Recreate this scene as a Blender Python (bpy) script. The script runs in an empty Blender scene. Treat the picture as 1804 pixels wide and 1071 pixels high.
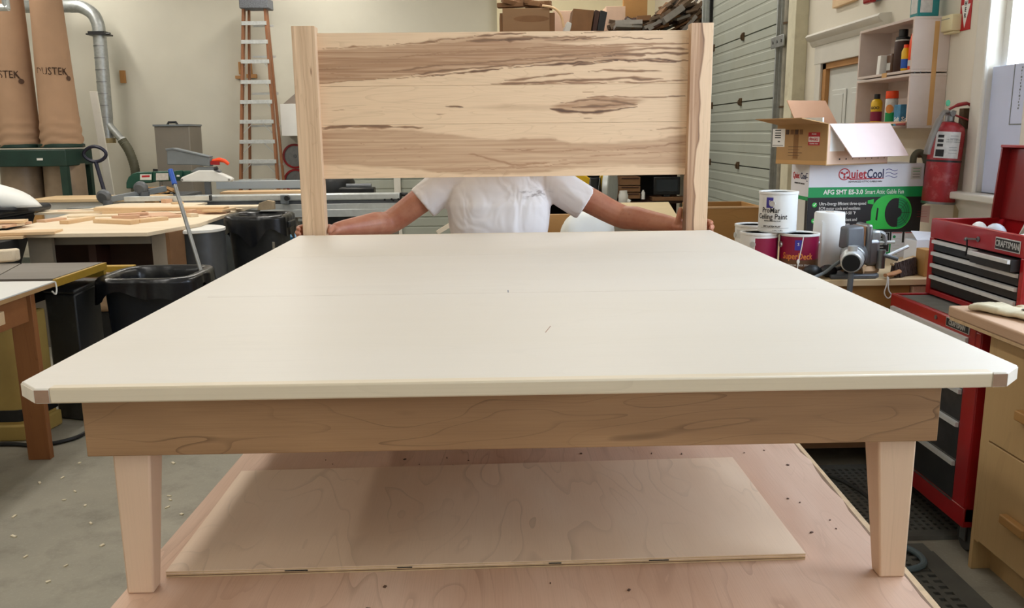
import bpy, bmesh, math, random
import numpy as np
from mathutils import Vector, Matrix, Euler

random.seed(7)
PI = math.pi
SC = bpy.context.scene
COL = SC.collection

# ---------------------------------------------------------------- camera, light, exposure
F_PX, IW, IH, EYE = 1500.0, 1804.0, 1071.0, 1.6
YAW, PITCH, ROLL = math.radians(1.2), math.atan(0.2), -0.011
_fw = Vector((math.sin(YAW) * math.cos(PITCH), math.cos(YAW) * math.cos(PITCH), -math.sin(PITCH)))
_rt = Vector((math.cos(YAW), -math.sin(YAW), 0))
_up = _rt.cross(_fw)
_R = _rt * math.cos(ROLL) + _up * math.sin(ROLL)
_U = _up * math.cos(ROLL) - _rt * math.sin(ROLL)
cam_d = bpy.data.cameras.new('camera')
cam_d.sensor_width = 36.0
cam_d.lens = F_PX / IW * 36.0
cam_d.clip_start = 0.05
cam = bpy.data.objects.new('camera', cam_d)
COL.objects.link(cam)
cam.matrix_world = Matrix(((_R.x, _U.x, -_fw.x, 0), (_R.y, _U.y, -_fw.y, 0), (_R.z, _U.z, -_fw.z, EYE), (0, 0, 0, 1)))
SC.camera = cam

SC.view_settings.view_transform = 'Standard'
SC.view_settings.look = 'None'
SC.view_settings.gamma = 1.0
SC.view_settings.use_curve_mapping = False
SC.view_settings.exposure = -0.12
try:
    SC.cycles.use_denoising = True
    SC.cycles.max_bounces = 8
    SC.cycles.diffuse_bounces = 5
    SC.cycles.sample_clamp_indirect = 6.0
except Exception:
    pass

world = bpy.data.worlds.new('daylight')
SC.world = world
world.use_nodes = True
_bg = world.node_tree.nodes['Background']
_bg.inputs[0].default_value = (0.70, 0.83, 1.0, 1)      # bright overcast sky
_bg.inputs[1].default_value = 12.0

def area(name, loc, rot, sx, sy, power, color, portal=False):
    d = bpy.data.lights.new(name, 'AREA')
    d.shape = 'RECTANGLE'; d.size = sx; d.size_y = sy
    d.energy = power; d.color = color
    o = bpy.data.objects.new(name, d)
    o.location = loc; o.rotation_euler = rot
    COL.objects.link(o)
    if portal: d.cycles.is_portal = True
    return o

# fluorescent strips under the shop ceiling (three rows), front fill strips added behind the camera, and portals for the daylight windows
WARM = (1.0, 0.96, 0.885)
for _x, _ys, _p in ((-5.9, (1.2, 4.8), 46), (-5.9, (8.4, 11.4), 66), (-2.4, (1.2, 4.4), 36), (-2.4, (8.2, 11.4), 66), (-2.4, (-1.6,), 26), (0.6, (-1.2,), 12), (0.9, (7.4, 10.6), 48)):
    for _y in _ys:
        area('strip_and_fill_light', (_x, _y, 4.32), (0, 0, 0), 0.3, 2.4, _p, WARM)
WIN = (1.0, 4.2, 1.29, 3.05)         # right wall window: y0, y1, z0, z1
FILL_WIN = (-2.3, -0.7, 1.2, 3.05)        # unseen second right wall window behind the photographer, sized for front fill
for _w in (WIN, FILL_WIN):
    area('window_portal', (2.62, (_w[0] + _w[1]) / 2, (_w[2] + _w[3]) / 2), (0, math.radians(90), 0), _w[3] - _w[2], _w[1] - _w[0], 1.0, (1, 1, 1), True)

def at(px, py, X=None, Y=None, Z=None):
    """a point of the photograph, placed at a known depth, side or height of the real room"""
    d = _R * ((px - IW / 2) / F_PX) + _U * ((IH / 2 - py) / F_PX) + _fw
    t = Y / d.y if Y is not None else (X / d.x if X is not None else (Z - EYE) / d.z)
    return Vector((0, 0, EYE)) + d * t

# ---------------------------------------------------------------- materials
def lin(h):
    if not isinstance(h, str): return tuple(h) + ((1,) if len(h) == 3 else ())
    h = h.lstrip('#')
    c = [int(h[i:i + 2], 16) / 255 for i in (0, 2, 4)]
    return tuple(x / 12.92 if x <= 0.04045 else ((x + 0.055) / 1.055) ** 2.4 for x in c) + (1,)

class NT:
    def __init__(s, name):
        s.m = bpy.data.materials.new(name); s.m.use_nodes = True
        s.t = s.m.node_tree; s.b = s.t.nodes['Principled BSDF']
        s.co = s.n('ShaderNodeTexCoord').outputs['Object']
    def n(s, k, **kw):
        o = s.t.nodes.new(k)
        for a, v in kw.items(): setattr(o, a, v)
        return o
    def l(s, a, b): s.t.links.new(a, b)
    def mapping(s, sc=(1, 1, 1), rot=(0, 0, 0), loc=(0, 0, 0)):
        o = s.n('ShaderNodeMapping'); s.l(s.co, o.inputs['Vector'])
        o.inputs['Scale'].default_value = sc; o.inputs['Rotation'].default_value = rot; o.inputs['Location'].default_value = loc
        return o.outputs[0]
    def noise(s, vec, scale, detail=3, rough=.55, dist=0):
        o = s.n('ShaderNodeTexNoise'); s.l(vec, o.inputs['Vector'])
        o.inputs['Scale'].default_value = scale; o.inputs['Detail'].default_value = detail
        o.inputs['Roughness'].default_value = rough; o.inputs['Distortion'].default_value = dist
        return o.outputs['Fac']
    def ramp(s, fac, stops):
        o = s.n('ShaderNodeValToRGB'); s.l(fac, o.inputs[0]); e = o.color_ramp.elements
        while len(e) < len(stops): e.new(.5)
        for i, (p, c) in enumerate(stops):
            e[i].position = p; e[i].color = c if len(c) == 4 else tuple(c) + (1,)
        return o.outputs['Color']
    def grey(s, fac, a, b):
        return s.ramp(fac, [(a, (0, 0, 0, 1)), (b, (1, 1, 1, 1))])
    def math(s, op, a, b=None):
        o = s.n('ShaderNodeMath', operation=op)
        for i, v in enumerate((a, b)):
            if v is None: continue
            if isinstance(v, (int, float)): o.inputs[i].default_value = v
            else: s.l(v, o.inputs[i])
        return o.outputs[0]
    def mix(s, fac, a, b, blend='MIX'):
        o = s.n('ShaderNodeMix', data_type='RGBA', blend_type=blend)
        for sock, v in ((o.inputs[0], fac), (o.inputs[6], a), (o.inputs[7], b)):
            if isinstance(v, (int, float)): sock.default_value = v
            elif isinstance(v, tuple): sock.default_value = v
            else: s.l(v, sock)
        return o.outputs[2]
    def bump(s, h, strength=.2, dist=.002):
        o = s.n('ShaderNodeBump'); s.l(h, o.inputs['Height'])
        o.inputs['Strength'].default_value = strength; o.inputs['Distance'].default_value = dist
        s.l(o.outputs[0], s.b.inputs['Normal'])
    def done(s, col, rough=.5, metal=0., coat=0., spec=None):
        if isinstance(col, tuple): s.b.inputs['Base Color'].default_value = col
        else: s.l(col, s.b.inputs['Base Color'])
        if isinstance(rough, (int, float)): s.b.inputs['Roughness'].default_value = rough
        else: s.l(rough, s.b.inputs['Roughness'])
        s.b.inputs['Metallic'].default_value = metal
        if coat: s.b.inputs['Coat Weight'].default_value = coat
        if spec is not None: s.b.inputs['Specular IOR Level'].default_value = spec
        return s.m

def scale_c(c, k): return tuple(min(1, x * k) for x in c[:3]) + (1,)

def mat(name, hexc, rough=.5, metal=0., var=.12, scale=6., bump=0., bscale=None, coat=0., stain=None, stain_amt=.3, spec=None):
    t = NT(name); c = lin(hexc); v = t.mapping()
    f = t.noise(v, scale, 4)
    col = t.mix(t.grey(f, .3, .7), scale_c(c, 1 - var), scale_c(c, 1 + var))
    if stain:
        g = t.grey(t.noise(v, scale * .45, 5, .65), .52, .72)
        col = t.mix(t.math('MULTIPLY', g, stain_amt), col, lin(stain))
    if bump: t.bump(t.noise(v, bscale or scale * 12, 3), bump, .002)
    return t.done(col, rough, metal, coat, spec)

def wood(name, light, dark, axis=0, scale=1.0, rings=7., line=.35, tone=.5, rough=.55, fiber=.1, stretch=7., bump=.05, seed=0., widths=(.0, .14), coat=0., det=2., dist=.4):
    """grain running along an axis: broad tone, contour lines of a stretched noise (cathedral figure), fine fibres"""
    t = NT(name)
    sc = [stretch * scale] * 3; sc[axis] = scale
    v = t.mapping(tuple(sc), loc=(seed, seed * 1.7, seed * .6))
    n = t.noise(v, 1.0, det, .5, dist)
    broad = t.grey(t.noise(v, .7, 3, .5), .3, .7)
    ln = t.math('FRACT', t.math('MULTIPLY', n, rings))
    lines = t.math('SUBTRACT', 1.0, t.grey(ln, widths[0], widths[1]))
    fs = [260 * scale] * 3; fs[axis] = 4 * scale
    fib = t.noise(t.mapping(tuple(fs)), 1.0, 2)
    col = t.mix(t.math('MULTIPLY', broad, tone), lin(light), lin(dark))
    brk = t.grey(t.noise(t.mapping((3, 3, 3), loc=(5 + seed, 1, 2)), 1.0, 2), .35, .65)
    col = t.mix(t.math('MULTIPLY', t.math('MULTIPLY', lines, brk), line), col, scale_c(lin(dark), .62))
    col = t.mix(t.math('MULTIPLY', t.grey(fib, .45, .75), fiber), col, scale_c(lin(dark), .7))
    if bump: t.bump(fib, bump, .001)
    return t.done(col, rough, 0, coat)

def vcol_wood(name, rough=.55, axis=0):
    """stain figure comes from the board's own colour attribute, fibres from noise"""
    t = NT(name)
    a = t.n('ShaderNodeVertexColor', layer_name='stain').outputs['Color']
    fs = [230.] * 3; fs[axis] = 5.
    fib = t.noise(t.mapping(tuple(fs)), 1.0, 3)
    sc = [14.] * 3; sc[axis] = 1.6
    n = t.noise(t.mapping(tuple(sc)), 1.0, 2, .5, .5)
    ln = t.math('SUBTRACT', 1.0, t.grey(t.math('FRACT', t.math('MULTIPLY', n, 9.)), 0, .16))
    col = t.mix(t.math('MULTIPLY', ln, .16), a, lin('#8a6540'))
    col = t.mix(t.math('MULTIPLY', t.grey(fib, .45, .8), .16), col, lin('#7a5636'))
    t.bump(fib, .05, .001)
    return t.done(col, rough)

def glass(name, tint=(1, 1, 1, 1)):
    t = NT(name)                      # thin pane: clear with a fresnel reflection
    tr = t.n('ShaderNodeBsdfTransparent'); tr.inputs[0].default_value = tint
    gl = t.n('ShaderNodeBsdfGlossy'); gl.inputs['Roughness'].default_value = .03
    lw = t.n('ShaderNodeLayerWeight'); fr = t.n('ShaderNodeMath', operation='MULTIPLY_ADD')
    t.l(t.math('POWER', lw.outputs['Facing'], 5.0), fr.inputs[0]); fr.inputs[1].default_value = .8; fr.inputs[2].default_value = .05
    mx = t.n('ShaderNodeMixShader'); t.l(fr.outputs[0], mx.inputs[0]); t.l(tr.outputs[0], mx.inputs[1]); t.l(gl.outputs[0], mx.inputs[2])
    t.l(mx.outputs[0], t.t.nodes['Material Output'].inputs['Surface'])
    return t.m

# ---------------------------------------------------------------- mesh building
class MB:
    def __init__(s): s.v = []; s.f = []; s.M = Matrix.Identity(4)
    def at(s, M): s.M = M; return s
    def add(s, vs, fs):
        o = len(s.v); M = s.M
        s.v += [M @ Vector(p) for p in vs]
        s.f += [tuple(o + i for i in f) for f in fs]; return s
    def box(s, x0, x1, y0, y1, z0, z1):
        vs = [(x, y, z) for z in (z0, z1) for y in (y0, y1) for x in (x0, x1)]
        return s.hexa(vs)
    def hexa(s, vs):     # order: (x0y0z0)(x1y0z0)(x0y1z0)(x1y1z0) then the same at the top
        return s.add(vs, [(0, 2, 3, 1), (4, 5, 7, 6), (0, 1, 5, 4), (2, 6, 7, 3), (0, 4, 6, 2), (1, 3, 7, 5)])
    def cbox(s, c, size, rot=None):
        M0 = s.M
        s.M = M0 @ Matrix.Translation(Vector(c)) @ (rot.to_matrix().to_4x4() if rot is not None else Matrix.Identity(4))
        a, b, d = (q / 2 for q in size); s.box(-a, a, -b, b, -d, d); s.M = M0; return s
    def bar(s, p0, p1, w, h, up=(0, 0, 1)):
        """square bar from p0 to p1, w across, h along up"""
        p0, p1 = Vector(p0), Vector(p1); d = (p1 - p0).normalized(); u = Vector(up)
        r = d.cross(u)
        if r.length < 1e-4: r = d.cross(Vector((1, 0, 0)))
        r.normalize(); u = r.cross(d).normalized(); r *= w / 2; u *= h / 2
        vs = [p + a * r + b * u for b in (-1, 1) for p in (p0, p1) for a in (-1, 1)]
        return s.hexa(vs)
    def tube(s, path, r, n=12, caps=True, flat=1.0, up=(0, 0, 1)):
        path = [Vector(p) for p in path]; k = len(path)
        rr = r if isinstance(r, (list, tuple)) else [r] * k
        vs, fs = [], []; ref = None
        for i, p in enumerate(path):
            d = (path[min(i + 1, k - 1)] - path[max(i - 1, 0)]).normalized()
            if ref is None:
                u = Vector(up)
                if abs(d.dot(u)) > .95: u = Vector((1, 0, 0))
                a = d.cross(u).normalized()
            else: a = (ref - d * ref.dot(d)).normalized()
            ref = a; b = d.cross(a)
            for j in range(n):
                th = 2 * PI * j / n
                ri = rr[i]
                ra, rb = (ri if isinstance(ri, tuple) else (ri, ri * flat))
                vs.append(p + a * math.cos(th) * ra + b * math.sin(th) * rb)
        for i in range(k - 1):
            for j in range(n):
                j2 = (j + 1) % n
                fs.append((i * n + j, i * n + j2, (i + 1) * n + j2, (i + 1) * n + j))
        if caps: fs += [tuple(range(n))[::-1], tuple((k - 1) * n + j for j in range(n))]
        return s.add(vs, fs)
    def cyl(s, p0, p1, r0, r1=None, n=20): return s.tube([p0, p1], [r0, r0 if r1 is None else r1], n)
    def lathe(s, prof, c=(0, 0, 0), n=24, ring=False):
        """profile of (radius, height) around a vertical axis through c"""
        vs, fs = [], []; k = len(prof)
        for r, z in prof:
            for j in range(n):
                th = 2 * PI * j / n; vs.append((c[0] + r * math.cos(th), c[1] + r * math.sin(th), c[2] + z))
        for i in range(k - 1):
            for j in range(n):
                j2 = (j + 1) % n; fs.append((i * n + j, i * n + j2, (i + 1) * n + j2, (i + 1) * n + j))
        if ring:
            fs += [((k - 1) * n + j, (k - 1) * n + (j + 1) % n, (j + 1) % n, j) for j in range(n)]
            return s.add(vs, fs)
        if prof[0][0] > 1e-5: fs.append(tuple(range(n))[::-1])
        if prof[-1][0] > 1e-5: fs.append(tuple((k - 1) * n + j for j in range(n)))
        return s.add(vs, fs)
    def prism(s, poly, d0, d1, plane='xz'):
        """polygon in a plane, extruded from d0 to d1 along the remaining axis"""
        def P(a, b, d): return {'xz': (a, d, b), 'yz': (d, a, b), 'xy': (a, b, d)}[plane]
        k = len(poly); vs = [P(a, b, d0) for a, b in poly] + [P(a, b, d1) for a, b in poly]
        fs = [tuple(range(k)), tuple(range(2 * k - 1, k - 1, -1))] + [(i, i + k, (i + 1) % k + k, (i + 1) % k) for i in range(k)]
        return s.add(vs, fs)
    def ball(s, c, r, n=14, m=9):
        rx, ry, rz = r if isinstance(r, (tuple, list)) else (r, r, r)
        vs = [(c[0], c[1], c[2] - rz)]; fs = []
        for i in range(1, m):
            ph = -PI / 2 + PI * i / m
            for j in range(n):
                th = 2 * PI * j / n
                vs.append((c[0] + rx * math.cos(ph) * math.cos(th), c[1] + ry * math.cos(ph) * math.sin(th), c[2] + rz * math.sin(ph)))
        vs.append((c[0], c[1], c[2] + rz)); t = len(vs) - 1
        for j in range(n):
            j2 = (j + 1) % n; fs.append((0, 1 + j2, 1 + j)); fs.append((t, t - n + j, t - n + j2))
            for i in range(m - 2): fs.append((1 + i * n + j, 1 + i * n + j2, 1 + (i + 1) * n + j2, 1 + (i + 1) * n + j))
        return s.add(vs, fs)
    def grid(s, fn, nu, nv, closed_u=False):
        vs = [fn(i / (nu if closed_u else nu - 1), j / (nv - 1)) for j in range(nv) for i in range(nu)]
        fs = []
        for j in range(nv - 1):
            for i in range(nu if closed_u else nu - 1):
                i2 = (i + 1) % nu; fs.append((j * nu + i, j * nu + i2, (j + 1) * nu + i2, (j + 1) * nu + i))
        return s.add(vs, fs)

def mesh_of(name, verts, faces, m, smooth=None):
    me = bpy.data.meshes.new(name)
    me.from_pydata([tuple(v) for v in verts], [], faces)
    bm = bmesh.new(); bm.from_mesh(me)
    bmesh.ops.recalc_face_normals(bm, faces=bm.faces)
    bm.to_mesh(me); bm.free()
    if smooth:
        for p in me.polygons: p.use_smooth = True
        if smooth < 179: me.set_sharp_from_angle(angle=math.radians(smooth))
    if m is not None: me.materials.append(m)
    return me

def root_of(o):
    while o.parent: o = o.parent
    return o

def part(name, mb, m, parent=None, bev=0., seg=2, smooth=35, label=None, stuff=False, local=False):
    vs = mb.v
    if parent is not None and not local:
        r = root_of(parent)
        inv = (Matrix.Translation(r.location) @ r.rotation_euler.to_matrix().to_4x4()).inverted()
        vs = [inv @ v for v in vs]
    o = bpy.data.objects.new(name, mesh_of(name, vs, mb.f, m, smooth))
    COL.objects.link(o)
    if parent is not None: o.parent = parent
    if bev:
        b = o.modifiers.new('bevel', 'BEVEL'); b.width = bev; b.segments = seg; b.limit_method = 'ANGLE'; b.angle_limit = math.radians(40)
        b.harden_normals = False
    if label: o['label'] = label
    if stuff: o['kind'] = 'stuff'
    return o

def bevel_only(o, width, keep, seg=2):
    """round only the edges whose middle passes the test"""
    me = o.data; a_ = me.attributes.new('bevel_weight_edge', 'FLOAT', 'EDGE')
    r = root_of(o).location
    for e in me.edges:
        p = (me.vertices[e.vertices[0]].co + me.vertices[e.vertices[1]].co) / 2 + r
        a_.data[e.index].value = 1.0 if keep(p) else 0.0
    b = o.modifiers.new('bevel', 'BEVEL'); b.width = width; b.segments = seg; b.limit_method = 'WEIGHT'
    return o

def thing(name, label, cat, loc=(0, 0, 0), rz=0., group=None):
    o = bpy.data.objects.new(name, None); COL.objects.link(o)
    o.empty_display_size = .05
    o.location = loc; o.rotation_euler = (0, 0, rz)
    o['label'] = label; o['category'] = cat
    if group: o['group'] = group
    return o

def solo(name, label, cat, mb, m, bev=0., smooth=35, group=None, seg=2):
    """a thing that is one mesh; its origin goes to the foot of the mesh"""
    xs = [v.x for v in mb.v]; ys = [v.y for v in mb.v]; zs = [v.z for v in mb.v]
    o0 = Vector(((min(xs) + max(xs)) / 2, (min(ys) + max(ys)) / 2, min(zs)))
    mb.v = [v - o0 for v in mb.v]
    o = part(name, mb, m, None, bev, seg, smooth)
    o.location = o0; o['label'] = label; o['category'] = cat
    if group: o['group'] = group
    return o

def struct(name, mb, m, parent=None, bev=0., smooth=35):
    o = part(name, mb, m, parent, bev, 2, smooth)
    if parent is None: o['kind'] = 'structure'
    return o

def TR(loc=(0, 0, 0), rx=0, ry=0, rz=0):
    return Matrix.Translation(Vector(loc)) @ Euler((rx, ry, rz)).to_matrix().to_4x4()

def frame_m(o, xa, ya):
    """matrix whose x and y axes are xa, ya (world), origin o"""
    xa = Vector(xa).normalized(); za = xa.cross(Vector(ya)).normalized(); ya = za.cross(xa)
    return Matrix(((xa.x, ya.x, za.x, o[0]), (xa.y, ya.y, za.y, o[1]), (xa.z, ya.z, za.z, o[2]), (0, 0, 0, 1)))

def text(s, size, M, m, parent, name='lettering', align='CENTER', width=1.0, bold=0., warp=None, space=1.0, fit=None):
    cu = bpy.data.curves.new('t', 'FONT'); cu.body = s; cu.size = size; cu.align_x = align; cu.align_y = 'CENTER'
    cu.offset = bold; cu.space_character = space; cu.resolution_u = 2; cu.extrude = .0004; cu.space_line = .85
    tmp = bpy.data.objects.new('t', cu); COL.objects.link(tmp)
    dg = bpy.context.evaluated_depsgraph_get()
    me0 = bpy.data.meshes.new_from_object(tmp.evaluated_get(dg))
    vs = [Vector((v.co.x * width, v.co.y, v.co.z)) for v in me0.vertices]
    if fit:
        k_ = fit / max(1e-6, max(v.x for v in vs) - min(v.x for v in vs)); vs = [Vector((v.x * k_, v.y, v.z)) for v in vs]
    fs = [tuple(p.vertices) for p in me0.polygons]
    bpy.data.objects.remove(tmp); bpy.data.curves.remove(cu); bpy.data.meshes.remove(me0)
    mb = MB()
    mb.v = [Vector(warp(v)) for v in vs] if warp else [M @ v for v in vs]
    mb.f = fs
    return part(name, mb, m, parent, smooth=None)
# ---------------------------------------------------------------- palette
M = {}
M['wall'] = mat('wall_paint', '#cdc9ba', .85, var=.05, scale=1.1, bump=.05, bscale=120, stain='#a79f8a', stain_amt=.22)
M['wall_warm_lit'] = mat('warm_lit_wall_paint', '#efe4c0', .85, var=.05, scale=1.2)  # warm light on this stretch of wall put into its colour
M['wall_r'] = mat('right_wall_paint', '#dad3c4', .8, var=.05, scale=1.4, stain='#ada48e', stain_amt=.22)
M['ceiling'] = mat('ceiling_paint', '#ddd8cc', .9, var=.03)
t = NT('concrete'); v = t.mapping()
c0 = t.mix(t.grey(t.noise(v, 1.1, 5, .6), .3, .7), lin('#8b877a'), lin('#a8a293'))
c0 = t.mix(t.math('MULTIPLY', t.grey(t.noise(v, 5, 5, .65), .5, .72), .4), c0, lin('#625c50'))
c0 = t.mix(t.math('MULTIPLY', t.grey(t.noise(v, 90, 2), .55, .8), .22), c0, lin('#c4bfb2'))
t.bump(t.noise(v, 60, 3), .1, .002); M['concrete'] = t.done(c0, .72)
M['white_trim'] = mat('white_trim_paint', '#d6d2c8', .45, var=.04, scale=5, stain='#9a917d', stain_amt=.2)
M['door_white'] = mat('door_paint', '#cfd0ca', .45, var=.03)
M['garage'] = mat('garage_door_paint', '#a4a89d', .6, var=.05, scale=2.2, stain='#8f8b76', stain_amt=.35)
M['galv'] = mat('galvanised_steel', '#a9adac', .42, .75, var=.14, scale=22)
M['alu'] = mat('brushed_aluminium', '#cfd2d1', .36, .6, var=.08, scale=16)
M['pull'] = mat('bright_drawer_pull', '#d4d6d5', .38, .25, var=.05, scale=20)
M['steel'] = mat('dull_steel', '#8d8f90', .4, 1., var=.15, scale=16)
M['iron'] = mat('grey_cast_iron', '#63666a', .5, .4, var=.15, scale=9)
M['grey_paint'] = mat('grey_machine_paint', '#70767a', .5, var=.1, scale=6)
M['black'] = mat('black_plastic', '#17181a', .42, var=.25, scale=9, stain='#3c3c3a', stain_amt=.35)
M['black_dusty'] = mat('dusty_black_plastic', '#1d1f22', .5, var=.3, scale=7, stain='#565654', stain_amt=.45)
M['bin_plastic'] = mat('dark_blue_black_bin', '#1b2028', .45, var=.25, scale=6, stain='#3f4650', stain_amt=.4)
M['dark'] = mat('dark_recess', '#0e0d0c', .8, var=.2)
M['dark_brown'] = mat('dark_brown_stained_wood', '#3a1d10', .6, var=.25, scale=6)
M['rust'] = mat('rusty_steel', '#5d4a36', .65, .5, var=.3, scale=24)
M['white'] = mat('white_plastic', '#e2e1dc', .45, var=.03)
M['paper'] = mat('white_paper', '#eceae6', .85, var=.03)
M['pink_paper'] = mat('pink_paper', '#d5b3ae', .85, var=.04)
M['card'] = mat('brown_cardboard', '#b08a5c', .85, var=.07, scale=9)
M['card_in'] = mat('inner_cardboard', '#cfa07e', .85, var=.05, scale=8)
M['card_dark'] = mat('dark_cardboard', '#7d5a3c', .85, var=.1, scale=8)
M['card_pale'] = mat('pale_cardboard', '#dfc0a8', .85, var=.05, scale=8)
M['card_pink'] = mat('pale_pink_cardboard', '#e6d0cc', .8, var=.03, scale=8)
M['ink'] = mat('black_ink', '#1c1b1d', .6, var=.05)
M['ink_brown'] = mat('brown_ink', '#4f3626', .7, var=.2, scale=30)
M['maple'] = wood('pale_maple', '#e6d0ac', '#d9bb92', 0, 1.0, 6, .22, .6, .5, .08)
M['maple_z'] = wood('pale_maple_upright', '#e8cbb0', '#d2ad8b', 2, 1.2, 6, .28, .7, .5, .1, seed=3)
M['bed_top'] = wood('sanded_maple_ply', '#dbd1c3', '#d2c6b3', 0, .7, 6, .07, .5, .5, .06, 6, .02, widths=(0, .1))
M['band'] = wood('maple_edge_band', '#dccbb0', '#cdb794', 0, 1.0, 5, .2, .5, .5, .1)
M['endgrain'] = mat('maple_end_grain', '#9c7b63', .6, var=.12, scale=40)
M['endgrain_lit'] = mat('lit_maple_end_grain', '#e8dccc', .5, var=.05, scale=40)  # highlight on the clipped corners painted into the end-grain colour
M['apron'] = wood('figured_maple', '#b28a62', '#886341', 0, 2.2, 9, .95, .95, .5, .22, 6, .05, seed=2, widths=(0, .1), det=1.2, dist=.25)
M['ply'] = wood('pink_plywood', '#dcbba2', '#c0967a', 1, 1.6, 9, .45, .95, .55, .2, 4.5, .03, seed=4, widths=(0, .2))
M['ply_pale'] = wood('pale_birch_ply', '#e6ccb0', '#d2b08f', 1, 2.2, 9, .5, .7, .5, .12, 2.6, .03, seed=9, widths=(0, .2))
M['ply_edge'] = mat('ply_core', '#c7a982', .7, var=.15, scale=30)
M['ply_edge_dark'] = mat('dark_ply_core', '#7a5c40', .7, var=.25, scale=30)
M['tan_ply'] = wood('tan_plywood', '#b88b52', '#a3763f', 0, 1.0, 6, .25, .6, .55, .12, seed=6)
M['cab_ply'] = wood('honey_plywood_cabinet', '#c7a676', '#b59362', 2, .9, 5, .16, .6, .55, .12, 5, seed=8)
M['bench_top'] = wood('bench_top_ply', '#dec39b', '#cfae82', 0, 1., 6, .2, .5, .55, .1, seed=12)
M['rough_top'] = wood('chipped_tan_top', '#c9a98d', '#b39073', 1, 1.2, 6, .2, .7, .6, .2, seed=14)
M['fir'] = wood('reddish_fir', '#a36a3c', '#85502a', 2, 1.2, 8, .35, .6, .55, .2, 8, seed=15)
M['fir_x'] = wood('reddish_fir_rail', '#a36a3c', '#85502a', 0, 1.2, 8, .35, .6, .55, .2, 8, seed=17)
M['lumber'] = wood('sawn_maple_board', '#e2c49c', '#cfa678', 0, 1.1, 7, .3, .7, .6, .15, seed=20)
M['lumber_pink'] = wood('pinkish_board', '#d8b192', '#c39474', 0, 1.1, 7, .3, .7, .6, .15, seed=24)
M['lumber_pale'] = wood('pale_board', '#ebdcc4', '#dcc4a0', 0, 1.0, 6, .2, .6, .6, .12, seed=28)
M['jamb'] = wood('raw_wood_jamb', '#b78650', '#a06f3c', 2, 1.2, 6, .2, .6, .6, .15, seed=31)
M['red'] = mat('red_enamel', '#9c1219', .32, var=.12, scale=5, coat=.3)
M['red_dark'] = mat('deep_red_enamel', '#7e0b10', .35, var=.15, scale=5, coat=.2)
M['ext_red'] = mat('dusty_red_enamel', '#8f161e', .42, var=.12, scale=34, stain='#c07e7c', stain_amt=.4)
M['silver_label'] = mat('silver_label', '#c6c4c0', .5, var=.12, scale=40)
M['orange'] = mat('orange_plastic', '#ef4a12', .4, var=.05)
M['yellow'] = mat('yellow_plastic', '#e3b713', .4, var=.06)
M['blue'] = mat('blue_plastic', '#1d56b8', .4, var=.05)
M['teal'] = mat('teal_plastic', '#1f8286', .4, var=.06)
M['green'] = mat('green_machine_enamel', '#12483a', .38, var=.15, scale=5, coat=.2)
M['dark_green'] = mat('dark_green_frame', '#15332a', .5, var=.2, scale=6)
M['qc_green'] = mat('print_green', '#12924f', .55, var=.04)
M['qc_lime'] = mat('print_lime_green', '#2fc04a', .5, var=.1, scale=9)
M['qc_dark'] = mat('print_black', '#1b1719', .55, var=.1)
M['qc_white'] = mat('carton_white', '#dcdde4', .6, var=.03)
M['qc_side'] = mat('carton_side_grey', '#c9c9c4', .6, var=.05)
M['print_red'] = mat('print_red', '#b3202c', .6, var=.05)
M['print_navy'] = mat('print_navy', '#232753', .6, var=.05)
M['print_purple'] = mat('print_purple', '#3a3292', .6, var=.05)
M['maroon'] = mat('can_maroon', '#86133a', .35, var=.06)
M['can_brown'] = mat('can_brown', '#5d3d26', .4, var=.12, scale=12)
M['gold'] = mat('gold_print', '#d9863a', .5, var=.05)
M['golden_paint'] = mat('golden_machine_paint', '#b79c58', .45, var=.12, scale=4, coat=.1)
M['dull_yellow'] = mat('dull_yellow_paint', '#a9862a', .5, var=.15, scale=6)
M['bag_cloth'] = mat('tan_filter_cloth', '#a58468', .9, var=.08, scale=3, bump=.15, bscale=260)
M['bag_plastic'] = mat('cloudy_plastic_bag', '#94806a', .4, var=.15, scale=7, bump=.3, bscale=26)
M['white_bag'] = mat('white_plastic_sack', '#e6e7e4', .5, var=.04, scale=8, bump=.25, bscale=18)
M['liner'] = mat('black_bin_liner', '#121317', .28, var=.3, scale=12, bump=.6, bscale=34)
M['mat'] = mat('grey_rubber_mat', '#5d5d58', .8, var=.15, scale=9)
M['rubber'] = mat('grey_black_rubber', '#3a3b3a', .75, var=.2, scale=9)
M['hose'] = mat('olive_hose', '#5c5a48', .6, var=.15, scale=12)
M['glove'] = mat('canvas_glove', '#c7bda2', .9, var=.1, scale=18, bump=.3, bscale=140)
M['bristle'] = mat('dark_bristles', '#3f2f2a', .8, var=.4, scale=60)
M['cream_plastic'] = mat('cream_plastic', '#e1d6ad', .5, var=.05)
M['sign_red'] = mat('sign_red', '#b5121c', .5, var=.04)
M['foam'] = mat('pale_blue_foam_board', '#c3cbe4', .7, var=.04, scale=5)
M['tape'] = mat('masking_tape', '#c79a62', .7, var=.08)
M['glass'] = glass('window_glass')
M['clear'] = glass('clear_plastic', (.95, .97, 1, 1))
M['mdf_white'] = mat('whitewashed_shelf_board', '#cfc0b8', .7, var=.06, scale=4, stain='#a08058', stain_amt=.3)
M['chip'] = mat('wood_chips', '#e2d7bd', .8, var=.1)
M['crumb'] = mat('dark_wood_crumbs', '#5a4030', .8, var=.2)

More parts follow.
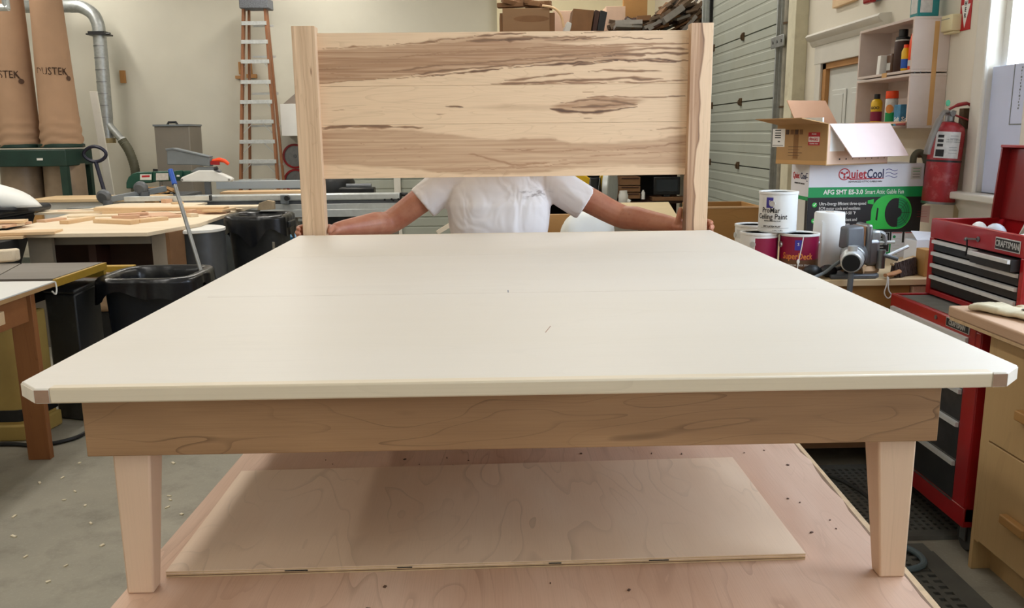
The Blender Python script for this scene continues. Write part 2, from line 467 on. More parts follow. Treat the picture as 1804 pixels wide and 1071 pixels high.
# ---------------------------------------------------------------- the setting
XR, YB, XL, YF, HC = 2.4, 13.2, -9.0, -3.2, 4.5
struct('floor', MB().box(XL, XR + .15, YF, YB, -.1, 0), M['concrete'])
struct('ceiling', MB().box(XL, XR + .15, YF, YB, HC, HC + .1), M['ceiling'])
struct('wall_left', MB().box(XL - .15, XL, YF, YB, 0, HC), M['wall'])
struct('wall_front', MB().box(XL, XR + .15, YF - .15, YF, 0, HC), M['wall'])
struct('wall_back', MB().box(XL, .1, YB, YB + .15, 0, HC), M['wall'])
struct('wall_back_right', MB().box(.1, XR + .15, YB - .25, YB + .15, 0, HC), M['wall_warm_lit'])
# right wall with its openings: the window, the unseen fill window, the man door, the garage door
GY0, GY1, GZ = 7.2, 9.62, 3.05
DY0, DY1, DZ = 5.45, 6.32, 2.07
w = MB(); X1 = XR + .15
def wall_piece(y0, y1, z0, z1): w.box(XR, X1, y0, y1, z0, z1)
wall_piece(YF, FILL_WIN[0], 0, HC)
wall_piece(FILL_WIN[0], FILL_WIN[1], 0, FILL_WIN[2]); wall_piece(FILL_WIN[0], FILL_WIN[1], FILL_WIN[3], HC)
wall_piece(FILL_WIN[1], WIN[0], 0, HC)
wall_piece(WIN[0], WIN[1], 0, WIN[2]); wall_piece(WIN[0], WIN[1], WIN[3], HC)
wall_piece(WIN[1], DY0, 0, HC); wall_piece(DY0, DY1, DZ, HC); wall_piece(DY1, GY0, 0, HC)
wall_piece(GY0, GY1, GZ, HC); wall_piece(GY1, YB, 0, HC)
struct('wall_right', w, M['wall_r'])

def window(n, W, mull):
    y0, y1, z0, z1 = W
    r = part(f'window_{n}', MB().box(XR + .06, XR + .1, y0, y0 + .05, z0, z1).box(XR + .06, XR + .1, y1 - .05, y1, z0, z1)
             .box(XR + .06, XR + .1, y0 + .05, y1 - .05, z1 - .06, z1).box(XR + .06, XR + .1, y0 + .05, y1 - .05, z0, z0 + .05), M['white_trim'])
    r['kind'] = 'structure'
    k = 4; dy = (y1 - y0) / k
    ed = [y0] + list(mull) + [y1]
    for ym in mull:
        part('mullion', MB().box(XR + .01, XR + .11, ym - .05, ym + .05, z0 + .05, z1 - .06), M['white_trim'], r, .004)
    for i in range(len(ed) - 1):
        part('window_pane', MB().box(XR + .078, XR + .083, ed[i] + .05, ed[i + 1] - .05, z0 + .05, z1 - .06), M['glass'], r)
    part('casing', MB().box(XR - .02, XR, y1, y1 + .1, z0 - .02, z1 + .1), M['white_trim'], r, .006)
    part('casing', MB().box(XR - .02, XR, y0 - .1, y0, z0 - .02, z1 + .1), M['white_trim'], r, .006)
    part('casing', MB().box(XR - .022, XR, y0, y1, z1, z1 + .1), M['white_trim'], r, .006)
    part('edge_bead', MB().cyl((XR - .012, y1 + .004, z0), (XR - .012, y1 + .004, z1), .013, n=10), M['white_trim'], r)
    part('window_sill', MB().box(XR - .1, XR + .06, y0 - .13, y1 + .15, z0 - .035, z0), M['white_trim'], r, .008)
    part('sill_apron', MB().prism([(XR - .06, z0 - .035), (XR, z0 - .035), (XR, z0 - .15), (XR - .025, z0 - .15), (XR - .025, z0 - .1), (XR - .05, z0 - .06)], y0 - .1, y1 + .1, 'xz'), M['white_trim'], r)
window(1, WIN, (1.95, 2.9, 3.86)); window(2, FILL_WIN, ())
fb = thing('foam_board', 'pale blue-white insulation sheet with a pencilled line standing inside the right window', 'board', (2.44, 4.0, WIN[2]))
part('sheet', MB().box(2.415, 2.44, 3.915, 4.185, WIN[2] + .001, 1.89), M['foam'], fb, .002)
part('pencil_line', MB().box(2.413, 2.415, 4.005, 4.009, 1.62, 1.89).box(2.413, 2.415, 3.918, 4.009, 1.615, 1.62), M['grey_paint'], fb)
s = MB()
for i in range(14): s.box(2.4135, 2.415, 3.945 + .003 * (i % 3), 3.951 + .004 * (i % 2), 1.875 - i * .014 - .008, 1.875 - i * .014)
part('pencil_note', s, M['grey_paint'], fb)

# garage door in the right wall: five ribbed panels
def ribbed_panel(z0, h, k, dpt):
    pts = [(0, z0 + .004)]
    for i in range(k):
        a = z0 + h * i / k; b = z0 + h * (i + 1) / k
        if i: pts += [(0, a), (dpt, a + .008), (dpt, a + .022), (0, a + .03)]
    pts += [(0, z0 + h - .004), (.045, z0 + h - .004), (.045, z0 + .004)]
    return pts
g = part('door_1', MB().box(XR + .06, XR + .1, GY0 - .02, GY1, 0, GZ), M['garage']); g['kind'] = 'structure'
for i in range(5):
    part('door_panel', MB().prism([(XR + .012 + a, b) for a, b in ribbed_panel(.06 + i * .606, .602, 6, .005)], GY0 + .003, GY1 - .003, 'xz'), M['garage'], g, smooth=None)
for i in range(1, 5):
    z = .06 + i * .606
    for yy in (7.2 + .12, 8.4, 9.5):
        h = part('hinge', MB().box(XR - .004, XR + .012, yy - .03, yy + .03, z - .036, z + .034).prism([(XR - .02, z - .02), (XR - .004, z - .036), (XR - .004, z + .034), (XR - .02, z + .008)], yy - .012, yy + .012, 'xz'), M['rust'], g)
for yy in (GY0 - .06, GY1 + .05):
    part('track', MB().box(XR - .07, XR, yy - .05, yy + .035, .05, 3.3).box(XR - .1, XR - .07, yy - .05, yy - .03, .05, 3.3), M['galv'], g, .004)
part('seal_strip', MB().box(XR - .02, XR + .01, GY1 - .02, GY1 + .03, .05, 3.2), M['dark'], g)
part('spring_pipe', MB().cyl((XR - .06, 6.93, .1), (XR - .06, 6.93, 3.4), .035), mat('weathered_pipe', '#8f8a7c', .6, .3, var=.2, scale=14), g)
for z in (1.35, 1.78, 2.42, 2.62):
    part('pipe_strap', MB().cyl((XR - .06, 6.93, z), (XR - .06, 6.93, z + .015), .043), M['rust'], g)
part('bracket_plate', MB().box(XR - .12, XR - .105, 6.86, 7.16, 2.25, 2.34), M['galv'], g, .004)
for yy in (6.9, 7.0, 7.1):
    part('bolt', MB().cyl((XR - .126, yy, 2.295), (XR - .12, yy, 2.295), .012, n=8), M['steel'], g)
struct('trim_1', MB().box(XR - .1, XR, 6.66, 6.83, 0, 3.4), mat('chipped_cream_post', '#cdc7ae', .8, var=.08, scale=9, stain='#7d6a48', stain_amt=.5), None, .004)
# man door with casing and a moulded head
d = part('door_2', MB().box(XR + .03, XR + .07, DY0 + .06, DY1 - .06, .01, DZ - .04), M['door_white']); d['kind'] = 'structure'
for yy in (DY0 + .16, DY0 + .48):
    for z0, z1 in ((.25, .95), (1.1, 1.88)):
        part('door_panel', MB().box(XR + .018, XR + .03, yy, yy + .24, z0, z1), M['door_white'], d, .01)
        part('panel_moulding', MB().box(XR + .012, XR + .02, yy + .035, yy + .205, z0 + .035, z1 - .035), M['door_white'], d, .006)
part('jamb', MB().box(XR + .0, XR + .13, DY1 - .06, DY1, 0, DZ).box(XR, XR + .13, DY0, DY0 + .06, 0, DZ).box(XR, XR + .13, DY0, DY1, DZ - .04, DZ), M['jamb'], d)
part('casing', MB().box(XR - .02, XR, DY1, DY1 + .1, 0, DZ + .02), M['white_trim'], d, .005)
part('casing', MB().box(XR - .02, XR, DY0 - .1, DY0, 0, DZ + .02), M['white_trim'], d, .005)
part('head_board', MB().box(XR - .022, XR, DY0 - .12, DY1 + .12, DZ, DZ + .13), M['white_trim'], d, .004)
part('crown_moulding', MB().prism([(XR, DZ + .13), (XR - .025, DZ + .13), (XR - .04, DZ + .15), (XR - .045, DZ + .165), (XR - .07, DZ + .18), (XR - .08, DZ + .2), (XR - .07, DZ + .215), (XR, DZ + .22)], DY0 - .17, DY1 + .17, 'xz'), M['white_trim'], d)
# garage door in the back wall
g3 = part('door_3', MB().box(-2.25, -.45, YB - .02, YB, 0, 2.42), M['garage']); g3['kind'] = 'structure'
for i in range(4):
    mb = MB().at(Matrix.Rotation(PI / 2, 4, 'Z'))
    mb.prism([(YB - .07 + a, b) for a, b in ribbed_panel(.05 + i * .58, .575, 4, .012)], .46, 2.24, 'xz')
    part('door_panel', mb, M['garage'], g3, smooth=None)
part('track', MB().box(-2.34, -2.26, YB - .1, YB, 0, 2.5), M['galv'], g3)
part('track', MB().box(-1.5, -1.4, YB - .12, YB - .075, 0, 2.4), M['white_trim'], g3)
part('track', MB().box(-.44, -.36, YB - .1, YB, 0, 2.5), M['galv'], g3)

# ---------------------------------------------------------------- the workbench under the bed
BZ = .755
b = thing('assembly_bench', 'wide bench topped with a pinkish plywood sheet, standing under the bed', 'workbench', (.03, 2.4, 0))
random.seed(11)
def ragged(x0, y0, y1, n, amp):
    return [(x0 + (random.random() ** 2) * amp * (1 if i % 2 else .3), y0 + (y1 - y0) * i / n) for i in range(n + 1)]
edge = [(x + .048 * (y - 1.38), y) for x, y in ragged(.775, 1.05, 3.6, 42, .012)]
part('top_sheet', MB().prism([(-.725, 1.05), *[(x, y) for x, y in edge], (-.645, 3.6)], BZ - .006, BZ, 'xy'), M['ply'], b)
edge2 = [(x + .012, y) for x, y in edge]
part('torn_ply_edge', MB().prism([(-.722, 1.05), *edge2[::2], edge2[-1], (-.643, 3.6)], BZ - .012, BZ - .0062, 'xy'), M['ply_edge_dark'], b)
part('bottom_sheet', MB().prism([(-.725, 1.05), (.79, 1.05), (.91, 3.6), (-.645, 3.6)], BZ - .022, BZ - .0122, 'xy'), M['ply_edge'], b)
part('end_board', MB().box(-.84, .95, 3.6005, 3.78, BZ - .022, BZ), M['fir_x'], b, .002)
for y in (1.15, 2.4, 3.65):
    part('cross_rail', MB().box(-.6, .7, y - .045, y + .045, BZ - .16, BZ - .0222), M['fir_x'], b, .003)
for x in (-.52, .62):
    for y in (1.15, 3.65):
        part('leg', MB().box(x - .045, x + .045, y - .044, y + .044, 0, BZ - .16), M['fir'], b, .003)
s = MB(); random.seed(5)
for i in range(70):
    x, y = random.uniform(-.5, .75), random.uniform(1.2, 2.2)
    if x < .62 and 1.5 < y < 2.1: continue
    r = random.uniform(.001, .0032)
    s.cbox((x, y, BZ + .0012), (r * random.uniform(1, 3), r * random.uniform(1, 2), .002), Euler((0, 0, random.uniform(0, 3))))
o = part('wood_crumbs', s, M['crumb']); o['kind'] = 'stuff'; o['label'] = 'dark wood crumbs scattered on the pinkish plywood bench'; o['category'] = 'crumbs'

pp = thing('plywood_sheet', 'pale birch plywood panel lying flat on the bench between the bed legs', 'panel', (-.02, 1.81, BZ))
part('face_veneer', MB().prism([(-.65, 1.544), (.616, 1.562), (.613, 2.08), (-.648, 2.05)], BZ + .0125, BZ + .014, 'xy'), M['ply_pale'], pp)
for i in range(5):
    part('ply_layer', MB().prism([(-.65 + .0005 * (i % 2), 1.544 + .0007 * (i % 2)), (.616, 1.562 + .0007 * (i % 2)), (.613, 2.08), (-.648, 2.05)], BZ + .0004 + i * .00242, BZ + .0004 + (i + 1) * .00242, 'xy'), M['ply_edge'] if i % 2 == 0 else M['ply_edge_dark'] if i == 1 else M['ply_pale'], pp)
s = MB()
for x, l in ((-.2, .03), (-.42, .045), (.3, .04), (.1, .025)): part('core_gap', MB().box(x, x + l, 1.5436 + (x + .65) * .0142, 1.5485 + (x + .65) * .0142, BZ + .007, BZ + .0088), M['dark'], pp)

# ---------------------------------------------------------------- the bed platform
bed = thing('bed_platform', 'unfinished pale maple platform bed with tapered legs standing on the plywood bench', 'bed', (.052, 2.48, BZ))
PX0, PX1, PY0, PY1, PZ = -.818, .922, 1.387, 3.585, 1.19
TH = .027
bw = .069; ch = .045
part('platform_panel', MB().box(PX0 + bw, PX1 - bw, PY0 + .022, 2.2, PZ - TH, PZ), M['bed_top'], bed)
part('platform_panel', MB().box(PX0 + bw, PX1 - bw, 2.2016, 2.93, PZ - TH, PZ), M['bed_top'], bed)
part('platform_panel', MB().box(PX0 + bw, PX1 - bw, 2.9316, PY1 - .022, PZ - TH, PZ), M['bed_top'], bed)
fbv = .004
bevel_only(part('front_edge_band', MB().box(PX0 + ch + .024, PX1 - ch - .024, PY0, PY0 + .022, PZ - TH, PZ), M['band'], bed), .0035, lambda p: p.y < PY0 + .001)
part('back_edge_band', MB().box(PX0 + bw, PX1 - bw, PY1 - .022, PY1, PZ - TH, PZ), M['band'], bed, .0035)
for sx, xe in ((1, PX0), (-1, PX1)):
    poly = [(xe, PY0 + ch), (xe, PY1), (xe + sx * bw, PY1), (xe + sx * bw, PY0), (xe + sx * ch, PY0)]
    bevel_only(part('side_edge_band', MB().prism(poly, PZ - TH, PZ, 'xy'), M['bed_top'], bed), .003, lambda p, sx=sx, xe=xe: (p.x - xe) * sx < bw - .002 and p.y < PY1 - .001)
    part('band_end', MB().box(min(xe + sx * ch, xe + sx * (ch + .0238)), max(xe + sx * ch, xe + sx * (ch + .0238)), PY0 - .0004, PY0 + .0006, PZ - TH + .002, PZ - .003), M['endgrain'], bed)
    part('clipped_corner', MB().hexa([(xe + sx * -.0004, PY0 + ch - .001, PZ - TH + .002), (xe + sx * (ch - .001), PY0 - .0002, PZ - TH + .002), (xe + sx * .004, PY0 + ch, PZ - TH + .002), (xe + sx * ch, PY0 + .004, PZ - TH + .002),
                                     (xe + sx * -.0004, PY0 + ch - .001, PZ - .003), (xe + sx * (ch - .001), PY0 - .0002, PZ - .003), (xe + sx * .004, PY0 + ch, PZ - .003), (xe + sx * ch, PY0 + .004, PZ - .003)]), M['endgrain_lit'], bed)
part('pencil_mark', MB().box(.035, .038, 2.205, 2.24, PZ, PZ + .0002), M['grey_paint'], bed)
part('pencil_mark', MB().prism([(.105, 1.74), (.107, 1.74), (.122, 1.8), (.12, 1.8)], PZ, PZ + .0002, 'xy'), M['endgrain'], bed)
RZ0, RZ1 = 1.04, PZ - TH
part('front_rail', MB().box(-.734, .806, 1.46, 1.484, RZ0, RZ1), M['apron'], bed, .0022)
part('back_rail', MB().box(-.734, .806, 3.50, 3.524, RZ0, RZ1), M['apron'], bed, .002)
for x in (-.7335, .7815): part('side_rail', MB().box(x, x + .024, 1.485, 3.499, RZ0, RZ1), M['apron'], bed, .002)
part('centre_rail', MB().box(.02, .05, 1.485, 3.499, RZ0 + .02, RZ1), M['apron'], bed)
for i in range(3): part('slat', MB().box(-.708, .78, 1.9 + i * .55, 1.96 + i * .55, RZ1 - .02, RZ1 - .0005), M['lumber'], bed)
def leg(x0, x1, xb0, xb1, y0, y1, yb0, yb1):
    zt = RZ1 - .001; zk = RZ0 - .01
    m_ = MB()
    v = []
    for z, a, c, e, f in ((BZ, xb0, xb1, yb0, yb1), (zk, x0, x1, y0, y1), (zt, x0, x1, y0, y1)):
        v += [(a, e, z), (c, e, z), (c, f, z), (a, f, z)]
    f = [(3, 2, 1, 0), (8, 9, 10, 11)]
    for k in (0, 4):
        for j in range(4): f.append((k + j, k + (j + 1) % 4, k + 4 + (j + 1) % 4, k + 4 + j))
    m_.add(v, f)
    return part('leg', m_, M['maple_z'], bed, .004)
leg(-.702, -.634, -.702, -.652, 1.486, 1.55, 1.486, 1.522)
leg(.710, .782, .732, .782, 1.486, 1.55, 1.486, 1.522)
leg(-.702, -.634, -.702, -.652, 3.43, 3.496, 3.46, 3.496)
leg(.708, .778, .730, .778, 3.43, 3.496, 3.46, 3.496)

# ---------------------------------------------------------------- the headboard, three boards of streaked maple between two posts
HB = thing('headboard', 'streaked maple headboard of three boards between two posts, held upright behind the bed', 'headboard', (.055, 3.65, BZ))
LIGHT, MID, DARK = (np.array(lin(h)[:3]) for h in ('#e0bf9b', '#a98160', '#4f362a'))
_rng = np.random.default_rng(3)
def fnoise1(u, freq, octs=4, seed=0):
    r = np.random.default_rng(seed); out = np.zeros_like(u); a = 1.
    for o_ in range(octs):
        n = int(freq * 2 ** o_) + 3; k = r.normal(size=n)
        out += a * np.interp(u * (n - 1), np.arange(n), k); a *= .5
    return out
def fnoise2(u, v, fu, fv, seed=0):
    r = np.random.default_rng(seed); k = r.normal(size=(int(fv) + 3, int(fu) + 3))
    x = u * fu; y = v * fv; i = np.floor(x).astype(int); j = np.floor(y).astype(int)
    fx = x - i; fy = y - j; fx = fx * fx * (3 - 2 * fx); fy = fy * fy * (3 - 2 * fy)
    return (k[j, i] * (1 - fx) + k[j, i + 1] * fx) * (1 - fy) + (k[j + 1, i] * (1 - fx) + k[j + 1, i + 1] * fx) * fy
def stain_tone(u, v, bands, streaks, seed):
    """bands: (upper edge pts, lower edge pts, tone); streaks: (pts, half thickness, tone)"""
    T = np.zeros_like(u)
    w1 = fnoise2(u, v, 9, 3, seed) * .012 + fnoise2(u, v, 60, 14, seed + 1) * .008
    vv = v + w1
    for up, lo, tone, soft in bands:
        a = np.interp(u, [p[0] for p in up], [p[1] for p in up]); b_ = np.interp(u, [p[0] for p in lo], [p[1] for p in lo])
        m_ = np.clip((vv - a) / soft, 0, 1) * np.clip((b_ - vv) / soft, 0, 1)
        inside = (u >= up[0][0]) & (u <= up[-1][0])
        fade = np.clip((u - up[0][0] + .002) / .004, 0, 1) * np.clip((up[-1][0] - u) / .05, 0, 1) if up[-1][0] < .99 else 1.
        tex = 1 + .22 * fnoise2(u, v, 5, 46, seed + 2) + .12 * fnoise2(u, v, 14, 110, seed + 3)
        T = np.maximum(T, m_ * inside * fade * tone * np.clip(tex, .4, 1.4))
    for k, (pts, th, tone) in enumerate(streaks):
        us = [p[0] for p in pts]; c = np.interp(u, us, [p[1] for p in pts])
        taper = np.clip((u - us[0]) / .035, 0, 1) * np.clip((us[-1] - u) / .035, 0, 1)
        th_ = th * taper ** .6 * (1 + .5 * fnoise1(u, 18, 3, seed + 20 + k)) + 1e-5
        T = np.maximum(T, np.clip(1.35 * (1 - np.abs(vv - c) / np.maximum(th_, 1e-4)), 0, 1) * tone * (taper > 0))
    return np.clip(T, 0, 1)
def tone_rgb(T):
    T = T[..., None]
    return np.where(T < .5, LIGHT + (MID - LIGHT) * T * 2, MID + (DARK - MID) * (T - .5) * 2)
M['stained'] = vcol_wood('streaked_maple', .5, 0)
M['stained_z'] = vcol_wood('streaked_maple_upright', .5, 2)
def stained_board(name, x0, x1, y0, y1, z0, z1, nu, nv, fn, m, vertical=False):
    """solid board, its front face a fine grid that carries the stain colour"""
    mb = MB(); e = .0008
    mb.grid(lambda u, v_: (x0 + e + (x1 - x0 - 2 * e) * u, y0, z1 - e - (z1 - z0 - 2 * e) * v_), nu, nv)
    ng = len(mb.v); ring = [0] * 0
    top = [i for i in range(nu)]; bot = [(nv - 1) * nu + i for i in range(nu)]
    lef = [j * nu for j in range(nv)]; rig = [j * nu + nu - 1 for j in range(nv)]
    loop = top + rig[1:] + bot[::-1][1:] + lef[::-1][1:-1]
    k = len(loop)
    def off(i, dx, y): p = mb.v[i]; return Vector((min(max((p.x - (x0 + x1) / 2) * (1 + dx) + (x0 + x1) / 2, x0), x1), y, min(max(p.z + (e if p.z > (z0 + z1) / 2 + (z1 - z0) * .4999 - e * 2 else -e if p.z < z0 + 2 * e else 0), z0), z1)))
    for y in (y0 + e, y1):
        for i in loop: mb.v.append(off(i, 2 * e / (x1 - x0), y))
    for r_ in range(2):
        a0 = (lambda q: loop[q]) if r_ == 0 else (lambda q: ng + q)
        for q in range(k):
            q2 = (q + 1) % k
            mb.f.append((a0(q), ng + r_ * k + q, ng + r_ * k + q2, a0(q2)))
    mb.f.append(tuple(ng + k + q for q in range(k)))
    o_ = part(name, mb, m, HB, smooth=None)
    P = np.array([tuple(p) for p in mb.v]); u = np.clip((P[:, 0] - x0) / (x1 - x0), 0, 1); v_ = np.clip((z1 - P[:, 2]) / (z1 - z0), 0, 1)
    rgb = tone_rgb(fn(u, v_))
    at_ = o_.data.color_attributes.new('stain', 'FLOAT_COLOR', 'POINT')
    at_.data.foreach_set('color', np.concatenate([rgb, np.ones((len(rgb), 1))], 1).astype(np.float32).ravel())
    return o_
HX0, HX1, HY = -.711, .821, 3.655
Z3, Z2, Z1, Z0 = 2.012, 1.799, 1.642, 1.421
def B1(u, v):
    return stain_tone(u, v,
        [([(0, .30), (.33, .17), (.42, .12), (.55, .16), (.7, .25), (.86, .3)], [(0, .95), (.15, .9), (.4, .72), (.6, .62), (.86, .55)], .44, .04),
         ([(.3, .1), (.45, .04), (.62, .06), (.8, .12)], [(.3, .2), (.45, .3), (.62, .26), (.8, .2)], .3, .05)],
        [([(0, .30), (.15, .24), (.33, .17)], .012, .6), ([(.27, .19), (.36, .12), (.42, .1)], .022, .75),
         ([(.42, .07), (.5, .03), (.56, .02)], .03, .85), ([(.4, .17), (.5, .14), (.6, .1)], .035, .8), ([(.48, .16), (.54, .14), (.64, .12)], .04, .9),
         ([(.55, .07), (.63, .12), (.72, .1)], .02, .7), ([(.6, .16), (.66, .17), (.75, .1)], .02, .8), ([(.62, .1), (.72, .04), (.8, .0)], .022, .75), ([(.68, .16), (.8, .12), (.88, .16), (.93, .15)], .012, .85),
         ([(.15, .52), (.35, .36), (.6, .3), (.8, .26), (1.0, .26)], .02, .6), ([(.25, .44), (.45, .36), (.7, .31), (.9, .3)], .025, .55),
         ([(.2, .72), (.35, .62), (.5, .54), (.75, .42), (.9, .34), (1.0, .36)], .03, .72), ([(.25, .8), (.45, .66), (.6, .58), (.8, .47), (.9, .43), (1.0, .44)], .025, .8),
         ([(.3, .84), (.5, .68), (.62, .63), (.75, .57), (.82, .55), (.9, .53), (1.0, .57)], .02, .95), ([(.0, .94), (.12, .88), (.25, .84), (.4, .78)], .012, .7),
         ([(.68, .64), (.8, .58), (.88, .56), (.97, .58)], .022, .92), ([(.76, .46), (.83, .44), (.88, .47)], .05, .75), ([(.5, .92), (.62, .84), (.75, .76), (.93, .74)], .022, .75),
         ([(.46, .98), (.6, .96), (.75, .93), (.84, .88), (.93, .9)], .022, .78), ([(.55, .995), (.75, .99), (.88, .95), (1.0, .955)], .015, .72),
         ([(.02, .66), (.1, .6), (.2, .55)], .01, .55), ([(.02, .76), (.09, .72), (.2, .74)], .01, .55), ([(.03, .85), (.1, .8), (.16, .82)], .008, .55), ([(0, .22), (.01, .25)], .02, .7)], 40)
def B2(u, v):
    return stain_tone(u, v,
        [([(.6, .58), (.66, .42), (.74, .3), (.83, .32), (.9, .36)], [(.6, .62), (.66, .68), (.75, .74), (.83, .66), (.9, .42)], .5, .1),
         ([(.37, .55), (.5, .45), (.6, .5), (.72, .5)], [(.37, .6), (.5, .68), (.6, .7), (.72, .7)], .2, .1)],
        [([(.62, .62), (.68, .7), (.74, .74), (.8, .68), (.86, .6)], .05, .95), ([(.65, .48), (.72, .4), (.8, .45), (.86, .55)], .05, .78), ([(.68, .58), (.76, .58), (.84, .52)], .06, .8),
         ([(.72, .34), (.8, .32), (.92, .34), (.985, .32)], .022, .7), ([(.93, .33), (.97, .32), (.99, .33)], .022, .85), ([(.34, .56), (.365, .55), (.39, .56)], .03, .95), ([(.31, .75), (.34, .74), (.36, .75)], .014, .7),
         ([(.7, .87), (.72, .88), (.75, .87)], .014, .7), ([(.03, .63), (.06, .62), (.08, .63)], .01, .6), ([(.7, .2), (.73, .19), (.76, .2)], .012, .5), ([(.12, .5), (.2, .45), (.27, .55), (.2, .62), (.13, .58)], .008, .4)], 80)
def B3(u, v):
    return stain_tone(u, v,
        [([(0, .06), (.15, .06), (.25, .08), (.4, .22), (.46, .28), (.55, .28), (.62, .26), (.68, .33), (.78, .37), (.9, .3), (1, .2)], [(0, .74), (.1, .78), (.25, .88), (.4, .97), (.55, .97), (.7, .88), (.82, .84), (1, .9)], .31, .045),
         ([(0, .08), (.12, .1), (.3, .18)], [(0, .3), (.12, .34), (.3, .3)], .48, .15)],
        [([(0, .03), (.07, .03), (.1, .01), (.2, .04), (.28, .06)], .035, .8), ([(.0, .05), (.1, .045), (.26, .05)], .02, .75),
         ([(.4, .55), (.46, .68), (.52, .76), (.62, .74)], .05, .52), ([(.5, .8), (.6, .76), (.75, .62), (.9, .58), (1, .55)], .02, .5), ([(.3, .9), (.45, .85), (.62, .8), (.76, .72)], .012, .5),
         ([(.8, .52), (.86, .48), (.95, .42), (1, .38)], .025, .6), ([(.45, .48), (.55, .5), (.6, .49)], .02, .58), ([(.1, .32), (.14, .4), (.12, .44)], .03, .6),
         ([(.2, .46), (.28, .42), (.36, .5), (.3, .55)], .014, .5), ([(.88, .14), (.95, .12), (1, .11)], .02, .55), ([(.65, .55), (.7, .48), (.76, .56)], .02, .52)], 120)
stained_board('upper_board', HX0 - .01, HX1 + .01, HY, HY + .025, Z2 + .0006, Z3, 420, 74, B1, M['stained'])
stained_board('middle_board', HX0 - .01, HX1 + .01, HY, HY + .025, Z1 + .0006, Z2, 420, 56, B2, M['stained'])
stained_board('lower_board', HX0 - .01, HX1 + .01, HY, HY + .025, Z0, Z1, 420, 74, B3, M['stained'])
def PL(u, v):
    c = .52 + .06 * np.sin(v * 5) + .03 * fnoise1(v, 9, 3, 5)
    T = np.clip(1 - np.abs(u - c - .06) / .2, 0, 1) * .25 + np.clip(1 - np.abs(u - c + .1) / .05, 0, 1) * .25 + np.clip(1 - np.abs(u - .88) / .05, 0, 1) * .3
    T = np.maximum(T, .12 + .08 * fnoise2(u, v, 14, 5, 6)); k = np.exp(-((u - .75) / .025) ** 2 - ((v - .14) / .012) ** 2)
    return np.clip(np.maximum(T, k), 0, 1)
def PR(u, v):
    e = .42 + .1 * np.sin(v * 7 + 1) + .05 * fnoise1(v, 9, 3, 9)
    T = np.clip((e + .06 - u) / .05, 0, 1) * (.5 + .12 * fnoise2(u, v, 16, 5, 8)) + np.exp(-((u - e) / .035) ** 2) * .25
    return np.clip(np.maximum(T, .04), 0, 1)
for nm, x0, x1, fn in (('post', -.806, -.7115, PL), ('post', .8215, .913, PR)):
    p = stained_board(nm, x0, x1, 3.615, 3.68, BZ, 2.036, 40, 160, fn, M['stained_z'])
    bv = p.modifiers.new('bevel', 'BEVEL'); bv.width = .005; bv.segments = 2; bv.limit_method = 'ANGLE'; bv.angle_limit = math.radians(80)
# ---------------------------------------------------------------- the man behind the headboard
t = NT('skin'); v = t.mapping()
sk = t.mix(t.grey(t.noise(v, 16, 4), .35, .7), lin('#b97f62'), lin('#a8664b'))
sk = t.mix(t.math('MULTIPLY', t.grey(t.noise(v, 70, 3), .6, .75), .35), sk, lin('#8c4f3a'))
t.b.inputs['Subsurface Weight'].default_value = .08; t.b.inputs['Subsurface Radius'].default_value = (.012, .005, .003)
t.bump(t.noise(v, 160, 3), .12, .001); M['skin'] = t.done(sk, .5)
t = NT('white_cotton'); v = t.mapping()
f = t.noise(t.mapping((6, 6, 3.2), rot=(0, .6, 0)), 1.0, 2, .45, 1.6)
t.bump(f, .8, .035)
# brownish smear on the chest of the shirt
n = t.noise(t.mapping((26, 26, 60), rot=(0, -.35, 0)), 1.0, 3)
dist = t.n('ShaderNodeVectorMath', operation='DISTANCE'); mp = t.mapping((1, .25, 3.0), rot=(0, -.28, 0))
t.l(mp, dist.inputs[0]); dist.inputs[1].default_value = (0, 0, 0)
SMEAR = mp.node
mask = t.math('MULTIPLY', t.math('SUBTRACT', 1.0, t.grey(dist.outputs['Value'], .04, .1)), t.grey(n, .52, .66))
cc = t.mix(t.math('MULTIPLY', mask, .6), lin('#e9e4e2'), lin('#5b473d'))
M['shirt'] = t.done(cc, .85)
M['jeans'] = mat('blue_denim', '#3c4760', .85, var=.12, scale=30)
M['hair'] = mat('grey_hair', '#6f665c', .7, var=.3, scale=60)
M['eye_white'] = mat('eye_white', '#e8e4de', .3)
M['iris'] = mat('iris', '#4a3a2a', .3)
M['leather'] = mat('brown_leather', '#4a3220', .55, var=.15)

def organic(name, mb, m, parent, voxel, iters=6, label=None):
    o = part(name, mb, m, parent, smooth=180, label=label)
    r = o.modifiers.new('remesh', 'REMESH'); r.mode = 'VOXEL'; r.voxel_size = voxel; r.use_smooth_shade = True
    s_ = o.modifiers.new('smooth', 'SMOOTH'); s_.factor = .5; s_.iterations = iters
    return o

